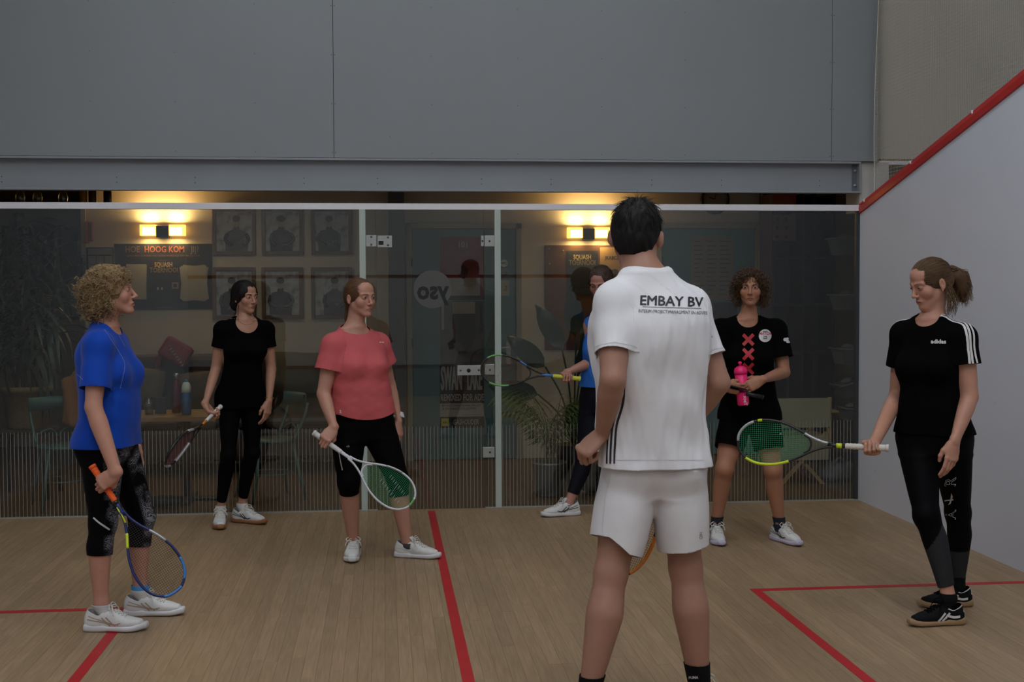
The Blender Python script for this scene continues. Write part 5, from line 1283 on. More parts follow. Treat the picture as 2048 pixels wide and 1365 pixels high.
    d = np.sqrt((q@p.rC/(rx*s))**2+(q@p.fC/(rf*s))**2+(np.minimum(q@UP, 0)/(ru*s))**2)-1
    V, T = clip(V, T, d*min(rx, rf, ru))
    me = mesh_np(name, V-p.base, T)
    if col is not None: set_col(me, col(V))
    o = link(name, me, material, root); solid(o, .0025)
    o_bvh = BVHTree.FromPolygons([tuple(v) for v in V], [tuple(t) for t in T])
    return o, o_bvh, V, T
def bottom_garment(p, root, material, name, waist, ends, ease=.004, wr=.0, h=.0055, seed=1, col=None, loose=None, hem_fn=None, fold=(6, 6, 3)):
    """leggings or shorts; ends = {'R': t, 'L': t}: t<1 along the thigh, 1..2 along the calf"""
    s = p.s; pel = [loft(p.cr, p.nk, p.rP, p.ts, p.ta+ease, p.tb+ease, OV=p.tov, TW=[0]*8, k=.03, n=2.3, cap=.2)]
    for c, r in p.glut: pel.append(ell(c, r+ease, np.stack([p.rP, p.fP, UP]), k=.04))
    legs = {}
    for sd in 'RL':
        hp, kn, an, fy, fk, sk, lm, back = p.leg[sd]; hw = p.sp.get('hip', 1.)
        if loose: 
            q = ends[sd]+.1
            legs[sd] = [loft(hp, hp+(kn-hp)*q, sk, [0, .4, .75, 1], np.array([.090, .088, .080, .074])*s*lm+np.array(loose)*.55, np.array([.096, .098, .092, .088])*s*lm+np.array(loose)*.8, k=.022, cap=.12)]
        else:
            th = loft(hp, kn, sk, [0, .3, .7, .9, 1], np.array([.088, .083, .066, .056, .053])*s*lm*hw+ease, np.array([.092, .086, .068, .058, .054])*s*lm+ease, k=.03)
            ca = loft(kn, an, sk, [0, .08, .3, .62, .88, 1], np.array([.050, .050, .053, .041, .031, .031])*s*lm+ease, np.array([.054, .052, .056, .044, .035, .038])*s*lm+ease, OV=np.array([0, .004, .014, .010, .004, .0])*back*s, k=.03)
            legs[sd] = [th, ca, ell(kn+fk*.018*s, A_(.034, .034, .040)*s*lm+ease, k=.025)]
    def dsp(X, Y, Z):
        return wr*noise3((X*fold[0]*2, Y*fold[1]*2, Z*fold[2]*2), seed, 3)
    V, T = isomesh(pel+legs['R']+legs['L'], h, disp=dsp if wr else None); T = orient(V, T)
    V, T = clip(V, T, waist-V[:, 2])
    for sd in 'RL':
        hp, kn, an = p.leg[sd][:3]; t = ends[sd]
        if t <= 1: c0, w = hp+(kn-hp)*t, nz(kn-hp)
        else: c0, w = kn+(an-kn)*(t-1), nz(an-kn)
        other = 'L' if sd == 'R' else 'R'
        dm = field_pts(legs[sd], V); do = field_pts(legs[other], V); dp = field_pts(pel, V)
        al = (c0-V)@w
        if hem_fn: al = al+hem_fn(sd, V)
        lab = (dm < do) & (dm < dp+.02)
        V, T = clip(V, T, np.where(lab, al, .05))
    me = mesh_np(name, V-p.base, T)
    if col is not None: set_col(me, col(V))
    o = link(name, me, material, root); solid(o, .002)
    return o, BVHTree.FromPolygons([tuple(v) for v in V], [tuple(t) for t in T]), V, T
def sock(p, root, sd, material, z0, z1, ease=.004, h=.004, col=None):
    hp, kn, an, fy, fk, sk, lm, back = p.leg[sd]; s = p.s
    ca = loft(kn, an, sk, [0, .08, .3, .62, .88, 1], np.array([.050, .050, .053, .041, .031, .031])*s*lm+ease, np.array([.054, .052, .056, .044, .035, .038])*s*lm+ease, OV=np.array([0, .004, .014, .010, .004, .0])*back*s, k=.03)
    pr = [ca, cone(an-UP*.01, .033*s, an-UP*(an[2]-.05)+fy*.03, .033*s, k=.02)]
    lo = A_(an[0]-.1, an[1]-.1, z0); hi = A_(an[0]+.1, an[1]+.1, max(z1+.02, z0+.03))
    kk = (an-kn)/np.linalg.norm(an-kn)
    lo = np.minimum(lo, np.minimum(an, an-kk*(z1-an[2]+.05))-.09); lo[2] = z0
    hi = np.maximum(hi, np.maximum(an, an-kk*(z1-an[2]+.05))+.09); hi[2] = z1+.015
    def dsp(X, Y, Z): return .0006*np.sin(Z*500)
    V, T = isomesh(pr, h, lo, hi, disp=dsp); T = orient(V, T); V, T = clip(V, T, z1-V[:, 2])
    me = mesh_np('sock', V-p.base, T)
    if col is not None: set_col(me, col(V))
    return solid(link('sock', me, material, root), .002)

def cuff_points(p, bvh, sd, fr, n=60):
    """points running round a sleeve just above its cuff, the free side only"""
    sh, el = p.arm[sd][0], p.arm[sd][1]; w = nz(el-sh); u, v, _ = frame_from(w, UP*.2+p.fC); c = sh+(el-sh)*fr; best = []; run = []
    for a in np.linspace(0, 4*math.pi, 2*n):
        q = c+(u*math.cos(a)+v*math.sin(a))*.085; loc, nr, _, d = bvh.find_nearest(Vector(q)); l = A_(*loc)-c
        if abs(l@w) < .006 and np.linalg.norm(l) < .10 and len(run) < n: run.append(q)
        else:
            if len(run) > len(best): best = run
            run = []
    return run if len(run) > len(best) else best
def ribbon(name, bvh, pts, width, material, parent, base, eps=.0016, taper=None, label=None):
    """strip laid on a surface along guide points"""
    P = []; Nn = []
    for q in pts:
        loc, nrm, i, d = bvh.find_nearest(Vector(q)); P.append(loc); Nn.append(nrm)
    V = []; F = []
    for i in range(len(P)):
        t = (P[min(i+1, len(P)-1)]-P[max(i-1, 0)]).normalized(); b = t.cross(Nn[i]).normalized(); w = width/2*(taper[i] if taper is not None else 1)
        for sgn in (-1, 0, 1):
            l2, n2, _, _ = bvh.find_nearest(P[i]+b*w*sgn); V.append(l2+n2*eps)
    for i in range(len(P)-1): a = i*3; F += [(a, a+1, a+4, a+3), (a+1, a+2, a+5, a+4)]
    me = bpy.data.meshes.new(name); me.from_pydata([tuple(v-Vector(base)) for v in V], [], F); me.polygons.foreach_set('use_smooth', [True]*len(F)); me.update()
    return link(name, me, material, parent, label)

def cast(bvh, px, py):
    d = CAM_FW+CAM_R*(px-1024.)/CAM_F-CAM_U*(py-682.5)/CAM_F
    h, n, i, dist = bvh.ray_cast(Vector(CAM_POS), Vector(nz(d)), 30.); return None if h is None else A_(*h)
def casts(bvh, pts, n=6):
    out = [cast(bvh, x, y) for x, y in catmull([(a, b, 0) for a, b in pts], n)[:, :2]]; return [q for q in out if q is not None]
# ------------------------------------------------------------------ shoes (built once, then shared)
def shoe_meshes():
    """local frame: +y toe, +x outer side of a right foot, ankle above the origin"""
    tt = [0, .08, .3, .5, .7, .85, .95, 1]
    L0, L1 = A_(0, -.062, 0), A_(0, .196, 0)
    def outline(zc, hb, grow, k): return loft(L0+UP*zc, L1+UP*zc, A_(1, 0, 0), tt, np.array([.026, .034, .033, .038, .046, .041, .030, .020])+grow, [hb]*8, OU=[0, 0, .001, .004, .007, .004, -.001, -.004], k=k, n=3.2)
    sole = [outline(.0160, .0160, .003, .004), loft(A_(0, -.058, .021), A_(0, .01, .019), A_(1, 0, 0), [0, 1], [.037, .036], [.021, .017], k=.012, n=3.)]
    def cut_ground(V, T):
        return V, T
    SV, ST = isomesh(sole, .0046); SV[:, 2] = np.maximum(SV[:, 2], .0)
    SV[:, 2] += np.clip((SV[:, 1]-.13)/.07, 0, 1)**2*.010
    up = [loft(A_(0, -.045, .048), A_(0, .172, .036), A_(1, 0, 0), [0, .15, .35, .55, .75, .9, 1], [.032, .034, .035, .040, .044, .038, .026], [.044, .046, .047, .041, .029, .023, .018], OU=[0, 0, .001, .004, .006, .003, -.002], k=.02, n=2.2),
          loft(A_(0, -.028, .04), A_(0, -.02, .098), A_(1, 0, 0), [0, .6, 1], [.034, .033, .034], [.040, .040, .043], k=.025),
          loft(A_(0, .01, .075), A_(0, .065, .075), A_(1, 0, 0), [0, 1], [.026, .024], [.022, .012], k=.03)]
    UV, UT = isomesh(up, .0040); UT = orient(UV, UT)
    UV, UT = clip(UV, UT, UV[:, 2]-.016)
    # collar opening: higher at heel and tongue
    col = .078+.022*np.clip((-.01-UV[:, 1])/.05, 0, 1)+.030*np.clip((UV[:, 1]-.0)/.035, 0, 1)
    UV, UT = clip(UV, UT, col-UV[:, 2])
    ton = [loft(A_(0, .062, .074), A_(0, .022, .122), A_(1, 0, 0), [0, 1], [.021, .026], [.006, .006], k=.01)]
    TV, TTt = isomesh(ton, .0035); TTt = orient(TV, TTt)
    return (SV, orient(SV, ST)), (UV, UT), (TV, TTt)
_SH = shoe_meshes()
def lace_mesh():
    m = MB(); bv = BVHTree.FromPolygons([tuple(v) for v in _SH[1][0]], [tuple(t) for t in _SH[1][1]])
    def on(x, y):
        h, nrm, i, d = bv.ray_cast(Vector((x, y, .3)), Vector((0, 0, -1))); return A_(x, y, (h.z if h else .07)+.003)
    ys = [.055, .07, .085, .1, .114]
    for i, y in enumerate(ys):
        for sg in (1, -1):
            y2 = ys[min(i+1, len(ys)-1)]; m.tube([on(sg*x, y+(y2-y)*(.5+x/.044)) for x in np.linspace(-.022, .022, 7)], .0026, 5)
    top = on(0, .05)+A_(0, -.012, .012)
    for sg in (-1, 1):
        m.tube(catmull([top, top+A_(sg*.022, .004, .014), top+A_(sg*.042, .012, .002), top+A_(sg*.028, .018, -.008), top+A_(0, .006, 0)], 6), .0022, 5)
        m.tube(catmull([top, top+A_(sg*.018, .016, .004), top+A_(sg*.040, .026, -.016), top+A_(sg*.046, .03, -.034)], 6), .0022, 5)
    return m
_LACE = lace_mesh()
_SHC = {}
def shoe_pair_meshes(side):
    if side in _SHC: return _SHC[side]
    out = []
    for V, T in _SH:
        V = V.copy(); T2 = T
        if side == 'L': V[:, 0] *= -1; T2 = T[:, ::-1]
        out.append(mesh_np('shoe_'+side, V, T2))
    m = MB(); m.v = [((-x if side == 'L' else x), y, z) for x, y, z in _LACE.v]; m.f = _LACE.f if side == 'R' else [f[::-1] for f in _LACE.f]; m.sm = _LACE.sm; out.append(m.mesh('laces'))
    Vu = _SH[1][0].copy()
    if side == 'L': Vu[:, 0] *= -1
    bv = BVHTree.FromPolygons([tuple(v) for v in Vu], [tuple(t) for t in (_SH[1][1] if side == 'R' else _SH[1][1][:, ::-1])])
    _SHC[side] = (out, bv); return _SHC[side]
def shoe(p, root, side, yaw, mats, style='court', pos=None, scale=1., pitch=0.):
    """mats: upper, sole, lace, stripe, accent"""
    (so, up, to, la), bv = shoe_pair_meshes(side); an = p.sp['an'+side] if pos is None else pos
    loc = A_(an[0], an[1], 0)-p.base
    def put(nm, me, mt, par):
        me2 = me.copy(); me2.materials.clear(); me2.materials.append(mt); return link(nm, me2, None, par)
    o = put('shoe', up, mats[0], root); o.location = loc; o.rotation_euler = (R_(pitch), 0, R_(yaw-90)); o.scale = (scale,)*3; solid(o, .003)
    put('sole', so, mats[1], o); put('tongue', to, mats[0], o); put('laces', la, mats[2], o)
    sx = 1 if side == 'R' else -1
    def rib(pts, w, mt, nm='side_stripe'): return ribbon(nm, bv, catmull(pts, 5), w, mt, o, (0, 0, 0), .0012)
    for q in (1, -1):      # both flanks
        if style == 'court':     # crossed curved stripes on the flank
            rib([(q*.05, .075, .03), (q*.045, .055, .045), (q*.04, .03, .07)], .0055, mats[3]); rib([(q*.05, .05, .027), (q*.045, .032, .045), (q*.04, .012, .068)], .0055, mats[3])
            rib([(q*.05, .10, .045), (q*.05, .06, .036), (q*.045, .0, .05), (q*.035, -.055, .06)], .0045, mats[3]); rib([(q*.05, .09, .035), (q*.05, .045, .043), (q*.045, -.01, .062), (q*.035, -.05, .075)], .0035, mats[3])
        else:
            for k in range(2): rib([(q*.05, .072-.022*k, .022), (q*.045, .052-.022*k, .045), (q*.04, .035-.022*k, .066)], .010, mats[3])
            rib([(q*.05, .03, .052), (q*.045, -.005, .044), (q*.04, -.04, .046)], .012, mats[3]); rib([(q*.02, -.064, .06), (q*.01, -.066, .075), (0, -.066, .088)], .022, mats[3])
            rib([(q*.036, .03, .092), (q*.036, .0, .078), (q*.034, -.03, .085), (q*.01, -.06, .096)], .005, mats[3])
    if len(mats) > 4: rib([(-.03, .155, .018), (0, .195, .02), (.03, .155, .018)], .012, mats[4], 'toe_guard')
    return o

# ------------------------------------------------------------------ rackets
def racket(name, grip, tip_dir, normal, label, mats, bridge=True, bands=(), gauge=.0007, butt=None, decal_fn=None, grip_len=.19):
    """grip: world point on the handle axis 0.09 m above the butt; tip_dir: unit vector to the head; normal: string bed normal.
    mats: frame, grip, string, shaft, [logo]"""
    y = nz(tip_dir); n = np.asarray(normal, float); n = nz(n-y*(n@y)); x = np.cross(y, n)
    org = np.asarray(grip)-y*.09
    t = empty(name, tuple(org)); tag(t, label, 'racket', 'squash rackets')
    B = np.stack([x, y, n])
    def W(P): return np.array(P, float)@B
    half = [(.0075, .245), (.0135, .29), (.034, .345), (.066, .405), (.091, .465), (.104, .53), (.1, .595), (.078, .645), (.04, .678), (0, .685)]
    out = [(a, b, 0) for a, b in half]+[(-a, b, 0) for a, b in half[::-1][1:]]
    loop = catmull(out, 6)
    m = MB(); m.tube(W(loop), .0062, 8, up=n, flat=1.5).build('frame', mats[0], t)
    MB().tube(W([(0, .19, 0), (0, .22, 0), (0, .25, 0), (0, .27, 0)]), [.0105, .0095, .0105, .006], 10, up=n, flat=.85).build('shaft', mats[3], t)
    prof = np.linspace(0, grip_len, 60); rr = .0155-.0025*np.clip((prof-.02)/.17, 0, 1)+.0006*np.sin(prof*2*math.pi/.016)
    MB().tube(W([(0, q, 0) for q in prof]), rr, 10, up=n, flat=.86).build('grip', mats[1], t)
    MB().tube(W([(0, -.004, 0), (0, 0., 0), (0, .012, 0)]), [.0165, .018, .0162], 12, up=n, flat=.9).build('butt_cap', mats[1], t)
    half_in = catmull([(a*.965, b, 0) for a, b in half], 6)
    ybr = .365
    if bridge:
        xb = np.interp(ybr, half_in[:, 1], half_in[:, 0]); MB().tube(W(catmull([(-xb*1.0, ybr+.012, 0), (-xb*.6, ybr-.012, 0), (0, ybr-.02, 0), (xb*.6, ybr-.012, 0), (xb*1.0, ybr+.012, 0)], 5)), .0045, 6, up=n, flat=1.4).build('bridge', mats[0], t)
    ylow = ybr-.012 if bridge else .30
    hb = half_in[half_in[:, 1] >= ylow-.001]
    ys, xs_ = half_in[:, 1], half_in[:, 0]
    widest = int(np.argmax(xs_)); sm = MB()
    for k in range(-10, 11):
        xx = k*.0096
        ax_ = abs(xx)
        if ax_ > xs_.max()-.004: continue
        ylo = max(ylow, np.interp(ax_, xs_[:widest+1], ys[:widest+1])); yhi = np.interp(-ax_, -xs_[widest:], ys[widest:])
        if yhi-ylo > .02: sm.tube(W([(xx, ylo, .0006), (xx, yhi, .0006)]), gauge, 4, cap=False)
    yy = ylow+.012
    while yy < .68:
        w_ = np.interp(yy, ys, xs_)
        if w_ > .012: sm.tube(W([(-w_, yy, -.0006), (w_, yy, -.0006)]), gauge, 4, cap=False)
        yy += .0098
    sm.build('strings', mats[2], t, kind='stuff')
    for (t0, t1, mt, nm) in bands:
        i0, i1 = int(t0*(len(loop)-1)), int(t1*(len(loop)-1)); MB().tube(W(loop[i0:i1+1]), .0068, 8, up=n, flat=1.55).build(nm, mt, t)
    t['_grip'] = 1; del t['_grip']
    return t, W, org
def face_normal(rd, pos, face):
    """string bed normal: face=1 square to the camera's line of sight, 0 edge-on"""
    v = nz(np.asarray(pos)-CAM_POS); e = nz(np.cross(rd, v)); q = nz(v-rd*(v@rd)); return e*math.sqrt(max(0, 1-face*face))-q*face
def grip_axes(G, hdir, elbow, side, s=1.):
    x = nz(hdir); f = np.asarray(G)-np.asarray(elbow); y = nz(f-x*(f@x)); z = np.cross(y, x) if side == 'R' else np.cross(x, y)
    wr = np.asarray(G)-y*.083*s+z*.029*s
    return wr, (x, y, z)
GRIP = [(38, 82, 62), (42, 84, 62), (46, 84, 62), (50, 82, 60)]
def relaxed(y, z, side):
    y = nz(y); z = np.asarray(z, float); z = nz(z-y*(z@y)); x = np.cross(z, y) if side == 'R' else np.cross(y, z)
    return (x, y, z)
CUR_REL = [(14, 22, 14), (18, 26, 16), (22, 30, 18), (26, 32, 20)]
def start(sp, label):
    p = make_person(sp); root = empty('person', tuple(p.base)); tag(root, label, 'person', 'players on the court'); p.root = root; return p
M_whiteshoe = mat('white_shoe', (212, 211, 209), .6, var=.03, vscale=40, bump=.15, bscale=500); M_whitesole = mat('white_sole', (206, 205, 206), .5); M_lace = mat('white_lace', (214, 212, 206), .8); M_gum = mat('gum_sole', (150, 100, 66), .6)
M_lav = mat('lavender_sole', (188, 184, 206), .5); M_blk = cloth_mat('black_jersey', (5, 5, 6), .85, var=.1, spec=.05); M_blk2 = cloth_mat('black_legging', (5, 5, 7), .72, var=.1, spec=.07); M_sockw = cloth_mat('white_sock', (206, 205, 203)); M_sockb = cloth_mat('black_sock', (9, 10, 12))
M_strp_g = mat('stripe_gold', (164, 142, 124), .5); M_strp_b = mat('stripe_dark', (52, 52, 56), .5); M_strp_gr = mat('stripe_darkgreen', (52, 66, 58), .5)
RK_W = mat('racket_white', (205, 206, 210), .35); RK_B = mat('racket_black', (26, 26, 28), .35); RK_N = mat('racket_navy', (24, 36, 96), .35); RK_Y = mat('racket_lime', (200, 216, 40), .4); RK_O = mat('racket_orange', (214, 130, 40), .4); RK_S = mat('racket_silver', (176, 178, 182), .3, metal=.3); RK_LB = mat('racket_light_blue', (60, 120, 190), .4); RK_G = mat('racket_green_print', (110, 170, 100), .4)
ST_D = mat('string_dark', (40, 34, 30), .5); ST_G = mat('string_green', (40, 150, 100), .5); ST_R = mat('string_maroon', (96, 40, 44), .5); ST_W = mat('string_white', (190, 192, 194), .5); ST_T = mat('string_tan', (120, 96, 76), .5)
def grip_m(nm, rgb): return mat('grip_'+nm, rgb, .7, bump=.25, bscale=300)

# ------------------------------------------------------------------ A: blue shirt, left
def person_A():
    Gp = at(206, 966, -3.21); rk = at(349, 1186, -3.30)-Gp; rd = nz(rk)
    sp = dict(s=1.0, yawP=-8, yawC=-16, head_yaw=4, head_pitch=7, crotch=at(217, 912, -2.93), neck=at(210, 655, -2.95), head=at(224, 584, -2.96), hs=1.0,
              shR=at(196, 692, -3.09), shL=at(228, 690, -2.80), elR=at(187, 815, -3.17), elL=at(240, 806, -2.72), wrL=at(262, 880, -2.72),
              knR=at(206, 1046, -3.04), anR=at(203, 1206, -3.06), knL=at(284, 1034, -2.78), anL=at(281, 1180, -2.80), footR=-6, footL=-4, waist=1.12, hip=1.0, chest=1.0, bust=.85, spine=[0, 0, .014, .016, .004, -.008, -.012, 0], jaw=1.03, nose=1.08, arm=1.02, leg=1.02)
    wr, ax = grip_axes(Gp, rd, sp['elR'], 'R'); sp['wrR'] = wr; sp['handR'] = dict(ax=ax, curls=GRIP, thumb=TH_GRIP); sp['faxR'] = ax[0]
    sp['handL'] = dict(ax=relaxed((.3, -.1, -1), (.2, 1, 0), 'L'), curls=CUR_REL, thumb=TH_REL)
    p = start(sp, 'curly haired woman in a royal blue T-shirt and black capri leggings at the left')
    b = build_body(p, p.root, (181, 131, 110), (150, 80, 74), 'skin_a'); face_details(p, b, (120, 92, 68), (70, 52, 40), .8, brow_w=.8, brow_z=.002)
    blue = cloth_mat('royal_blue', (2, 62, 166), .7, var=.05, sheen=.1)
    o, bv, V, T = top_garment(p, p.root, blue, 'tshirt', at(220, 891, -2.95)[2], drape=[.018, .012, .016, .018, .014, .014, .012, .008], sleeve=(.70, .66), sl_r=.008, sl_flare=.012, neck=(0, .035, .015, .066, .075, .062), wr=.0038, seed=3, fold=(2.2, 2.2, 2.4))
    white = mat('stitch_white', (190, 200, 216), .6)
    for pts in ([(209, 660), (222, 680), (238, 705), (249, 728), (246, 752), (240, 778)], [(233, 658), (240, 676), (250, 694)], [(154, 749), (160, 754), (166, 760)]):
        c = casts(bv, pts, 8)
        for k in range(0, len(c)-1):
            ribbon('stitch_dash', bv, [c[k], c[k]+(c[k+1]-c[k])*.5], .0024, white, o, p.base, .0012)
    ribbon('cuff_seam', bv, cuff_points(p, bv, 'R', .665), .0016, mat('seam_blue', (12, 46, 140), .8), o, p.base, .0012)
    # capri leggings: black sides, scribbled grey panel in front
    def col(V):
        C = np.tile(np.array(lin((7, 7, 9))), (len(V), 1))
        for sd in 'RL':
            hp, kn, an, fy, fk, sk, lm, back = p.leg[sd]; m = np.linalg.norm(V-(hp+kn)/2, axis=1)
        return C
    pm = mat('capri_print', (14, 14, 16), .65, attr='Col', bump=.1, bscale=300, spec=.07)
    nt = pm.node_tree; N = nt.nodes; L = nt.links; bs = N['Principled BSDF']; tc = N.new('ShaderNodeTexCoord')
    src = bs.inputs['Base Color'].links[0].from_socket if bs.inputs['Base Color'].links else None
    at_ = N.new('ShaderNodeVertexColor'); at_.layer_name = 'Col'; sep = N.new('ShaderNodeSeparateColor'); L.new(at_.outputs[0], sep.inputs[0])
    mx0 = None
    for k, (rot, dist) in enumerate((((.3, .5, .5), 14.), ((1.1, .2, -.9), 11.))):
        mp = N.new('ShaderNodeMapping'); mp.inputs['Rotation'].default_value = rot; L.new(tc.outputs['Object'], mp.inputs[0]); wv = N.new('ShaderNodeTexWave'); wv.inputs['Scale'].default_value = 38; wv.inputs['Distortion'].default_value = dist; wv.inputs['Detail'].default_value = 3; L.new(mp.outputs[0], wv.inputs[0])
        mr = N.new('ShaderNodeMapRange'); mr.inputs[1].default_value = .62; mr.inputs[2].default_value = .95; L.new(wv.outputs['Fac'], mr.inputs[0])
        if mx0 is None: mx0 = mr.outputs[0]
        else: mm = N.new('ShaderNodeMath'); mm.operation = 'MAXIMUM'; L.new(mx0, mm.inputs[0]); L.new(mr.outputs[0], mm.inputs[1]); mx0 = mm.outputs[0]
    nn = N.new('ShaderNodeTexNoise'); nn.inputs['Scale'].default_value = 14; L.new(tc.outputs['Object'], nn.inputs[0]); m3 = N.new('ShaderNodeMapRange'); m3.inputs[1].default_value = .4; m3.inputs[2].default_value = .65; L.new(nn.outputs[0], m3.inputs[0])
    m4 = N.new('ShaderNodeMath'); m4.operation = 'MULTIPLY'; L.new(mx0, m4.inputs[0]); L.new(m3.outputs[0], m4.inputs[1]); m5 = N.new('ShaderNodeMath'); m5.operation = 'MULTIPLY'; L.new(m4.outputs[0], m5.inputs[0]); L.new(sep.outputs[0], m5.inputs[1])
    mxc = N.new('ShaderNodeMix'); mxc.data_type = 'RGBA'; mxc.inputs[6].default_value = (*lin((7, 7, 10)), 1); mxc.inputs[7].default_value = (*lin((132, 132, 140)), 1); L.new(m5.outputs[0], mxc.inputs[0]); L.new(mxc.outputs[2], bs.inputs['Base Color'])
    def colp(V):
        C = np.zeros((len(V), 3)); best = np.full(len(V), 9.)
        for sd in 'RL':
            hp, kn, an, fy, fk, sk, lm, back = p.leg[sd]
            for (q0, q1) in ((hp+UP*.1, kn), (kn, an)):
                w = q1-q0; t = np.clip((V-q0)@w/(w@w), 0, 1); c = q0+t[:, None]*w; d = V-c; dist = np.linalg.norm(d, axis=1); fr = (d@fk)/np.maximum(dist, 1e-6); upd = dist < best; best = np.where(upd, dist, best); C[:, 0] = np.where(upd, np.clip((fr-.35)/.25, 0, 1), C[:, 0])
        return C
    lo, lbv, V, T = bottom_garment(p, p.root, pm, 'capri_leggings', at(220, 870, -2.95)[2], dict(R=1.40, L=1.40), ease=.005, wr=.0012, seed=4, col=colp)
    pr = casts(lbv, [(187, 1036), (197, 1045), (207, 1052), (219, 1060)], 4); ribbon('reflective_strip', lbv, pr, .008, mat('reflective', (190, 190, 188), .4), lo, p.base, .0016)
    for sd, z1 in (('R', .125), ('L', .15)):
        def cs(V, z1=z1): return np.where((V[:, 2] > z1-.022)[:, None], np.array(lin((70, 140, 196))) if sd == 'L' else np.array(lin((196, 198, 200))), np.array(lin((206, 205, 203))))
        sock(p, p.root, sd, mat('sport_sock', (206, 205, 203), .9, attr='Col', bump=.2, bscale=300), .06, z1, .0055, col=cs)
    for sd, yw in (('R', -6), ('L', -4)): shoe(p, p.root, sd, yw, (M_whiteshoe, M_whitesole, M_lace, M_strp_g), scale=1.02)
    # curls
    hm = hair_mat('blond_curls', (150, 124, 88), (112, 88, 58), .5)
    cap, V, T = hair_cap(p, p.root, hm, thick=.022, face=(.0, .100, -.045, .090, .085, .105), extra=[lambda p: ell(p.h(0, -.055, -.045), A_(.088, .068, .058), p.HX, k=.03)], amp=.010, seed=2, h=.005)
    rr = np.random.default_rng(4); paths = []
    x, y, z = head_mask(p, V); ok = np.nonzero((y < .085) & (z > -.10) & ((y < .012) | (z > .035)))[0]
    for i in rr.choice(ok, 1250):
        q = V[i]; n = nz(q-p.h(0, -.02, .02)); t = nz(np.cross(n, rr.normal(size=3))); dn = nz(-p.hu*.7+n*.35-p.hf*(.35 if z[i] < .05 else .05)+t*.7); Ln = rr.uniform(.03, .07); R0 = rr.uniform(.004, .009); turns = rr.uniform(1.0, 2.6)
        u, v, w = frame_from(dn, n); ph = rr.uniform(0, 6.28); m = 17
        if y[i] > .03: Ln *= .5
        paths.append([q-n*.005+dn*Ln*f+(u*math.cos(ph+turns*6.28*f)+v*math.sin(ph+turns*6.28*f))*R0*min(1, f*3)+n*.010*math.sin(f*3.14) for f in np.linspace(0, 1, m)])
    strands(p, cap, mat('curl_strand', (164, 138, 100), .5, var=.45, vscale=45, rgb2=(104, 80, 52)), paths, np.array([.0010, *[.0013]*13, .0010, .0007, .0004]), 3, 'curls')
    # racket
    fr = (RK_N, grip_m('orange', (236, 92, 26)), ST_D, RK_N)
    t, W, org = racket('squash_racket', Gp, rd, A_(.25, -1, .35), 'navy blue squash racket with an orange grip held by the woman in blue', fr, bridge=False, bands=[(.12, .17, RK_Y, 'lime_mark'), (.60, .70, RK_LB, 'light_blue_band'), (.44, .56, RK_LB, 'light_blue_band'), (.78, .86, RK_S, 'silver_mark')])
    MB().tube(W([(0, .19, 0), (0, .205, 0)]), .0125, 10).build('collar', RK_B, t); MB().tube(W([(.0088, .22, .004), (.009, .26, .006), (.014, .30, .008)]), [.003, .0035, .005], 6).build('shaft_mark', RK_Y, t)
    return p

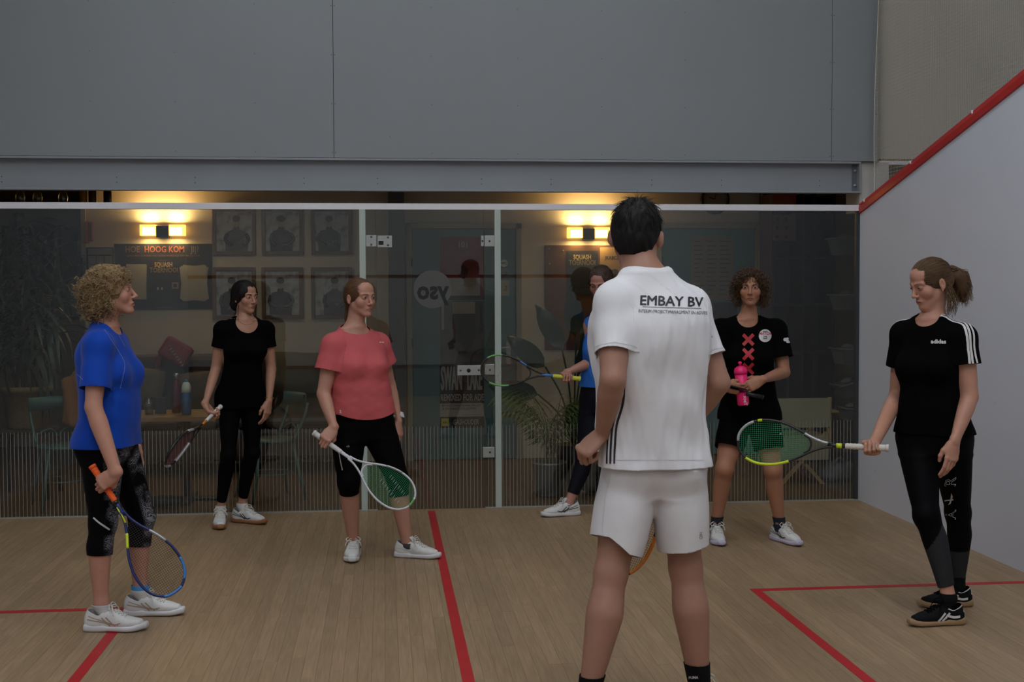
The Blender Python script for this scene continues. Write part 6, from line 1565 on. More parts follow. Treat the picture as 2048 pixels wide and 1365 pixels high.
# ------------------------------------------------------------------ B: black outfit, by the glass
def person_B():
    b0, b1 = at(441, 814, -.62), at(342, 912, -1.14); rd = nz(b1-b0); Gp = b0+rd*.075
    sp = dict(s=.985, yawP=-74, yawC=-70, head_yaw=-47, head_pitch=-3, crotch=at(481, 812, -.47), neck=at(490, 640, -.49), head=at(491, 594, -.5), hs=.95,
              shR=at(445, 660, -.53), shL=at(532, 660, -.44), elR=at(432, 738, -.50), elL=at(542, 738, -.42), wrL=at(538, 803, -.50),
              knR=at(457, 912, -.54), anR=at(441, 1017, -.44), knL=at(504, 906, -.44), anL=at(484, 1009, -.36), footR=-84, footL=-32, waist=.88, hip=.90, chest=.92, bust=.85, arm=.90, leg=.9, neckw=1.0, jaw=.95, facew=.95)
    wr, ax = grip_axes(Gp, rd, sp['elR'], 'R', .95); sp['wrR'] = wr; sp['handR'] = dict(ax=ax, curls=GRIP, thumb=TH_GRIP, s=.95)
    sp['handL'] = dict(ax=relaxed((-.12, -.15, -1), (.8, -.5, 0), 'L'), curls=CUR_REL, thumb=TH_REL, s=.95)
    p = start(sp, 'dark haired woman all in black with a gold necklace near the glass wall')
    b = build_body(p, p.root, (175, 129, 106), (140, 82, 76), 'skin_b'); face_details(p, b, (30, 22, 20), (44, 30, 24), .6, gaze=(-.002, -.001), brow_w=1.15)
    o, bv, V, T = top_garment(p, p.root, M_blk, 'tshirt', at(480, 815, -.5)[2], drape=[.006, .008, .008, .008, .008, .009, .009, .008], ease=.0075, sleeve=(.44, .44), sl_r=.004, sl_flare=.008, neck=(0, .085, .0, .085, .088, .088), wr=.002, seed=5, h=.005)
    bottom_garment(p, p.root, M_blk2, 'leggings', at(480, 800, -.5)[2], dict(R=1.86, L=1.86), ease=.004, seed=5)
    for sd in 'RL': sock(p, p.root, sd, M_sockw, .06, .135, .005)
    for sd, yw in (('R', -84), ('L', -32)): shoe(p, p.root, sd, yw, (M_whiteshoe, M_gum if sd else M_gum, M_lace, M_strp_gr), scale=.98)
    hm = hair_mat('black_hair', (22, 18, 18), (34, 28, 26), .4)
    def bun(p): return ell(p.h(.0, -.115, -.055), A_(.035, .032, .05), p.HX, k=.03)
    cap, V, T = hair_cap(p, p.root, hm, thick=.010, face=(.0, .100, -.040, .061, .070, .100), extra=[bun, lambda p: loft(p.h(.062, .025, .03), p.h(.062, -.06, -.06), p.hf, [0, .5, 1], [.02, .03, .03], [.012, .016, .02], k=.02), lambda p: loft(p.h(-.062, .025, .03), p.h(-.062, -.06, -.06), p.hf, [0, .5, 1], [.02, .03, .03], [.012, .016, .02], k=.02)], amp=.0012, seed=3)
    strands(p, cap, mat('black_strand', (26, 21, 20), .38), combed(p, V, T, p.h(0, -.12, -.06), 700, 5), .0011, 3, 'combed_hair')
    rr = np.random.default_rng(8); paths = []
    for k in range(14):
        sd = 1 if k % 2 else -1; q = [p.h(sd*.068, .035, .01), p.h(sd*.076, .03, -.045), p.h(sd*(.074+rr.uniform(0, .01)), .025+rr.uniform(-.01, .01), -.10), p.h(sd*(.072+rr.uniform(-.01, .015)), .02, -.15-rr.uniform(0, .04))]; paths.append(catmull(q, 5))
    strands(p, cap, hm, paths, .0008)
    gold = mat('gold', (206, 170, 104), .3, metal=.8)
    nb = BVHTree.FromPolygons([tuple(v) for v in V], [tuple(t) for t in T])
    pts = []
    bb = isomesh(p.bodyp, .008); bbv = BVHTree.FromPolygons([tuple(v) for v in bb[0]], [tuple(t) for t in bb[1]])
    for a in np.linspace(-2.3, 2.3, 36):
        q = p.nk+UP*(.035-.055*max(0, math.cos(a)))*1.0+(p.rC*math.sin(a)*.085+p.fC*math.cos(a)*.11); l, n_, _, _ = bbv.find_nearest(Vector(q)); pts.append(A_(*(l+n_*.0015)))
    m = MB()
    for q in pts: m.lathe([(0, -.0022), (.002, -.0012), (.0022, 0), (.002, .0012), (0, .0022)], q, 6)
    m.tube(pts, .0007, 4); m.build('necklace', gold, p.root, 'fine gold chain necklace', base=p.base)
    c = p.arm['L'][2]+nz(p.arm['L'][1]-p.arm['L'][2])*.022; u, v, w = frame_from(p.arm['L'][2]-p.arm['L'][1], A_(1, 0, 0))
    MB().tube([c+(u*math.cos(a)*.030+v*math.sin(a)*.026) for a in np.linspace(0, 6.283, 24, endpoint=False)], .0022, 6, closed=True).build('bracelet', gold, p.root, 'gold bracelet', base=p.base)
    fr = (RK_B, grip_m('white', (214, 212, 210)), ST_R, RK_O)
    side = nz(np.cross(rd, A_(0, 0, 1)))
    t, W, org = racket('squash_racket', b0+rd*.09, rd, face_normal(rd, b1, .40), 'dark squash racket with an orange throat held by the woman in black', fr, bands=[(.55, .66, RK_S, 'silver_band'), (.14, .22, RK_S, 'silver_mark'), (.72, .86, RK_S, 'silver_band')])
    return p

# ------------------------------------------------------------------ C: coral shirt
def person_C():
    b0, b1 = at(628, 866, -1.86), at(822, 1004, -1.98); rd = nz(b1-b0); Gp = b0+rd*.075
    sp = dict(s=1.0, yawP=-76, yawC=-64, head_yaw=-50, head_pitch=-2, crotch=at(727, 874, -1.60), neck=at(707, 656, -1.62), head=at(721, 595, -1.64), hs=.99,
              shR=at(667, 692, -1.70), shL=at(756, 690, -1.53), elR=at(647, 788, -1.74), elL=at(779, 772, -1.44), wrL=at(797, 843, -1.52),
              knR=at(697, 964, -1.68), anR=at(708, 1096, -1.56), knL=at(796, 960, -1.62), anL=at(815, 1090, -1.62), footR=-93, footL=-22, waist=1.18, hip=1.06, chest=1.06, bust=1.25, arm=1.02, leg=1.06)
    wr, ax = grip_axes(Gp, rd, sp['elR'], 'R'); sp['wrR'] = wr; sp['handR'] = dict(ax=ax, curls=GRIP, thumb=TH_GRIP)
    sp['handL'] = dict(ax=relaxed((.1, -.2, -1), (.9, -.45, .1), 'L'), curls=CUR_REL, thumb=TH_REL)
    p = start(sp, 'woman in a coral pink T-shirt and black capri leggings with a white racket')
    b = build_body(p, p.root, (181, 132, 112), (152, 90, 84), 'skin_c'); face_details(p, b, (96, 66, 48), (60, 46, 40), .68, gaze=(.0, 0))
    coral = cloth_mat('coral_cloth', (192, 90, 93), .75, var=.05)
    def hemf(V):
        f = (V-p.cr)@p.fP; r = (V-p.cr)@p.rP; return at(720, 826, -1.65)[2]-.035*(1-np.minimum(1, np.abs(r)/.17)**2)
    o, bv, V, T = top_garment(p, p.root, coral, 'tshirt', 0, hem_fn=hemf, drape=[.016, .016, .022, .026, .022, .022, .016, .01], ease=.016, sleeve=(.52, .45), sl_r=.014, sl_flare=.018, neck=(0, .045, .012, .098, .085, .055), wr=.0042, seed=9, fold=(1.6, 1.6, 3.4))
    w_ = mat('print_white', (214, 200, 200), .6)
    c = at(763, 685, -1.8); V2, F2 = text_mesh('errea', .012, .0006); decal('chest_logo', bv, V2, F2, c, (1, 0, 0), (0, 0, 1), (0, 1, 0), w_, o, p.base)
    c = at(681, 824, -1.85); V2, F2 = text_mesh('2', .024, .0012); decal('hem_logo', bv, V2, F2, c, (1, 0, 0), (0, 0, 1), (0, 1, 0), w_, o, p.base)
    lo, lbv, V, T = bottom_garment(p, p.root, M_blk2, 'capri_leggings', at(720, 815, -1.65)[2], dict(R=1.17, L=1.24), ease=.005, wr=.001, seed=5)
    V2, F2 = text_mesh('eb', .02, .0); decal('thigh_logo', lbv, V2, F2, at(696, 893, -1.85), (1, 0, 0), (0, 0, 1), (0, 1, 0), mat('print_grey', (70, 70, 76), .5), lo, p.base)
    ribbon('piping', lbv, casts(lbv, [(678, 905), (681, 922), (685, 941)], 4), .006, mat('reflective', (190, 190, 188), .4), lo, p.base)
    sock(p, p.root, 'R', mat('sockgrey', (60, 58, 62), .9), .05, .082, .005); sock(p, p.root, 'L', mat('sockgrey', (60, 58, 62), .9), .05, .088, .005)
    for sd, yw in (('R', -93), ('L', -22)): shoe(p, p.root, sd, yw, (M_whiteshoe, M_whitesole, M_lace, mat('stripe_white', (196, 194, 192), .6)), scale=1.0)
    hm = hair_mat('light_brown_hair', (104, 74, 50), (78, 54, 36), .4)
    def tail(p): return loft(p.h(0, -.10, -.03), p.h(.0, -.125, -.17), p.hr, [0, .25, .7, 1], [.02, .026, .022, .01], [.02, .024, .02, .01], k=.015)
    cap, V, T = hair_cap(p, p.root, hm, thick=.007, face=(.0, .108, -.045, .070, .066, .112), extra=[tail], amp=.0016, seed=4, cut=lambda x, y, z: .02+z+.9*np.maximum(0, -y) if False else (z+.03+1.2*np.maximum(0, .0-y)))
    strands(p, cap, mat('light_brown_strand', (116, 84, 58), .4, var=.3, vscale=30, rgb2=(84, 58, 40)), combed(p, V, T, p.h(0, -.10, -.03), 800, 3), .0012, 3, 'combed_hair')
    fr = (RK_W, grip_m('white2', (208, 206, 204)), ST_G, RK_W)
    t, W, org = racket('squash_racket', b0+rd*.09, rd, A_(.15, -1, .25), 'white squash racket with green strings held by the woman in coral', fr, bands=[(.47, .53, RK_G, 'green_mark'), (.72, .80, RK_S, 'silver_mark')])
    lg = MB()
    for (x0, y0, x1, y1) in ((-.05, .50, -.012, .62), (.0, .47, .045, .62), (-.012, .56, .03, .56)):
        for k in range(9): f = k/8; xx = x0+(x1-x0)*f; yy = y0+(y1-y0)*f; lg.tube(W([(xx-.010, yy, .0015), (xx+.010, yy, .0015)]), .0011, 4)
    lg.build('string_logo', ST_W, t, kind='stuff')
    c = p.arm['L'][2]+nz(p.arm['L'][1]-p.arm['L'][2])*.03; u, v, w = frame_from(p.arm['L'][2]-p.arm['L'][1], A_(.9, -.45, 0))
    wm = mat('white_strap', (206, 206, 208), .5)
    ring = [c+(u*math.cos(a)*.0305+v*math.sin(a)*.026) for a in np.linspace(0, 6.283, 28, endpoint=False)]
    MB().tube(ring, .009, 6, closed=True, up=w, flat=.3).build('watch_strap', wm, p.root, 'white wrist watch strap', base=p.base) if False else None
    m = MB(); V = []
    for q in (-.009, .009):
        for k in range(28): V.append(ring[k]+w*q)
    m.add(V, [(k, (k+1) % 28, 28+(k+1) % 28, 28+k) for k in range(28)], True); wo = m.build('wrist_watch', wm, p.root, 'white wrist watch', base=p.base); wo.modifiers.new('t', 'SOLIDIFY').thickness = .003; MB().obox(c+u*.034, v, w, u, .014, .016, .004).build('watch_case', mat('watch_white', (222, 222, 226), .3), wo, base=p.base)
    return p

# ------------------------------------------------------------------ D: glasses, blue tank top, behind the man
def person_D():
    b0, b1 = at(1160, 758, -.52), at(963, 737, -.50); rd = nz(b1-b0); Gp = b0+rd*.085
    sp = dict(s=1.02, yawP=-128, yawC=-112, head_yaw=-118, head_pitch=-20, crotch=at(1208, 822, -.33), neck=at(1216, 634, -.36), head=at(1201, 566, -.40), hs=1.0,
              shR=at(1184, 652, -.30), shL=at(1252, 652, -.46), elR=at(1190, 722, -.36), elL=at(1270, 730, -.48), wrL=at(1255, 795, -.56),
              knR=at(1170, 912, -.34), anR=at(1138, 1006, -.38), knL=at(1226, 915, -.26), anL=at(1222, 1012, -.2), footR=-168, footL=-130, waist=1.08, hip=1.02, chest=1.02, bust=1.2)
    wr, ax = grip_axes(Gp, rd, sp['elR'], 'R'); sp['wrR'] = wr; sp['handR'] = dict(ax=ax, curls=GRIP, thumb=TH_GRIP)
    sp['handL'] = dict(ax=relaxed((.1, -.2, -1), (.7, -.6, .1), 'L'), curls=CUR_REL, thumb=TH_REL)
    p = start(sp, 'woman with glasses in a blue sleeveless top, half hidden behind the man in white')
    b = build_body(p, p.root, (175, 126, 110), (146, 86, 78), 'skin_d'); face_details(p, b, (70, 54, 46), (50, 40, 36), .35, gaze=(0, -.002))
    top_garment(p, p.root, cloth_mat('mid_blue', (44, 104, 190), .7), 'tank_top', at(1200, 775, -.4)[2], drape=[.014, .014, .018, .02, .016, .014, .012, .01], sleeveless=True, neck=(0, .05, .0, .075, .085, .085), wr=.004, seed=12)
    bottom_garment(p, p.root, cloth_mat('navy_legging', (11, 13, 24), .65), 'leggings', at(1200, 765, -.35)[2], dict(R=1.80, L=1.8), ease=.005, seed=5, h=.0065)
    for sd, yw in (('R', -168), ('L', -130)): shoe(p, p.root, sd, yw, (M_whiteshoe, M_whitesole, M_lace, M_strp_b, mat('toe_dark', (36, 36, 40), .5)), scale=1.0); sock(p, p.root, sd, mat('low_sock', (150, 146, 144), .9), .05, .082, .005)
    hm = hair_mat('dark_brown_hair', (58, 44, 38), (86, 70, 62), .45)
    cap, V, T = hair_cap(p, p.root, hm, thick=.012, face=(.0, .105, -.025, .070, .068, .112), extra=[lambda p: cone(p.h(.07, .0, -.0), .016, p.h(.07, -.04, -.05), .018, k=.02), lambda p: cone(p.h(-.07, .0, .0), .016, p.h(-.07, -.04, -.05), .018, k=.02)], amp=.003, seed=6)
    strands(p, cap, mat('dark_brown_strand', (66, 50, 43), .42, var=.35, vscale=30, rgb2=(100, 84, 76)), combed(p, V, T, p.h(0, -.11, -.05), 800, 5), .0012, 3, 'combed_hair')
    gm = mat('glasses_brown', (60, 40, 32), .4); g = MB()
    for q in (-1, 1):
        g.tube([p.h(q*.033+.021*math.cos(a), .099-.006*abs(math.cos(a)), -.004+.017*math.sin(a)) for a in np.linspace(0, 6.283, 28, endpoint=False)], .0013, 6, closed=True)
        g.tube([p.h(q*.054, .093, .002), p.h(q*.074, .05, .003), p.h(q*.077, -.01, .0)], .0013, 6)
    g.tube([p.h(-.012, .1, .0), p.h(0, .103, .003), p.h(.012, .1, .0)], .0013, 6); g.build('glasses', gm, p.root, 'brown framed glasses', base=p.base)
    fr = (RK_B, grip_m('yellow', (206, 206, 70)), ST_T, RK_LB)
    racket('squash_racket', b0+rd*.09, rd, A_(.05, -1, .15), 'black squash racket with a yellow grip held by the woman with glasses', fr, bands=[(.14, .19, RK_LB, 'light_blue_mark'), (.30, .40, RK_G, 'green_band'), (.64, .76, RK_G, 'green_band')])
    return p

# ------------------------------------------------------------------ E: man in white from behind
def person_E():
    Gp = at(1358, 884, -4.20); tip = at(1226, 1158, -4.12); rd = nz(tip-Gp)
    sp = dict(s=1.12, man=True, ear=.009, yawP=88, yawC=97, head_yaw=70, head_pitch=-6, head_roll=-3, crotch=at(1309, 985, -4.47), neck=at(1291, 548, -4.50), head=at(1273, 472, -4.42), hs=1.07,
              shL=at(1232, 606, -4.56), shR=at(1378, 616, -4.44), elL=at(1226, 760, -4.68), elR=at(1436, 766, -4.50), wrL=at(1204, 868, -4.55),
              knL=at(1222, 1146, -4.54), anL=at(1172, 1410, -4.60), knR=at(1371, 1136, -4.50), anR=at(1402, 1398, -4.52), footL=112, footR=74, waist=.98, chest=1.0, hip=.93, leg=.97, arm=.93, neckw=1.0, spine=[0, 0, .0, -.006, -.014, -.018, -.012, 0])
    wr, ax = grip_axes(Gp, rd, sp['elR'], 'R', 1.1); sp['wrR'] = wr; sp['handR'] = dict(ax=ax, curls=GRIP, thumb=TH_GRIP, s=1.1)
    sp['handL'] = dict(ax=relaxed((-.72, -.1, -.62), (-.50, -.55, .62), 'L'), curls=[(70, 92, 55)]*4, thumb=TH_FIST, s=1.12)
    p = start(sp, 'tall dark haired man in a white T-shirt and white shorts seen from behind')
    b = build_body(p, p.root, (158, 116, 97), (150, 92, 84), 'skin_e', hB=.0072); face_details(p, b, (40, 30, 26), (50, 40, 34))
    wc = cloth_mat('white_jersey', (222, 221, 224), .7, var=.02, bump=.1)
    o, bv, V, T = top_garment(p, p.root, wc, 'tshirt', at(1310, 931, -4.5)[2], drape=[.040, .036, .038, .038, .03, .026, .016, .010], ease=.018, sleeve=(.66, .66), sl_r=.003, sl_flare=.006, neck=(0, .012, .03, .080, .080, .050), wr=.0085, seed=21, h=.005, thighs=False, fold=(4.2, 4.2, 1.3))
    ink = mat('print_black', (34, 33, 40), .6); back = -p.fC
    ux = nz(p.rC*1+UP*-.04)*1; uy = UP
    def back_text(txt, px, py, size, bold, sx, nm):
        V2, F2 = text_mesh(txt, size, 0., sx=sx, cut=.012); c = at(px, py, -4.7)
        if bold:
            n_ = len(V2); V2 = np.concatenate([V2+np.array([dx, dy]) for dx, dy in ((-bold, 0), (bold, 0), (0, bold*.7), (0, -bold*.7))]); F2 = [[i+n_*k for i in f] for k in range(4) for f in F2]
        decal(nm, bv, V2, F2, c, nz(A_(1, .12, -.035)), nz(A_(.03, 0, 1)), (-.28*0, 1, 0), ink, o, p.base, .0018)
    back_text('EMBAY BV', 1343, 604, .0485, .0013, 1.09, 'back_lettering')
    back_text('INTERIM (PROJECT)MANAGMENT EN ADVIES', 1346, 625, .0166, .0, .78, 'back_lettering')
    V2, F2 = grid2(.222, .0016, 40, 1); decal('back_rule', bv, V2, F2, at(1344, 616, -4.7), nz(A_(1, .12, -.035)), UP, (0, 1, 0), ink, o, p.base, .0018)
    for k, (x0, x1, x2, x3, y0) in enumerate(((1249, 1246, 1232, 1229, 720), (1242, 1238, 1224, 1221, 755), (1234, 1229, 1217, 1214, 790))):
        ribbon('side_stripe', bv, casts(bv, [(x0, y0), (x1+1, 800), (x2+2, 850), (x3+1, 895), (x3, 928)], 8), .0085, ink, o, p.base, .0018)
    seam = mat('seam_white', (196, 195, 198), .8)
    u, v, w = p.rP, p.fP, UP
    ribbon('hem_seam', bv, casts(bv, [(px_, 921) for px_ in np.linspace(1222, 1408, 30)], 1), .0018, seam, o, p.base, .0012)
    for sd in 'LR':
        ribbon('cuff_seam', bv, cuff_points(p, bv, sd, .62), .0016, seam, o, p.base, .0012)
    wsh = cloth_mat('white_shorts', (208, 205, 206), .7, var=.02, bump=.1)
    def hemf(sd, V):
        hp, kn, an, fy, fk, sk, lm, back = p.leg[sd]; out = (V-hp)@(p.rP if sd == 'R' else -p.rP); return -.045*np.clip((out-.03)/.07, 0, 1) if sd == 'L' else -.012*np.clip((out-.03)/.07, 0, 1)
    so, sbv, V, T = bottom_garment(p, p.root, wsh, 'shorts', at(1310, 915, -4.5)[2], dict(R=.80, L=.80), ease=.008, wr=.004, seed=8, loose=[.008, .014, .016, .014], hem_fn=hemf, h=.005, fold=(4, 4, 1.6))
    ribbon('side_seam', sbv, casts(sbv, [(1222, 945), (1210, 1000), (1205, 1060), (1208, 1074)], 6), .0018, seam, so, p.base, .0012)
    V2, F2 = text_mesh('OH', .017, .0003); decal('shorts_logo', sbv, V2, F2, at(1402, 1072, -4.75), (0, 0, 1), (-1, 0, 0), (0, 1, 0), mat('print_grey2', (150, 148, 150), .6), so, p.base)
    sk_ = {sd: sock(p, p.root, sd, M_sockb, .05, z1, .006) for sd, z1 in (('R', .20), ('L', .19))}
    sv = np.array([v.co for v in sk_['R'].data.vertices])+p.base; stb = BVHTree.FromPolygons([tuple(v) for v in sv], [tuple(q.vertices) for q in sk_['R'].data.polygons]); V2, F2 = text_mesh('PUMA', .013, .0004); decal('sock_lettering', stb, V2, F2, at(1387, 1356, -4.6), (1, 0, 0), UP, (0, 1, 0), mat('badge_white', (206, 200, 202), .5), sk_['R'], p.base)
    hp, kn, an = p.leg['R'][:3]; sbb = None
    for sd, yw in (('R', 74), ('L', 112)): shoe(p, p.root, sd, yw, (M_whiteshoe, M_whitesole, M_lace, M_strp_b), scale=1.15)
    hm = hair_mat('dark_short_hair', (13, 11, 11), (20, 17, 16), .45)
    def cutE(x, y, z):   # nape line low behind, clear of the ears at the sides
        side = np.clip((np.abs(x)-.055)/.02, 0, 1)
        return np.where(y < .02, z+.078-.098*np.clip((np.abs(x)-.052)/.018, 0, 1)*np.clip((y+.066)/.03, 0, 1), z-.012)
    cap, V, T = hair_cap(p, p.root, hm, thick=.0125, face=(.0, .125, -.035, .085, .085, .098), extra=[lambda p: ell(p.h(0, -.062, -.04), A_(.056, .050, .052)*p.hs, p.HX, k=.03), lambda p: ell(p.h(0, .0, .098), A_(.05, .07, .03)*p.hs, p.HX, k=.03)], amp=.003, seed=7, h=.0038, cut=cutE)
    rr = np.random.default_rng(6); paths = []
    x, y, z = head_mask(p, V); ok = np.nonzero((z > -.068))[0]; crown = p.h(.0, -.03, .115)
    for i in rr.choice(ok, 1700):
        q = V[i]; n = nz(q-p.h(0, -.02, .02)); d = q-crown; d = nz(d-n*(d@n)+rr.normal(size=3)*.012); Ln = rr.uniform(.018, .042)*(.6 if z[i] < -.03 else 1)
        lift = .0 if z[i] < .06 else .14
        paths.append([q-n*.002+d*Ln*f+n*(lift*Ln*f-.25*Ln*f*f+.0012) for f in np.linspace(0, 1, 5)])
    strands(p, cap, mat('dark_strand', (17, 14, 13), .5, var=.3, vscale=40, spec=.3), paths, .0011, 3, 'hair_strands')
    fr = (RK_B, grip_m('black', (30, 30, 32)), ST_T, RK_B)
    t, W, org = racket('squash_racket', Gp-rd*.0, rd, face_normal(rd, Gp, .80), 'black squash racket with orange lettering held in front of the man in white', fr, bands=[(.24, .41, RK_O, 'orange_band'), (.59, .76, RK_O, 'orange_band')])
    return p

# ------------------------------------------------------------------ F: black tee with three red crosses, pink bottle
def person_F():
    Y = -1.40
    sp = dict(s=1.0, yawP=-104, yawC=-104, head_yaw=-108, head_pitch=0, crotch=at(1500, 852, Y), neck=at(1494, 640, Y), head=at(1501, 576, Y-.03), hs=.99,
              shR=at(1441, 660, Y-.02), shL=at(1552, 660, Y+.02), elL=at(1568, 745, Y-.03), wrL=at(1524, 760, Y-.315), elR=at(1436, 748, Y-.03), wrR=at(1449, 774, Y-.31),
              knR=at(1449, 938, Y-.08), anR=at(1432, 1054, Y+.04), knL=at(1546, 940, Y-.10), anL=at(1561, 1058, Y-.03), footR=-96, footL=-72, waist=1.0, hip=1.0, chest=1.0, bust=.9, jaw=.97, leg=1.02)
    sp['handL'] = dict(ax=relaxed((-.88, -.02, -.42), (-.1, -.95, .25), 'L'), curls=[(16, 24, 16), (20, 28, 18), (26, 32, 20), (32, 34, 22)], thumb=[(.02, .018, -.008), (.042, .045, -.018), (.05, .07, -.03), (.044, .088, -.042)], spread=1.)
    sp['handR'] = dict(ax=relaxed((.95, -.04, -.16), (-.05, -.92, -.25), 'R'), curls=[(18, 30, 20), (22, 34, 20), (28, 36, 22), (32, 36, 22)], thumb=[(.02, .018, -.008), (.040, .048, -.018), (.042, .075, -.028), (.034, .095, -.036)], spread=.6)
    p = start(sp, 'curly haired woman in a black T-shirt with three red crosses and black shorts')
    b = build_body(p, p.root, (167, 117, 91), (138, 80, 70), 'skin_f'); face_details(p, b, (58, 40, 32), (50, 36, 30), .62, brow_w=1.1, brow_z=-.002)
    o, bv, V, T = top_garment(p, p.root, M_blk, 'tshirt', at(1500, 838, Y)[2], drape=[.012, .012, .016, .02, .014, .012, .012, .01], ease=.012, sleeve=(.66, .66), sl_r=.012, sl_flare=.014, neck=(0, .04, .006, .068, .075, .062), wr=.003, seed=14)
    red = mat('print_red', (176, 32, 44), .6)
    for py in (680, 709, 738):
        c = at(1496.5, py, Y-.3)
        for a in (45, -45):
            V2, F2 = grid2(.092, .021, 10, 3); ca, sa = math.cos(R_(a)), math.sin(R_(a)); V2 = [(x*ca-z*sa, x*sa+z*ca) for x, z in V2]; decal('red_cross_bar', bv, V2, F2, c, (1, 0, 0), (0, 0, 1), (0, 1, 0), red, o, p.base, .0016 if a > 0 else .0022)
    V2, F2 = disc2(.040, .040, 4, 28); c = at(1530, 672, Y-.3); bd = decal('round_badge', bv, V2, F2, c, (1, 0, 0), (0, 0, 1), (0, 1, 0), mat('badge_white', (206, 200, 202), .5), o, p.base, .0018)
    for txt, dz, sz, mt in (('MATCH', .012, .021, red), ('SQUASH', .026, .008, mat('print_black', (34, 33, 40), .6)), ('TOUR', -.006, .008, MATS['print_black']), ('IN/P', -.018, .014, MATS['print_black'])):
        V2, F2 = text_mesh(txt, sz, .0005, cut=.012); V2 = [(x, z+dz) for x, z in V2]; decal('badge_lettering', bv, V2, F2, c, (1, 0, 0), (0, 0, 1), (0, 1, 0), mt, bd, p.base, .0032)
    wm = mat('badge_white', (206, 200, 202), .5)
    for dx, dz, r in ((-.010, .004, .011), (.004, .008, .009), (.006, -.008, .010), (.014, -.012, .006)):
        V2, F2 = disc2(r, r, 2, 14); V2 = [(x+dx, z+dz) for x, z in V2]; decal('sleeve_logo', bv, V2, F2, at(1573, 681, Y-.3), (1, 0, 0), (0, 0, 1), (0, 1, 0), wm, o, p.base, .0018)
    so, sbv, V, T = bottom_garment(p, p.root, M_blk, 'shorts', at(1500, 825, Y)[2], dict(R=.62, L=.62), ease=.010, wr=.003, seed=8, loose=[.008, .016, .022, .024])
    V2, F2 = text_mesh('S5', .016, .0004); decal('shorts_logo', sbv, V2, F2, at(1561, 868, Y-.3), (0, 0, -1), (1, 0, 0), (0, 1, 0), wm, so, p.base)
    def cs(V): return np.where((np.abs(V[:, 2]-.118) < .006)[:, None] & (np.sin(V[:, 0]*180) > .2)[:, None], np.array(lin((150, 110, 96))), np.array(lin((24, 32, 44))))
    for sd in 'RL': sock(p, p.root, sd, mat('patterned_sock', (24, 32, 44), .9, attr='Col'), .06, .155, .005, col=cs)
    for sd, yw in (('R', -96), ('L', -72)): shoe(p, p.root, sd, yw, (M_whiteshoe, M_lav, M_lace, M_strp_b), scale=1.0)
    hm = hair_mat('brown_curls', (70, 48, 32), (46, 32, 24), .5)
    cap, V, T = hair_cap(p, p.root, hm, thick=.020, face=(.0, .110, -.028, .070, .076, .110), extra=[lambda p: ell(p.h(.068, -.02, -.025), A_(.030, .045, .055), p.HX, k=.03), lambda p: ell(p.h(-.068, -.02, -.025), A_(.034, .045, .055), p.HX, k=.03)], amp=.006, seed=2, h=.005)
    rr = np.random.default_rng(14); paths = []; x, y, z = head_mask(p, V); ok = np.nonzero((y < .08) & (z > -.10) & ((y < .02) | (z > .03)))[0]
    for i in rr.choice(ok, 800):
        q = V[i]; n = nz(q-p.h(0, -.02, .02)); t = nz(np.cross(n, rr.normal(size=3))); dn = nz(-p.hu*.8+n*.5+t*.5); Ln = rr.uniform(.03, .07)*(.6 if y[i] > .03 else 1); R0 = rr.uniform(.005, .010); turns = rr.uniform(1.2, 2.2)
        u, v, w = frame_from(dn, n); ph = rr.uniform(0, 6.28)
        paths.append([q-n*.005+dn*Ln*f+(u*math.cos(ph+turns*6.28*f)+v*math.sin(ph+turns*6.28*f))*R0*min(1, f*3)+n*.01*math.sin(f*3.14) for f in np.linspace(0, 1, 20)])
    strands(p, cap, mat('brown_curl_strand', (92, 66, 44), .45, var=.35, vscale=25, rgb2=(58, 40, 28)), paths, np.array([.0012, *[.0016]*16, .0013, .0009, .0005]), 3, 'curls')
    # things in her hands
    c = at(1487, 768, Y-.275); zb_ = at(1487, 811, Y-.275)[2]; t = empty('sports_bottle', (c[0], c[1], zb_)); tag(t, 'bright pink sports bottle held in both hands by the woman with red crosses', 'bottle')
    pink = mat('hot_pink', (236, 26, 110), .4)
    MB().lathe([(0, 0), (.03, 0), (.035, .006), (.036, .07), (.033, .085), (.036, .10), (.037, .19), (0, .19)], (0, 0, 0), 28).build('bottle_body', pink, t); MB().lathe([(.039, .19), (.040, .205), (.036, .225), (.018, .238), (0, .238)], (0, 0, 0), 28).build('bottle_cap', pink, t); MB().lathe([(.008, .236), (.008, .25), (.011, .252), (.011, .262), (.006, .266), (0, .266)], (0, 0, 0), 16).build('nozzle', pink, t)
    t.rotation_euler = (0, R_(-5), 0)
    V2, F2 = text_mesh('Tacx', .03, .001); me = bpy.data.meshes.new('lettering'); me.from_pydata([(-.0355*math.sin(y/.036)*0+y*.0+.012*0-(-y)*.0+(.036*math.sin((y+.004)/.036)), -.0362*math.cos((y+.004)/.036), .03+x) for x, y in V2], [], F2); link('lettering', me, mat('pink_white', (236, 190, 206), .5), t)
    pz2 = (at(1472, 779, Y-.322)); o = empty('phone', tuple(pz2)); tag(o, 'black phone held against the pink bottle', 'phone')
    MB().box(-.06, .06, -.004, .004, -.03, .03, .004).build('phone_body', mat('phone_black', (20, 20, 22), .25), o); MB().box(-.055, .055, -.0046, -.0041, -.026, .026).build('screen', mat('phone_glass', (10, 10, 12), .08), o); o.rotation_euler = (R_(62), R_(14), R_(4))
    pz3 = at(1508, 791, Y-.31); o = empty('grip_tube', tuple(pz3)); tag(o, 'short black grip roll held beside the pink bottle', 'grip')
    MB().tube([(-.05, 0, .012), (.05, 0, -.012)], .013, 12).build('grip_roll', M_black, o); MB().tube([(.05, 0, -.012), (.058, 0, -.014)], .0145, 12).build('grip_cap', M_black, o)
    return p

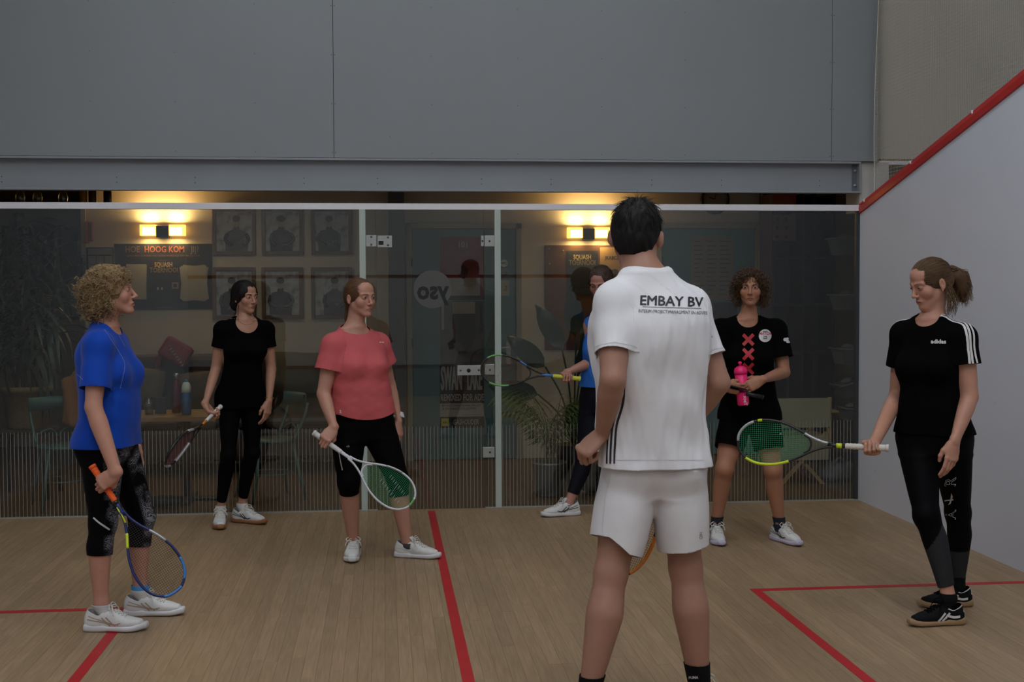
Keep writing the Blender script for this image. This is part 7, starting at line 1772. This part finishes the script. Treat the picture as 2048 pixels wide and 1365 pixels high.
# ------------------------------------------------------------------ G: black tee with white shoulder stripes, right
def person_G():
    b0, b1 = at(1776, 897, -3.52), at(1513, 884, -3.26); rd = nz(b1-b0); Gp = b0+rd*.07
    sp = dict(s=1.01, yawP=-134, yawC=-140, head_yaw=-170, head_pitch=-19, crotch=at(1868, 905, -3.22), neck=at(1862, 640, -3.20), head=at(1859, 566, -3.22), hs=1.02,
              shR=at(1809, 669, -3.08), shL=at(1925, 676, -3.32), elR=at(1794, 792, -3.02), elL=at(1940, 794, -3.36), wrL=at(1909, 884, -3.44),
              knR=at(1853, 1032, -3.36), anR=at(1897, 1196, -3.42), knL=at(1916, 1026, -3.14), anL=at(1914, 1172, -3.10), footR=-176, footL=-178, waist=1.0, hip=1.0, chest=.97, bust=1.05, nose=.95)
    wr, ax = grip_axes(Gp, rd, sp['elR'], 'R'); sp['wrR'] = wr; sp['handR'] = dict(ax=ax, curls=GRIP, thumb=TH_GRIP)
    sp['handL'] = dict(ax=relaxed((-.22, -.12, -1), (.25, -.95, .05), 'L'), curls=[(10, 18, 12), (14, 22, 14), (16, 24, 14), (20, 26, 16)], thumb=TH_REL)
    p = start(sp, 'woman in a black T-shirt with white shoulder stripes and black leggings at the right wall')
    b = build_body(p, p.root, (181, 132, 111), (154, 84, 78), 'skin_g'); face_details(p, b, (110, 80, 58), (60, 50, 46), .42, gaze=(0, -.002), brow_w=.8, brow_z=.001)
    o, bv, V, T = top_garment(p, p.root, M_blk, 'tshirt', at(1870, 866, -3.22)[2], drape=[.008, .010, .014, .014, .012, .012, .012, .01], ease=.011, sleeve=(.52, .46), sl_r=.010, sl_flare=.010, neck=(0, .036, .012, .062, .066, .054), wr=.0028, seed=17)
    wst = mat('print_offwhite', (206, 204, 204), .6)
    for sd in 'LR':
        sh, el = p.arm[sd][0], p.arm[sd][1]; w = nz(el-sh); out = nz(p.rC*(1 if sd == 'R' else -1)+p.fC*(.75 if sd == 'L' else .2))
        for k in (-1, 0, 1):
            off = p.fC*(k*.027+.004)
            g = [p.nk+out*.066+UP*.055+off*.8, p.nk+(sh-p.nk)*.6+UP*.08+off, sh+UP*.085+out*.01+off, sh+UP*.05+out*.07+off, sh+w*.06+out*.09+off, sh+w*(.51 if sd == 'R' else .445)*np.linalg.norm(el-sh)+out*.07+off]
            ribbon('shoulder_stripe', bv, catmull(g, 8), .0110, wst, o, p.base, .0022)
    V2, F2 = text_mesh('adidas', .027, .0009, sx=1.02, cut=.01); decal('chest_lettering', bv, V2, F2, at(1877, 684, -3.5), nz(A_(1, -.45, 0)), UP, (0, 1, 0), wst, o, p.base, .0018)
    def col(V):
        C = np.tile(np.array(lin((7, 7, 9))), (len(V), 1)); g = np.array(lin((46, 47, 49)))
        hp, kn, an, fy, fk, sk, lm, back = p.leg['R']; w = an-kn; t = (V-kn)@w/(w@w); sd = (V-kn)@sk; d1 = np.linalg.norm(V-(kn+np.clip(t, 0, 1)[:, None]*w), axis=1)
        hp2, kn2, an2, fy2, fk2, sk2 = p.leg['L'][:6]; w2 = an2-kn2; t2 = (V-kn2)@w2/(w2@w2); d2 = np.linalg.norm(V-(kn2+np.clip(t2, 0, 1)[:, None]*w2), axis=1)
        px_side = (V-kn)@CAM_R
        m1 = (d1 < d2) & (t > .36-px_side*3.6); m2 = (d2 <= d1) & (t2 > .50)
        C[m1 | m2] = g; return C
    lo, lbv, V, T = bottom_garment(p, p.root, mat('two_tone_legging', (13, 13, 15), .65, attr='Col', bump=.1, bscale=400, spec=.06), 'leggings', at(1870, 850, -3.22)[2], dict(R=1.86, L=1.86), ease=.0045, h=.0053, col=col)
    wl = mat('print_offwhite', (206, 204, 204), .6)
    # outlined lettering running up the left thigh
    def outline_text(txt, px, py, size):
        V2, F2 = text_mesh(txt, size, 0.0); e = {}
        for f in F2:
            for a, b_ in zip(f, f[1:]+f[:1]): k = (min(a, b_), max(a, b_)); e[k] = e.get(k, 0)+1
        c = at(px, py, -3.6); m = MB()
        for (a, b_), cnt in e.items():
            if cnt == 1:
                q = decal_pts(lbv, [V2[a], V2[b_]], c, nz(A_(.03, 0, 1)), A_(-1, 0, 0), nz(c-CAM_POS), .0014); m.tube([tuple(q[0]), tuple(q[1])], .0011, 4)
        m.build('thigh_lettering', wl, lo, base=p.base)
    outline_text('A', 1903, 1030, .072); outline_text('R', 1902, 965, .078)
    sw = [(-.004, .030), (.004, .012), (-.006, -.022), (-.020, -.028), (-.013, -.018), (-.008, -.002)]
    decal('thigh_swoosh', lbv, sw, [tuple(range(len(sw)))], at(1904, 999, -3.6), A_(1, 0, 0), UP, (0, 1, 0), wl, lo, p.base); V2, F2 = grid2(.045, .006, 4, 1); decal('thigh_bar', lbv, V2, F2, at(1898, 1001, -3.6), A_(1, 0, .1), UP, (0, 1, 0), wl, lo, p.base)
    V2, F2 = text_mesh('A  I  R', .012, .0002); decal('waist_lettering', lbv, V2, F2, at(1881, 862, -3.6), A_(1, 0, -.05), UP, (0, 1, 0), mat('print_grey3', (120, 118, 118), .6), lo, p.base)
    for sd in 'RL': sock(p, p.root, sd, M_sockb, .05, .15, .005)
    bs = cloth_mat('black_suede', (18, 18, 20), .9); gum = mat('tan_sole', (150, 122, 90), .7)
    for sd, yw in (('R', -176), ('L', -178)): shoe(p, p.root, sd, yw, (bs, gum, M_blk, M_whiteshoe), style='low', scale=.97)
    hm = hair_mat('honey_hair', (86, 63, 42), (66, 47, 31), .45)
    cap, V, T = hair_cap(p, p.root, hm, thick=.008, face=(.0, .110, -.045, .072, .066, .112), extra=[], amp=.0018, seed=4, cut=lambda x, y, z: z+.035+1.2*np.maximum(0, -y))
    strands(p, cap, mat('honey_strand', (118, 90, 60), .45, var=.4, vscale=30, rgb2=(74, 53, 35)), combed(p, V, T, p.h(0, -.105, .02), 900, 3), .0012, 3, 'combed_hair')
    # wavy ponytail and loose locks
    def tailp(p): return [loft(p.h(0, -.105, .02), p.h(-.0, -.155, -.04), p.hr, [0, .5, 1], [.024, .040, .047], [.024, .036, .042], k=.02), loft(p.h(0, -.155, -.03), p.h(.0, -.145, -.130), p.hr, [0, .5, 1], [.047, .046, .020], [.043, .042, .020], k=.03)]
    def dsp(X, Y, Z):
        q = np.stack([X, Y, Z], -1)-p.H; return .005*noise3((q@p.hr*30, q@p.hf*20, q@p.hu*9), 5, 2)
    V2, T2 = isomesh(tailp(p), .004, disp=dsp); tl = link('ponytail', mesh_np('ponytail', V2-p.base, orient(V2, T2)), hm, cap)
    rr = np.random.default_rng(31); paths = []
    for k in range(260):
        a = rr.uniform(0, 6.28); s0 = p.h(.018*math.cos(a), -.105+.01*math.sin(a), .02+.018*math.sin(a)); q = [s0]; b2 = rr.uniform(0, 6.28); e = A_(.046*math.cos(b2), -.158+.044*math.sin(b2), -.05+rr.normal()*.015); f = A_(rr.normal()*.022, -.150+rr.normal()*.020, -.138+rr.normal()*.016)
        q += [p.h(*(A_(.03*math.cos(a), -.14, .015+.02*math.sin(a)))), p.h(*e), p.h(*f)]; c = catmull(q, 8); ph = rr.uniform(0, 6.28); c = c+np.array([p.hr*.004*math.sin(ph+i*.7)+p.hf*.004*math.cos(ph+i*.6) for i in range(len(c))]); paths.append(c)
    for k in range(60):   # locks falling beside the neck
        a = rr.uniform(-.02, .02); x0 = -.066+rr.uniform(-.006, .008); q = [p.h(x0, -.035+a, .0), p.h(x0-.006, -.045+a, -.06), p.h(x0+rr.uniform(-.012, .01), -.04+a*1.5, -.115), p.h(x0+.012+rr.uniform(-.015, .01), -.025+a*1.6, -.165+rr.uniform(-.02, .02))]; c = catmull(q, 8); ph = rr.uniform(0, 6.28); paths.append(c+np.array([p.hr*.003*math.sin(ph+i*.8) for i in range(len(c))]))
    strands(p, cap, mat('honey_strand', (118, 90, 60), .45, var=.4, vscale=30, rgb2=(74, 53, 35)), paths, .0017, 4, 'loose_locks')
    MB().tube([p.h(.021*math.cos(a), -.108, .02+.021*math.sin(a)) for a in np.linspace(0, 6.283, 20, endpoint=False)], .005, 6, closed=True).build('hair_tie', M_black, cap, base=p.base)
    ge = mat('gold', (206, 170, 104), .3, metal=.8); MB().lathe([(0, -.004), (.004, 0), (0, .004)], p.h(-.081, -.004, -.040), 10).build('earring', ge, p.root, 'small gold ear stud', base=p.base)
    fr = (RK_B, grip_m('cream', (204, 196, 188)), ST_G, RK_B)
    t, W, org = racket('squash_racket', b0+rd*.09, rd, nz(A_(.05, -1, .12)), 'black and lime squash racket with green strings held by the woman at the right wall', fr, bands=[(.62, .80, RK_Y, 'lime_band'), (.315, .335, RK_Y, 'lime_mark'), (.36, .5, RK_S, 'silver_band'), (.03, .14, RK_S, 'silver_mark')])
    MB().tube(W([(0, .205, 0), (0, .23, 0)]), .0115, 10).build('lime_collar', RK_Y, t)
    return p
if 'ONLY' not in globals(): PEOPLE = [f() for f in (person_A, person_B, person_C, person_D, person_E, person_F, person_G)]
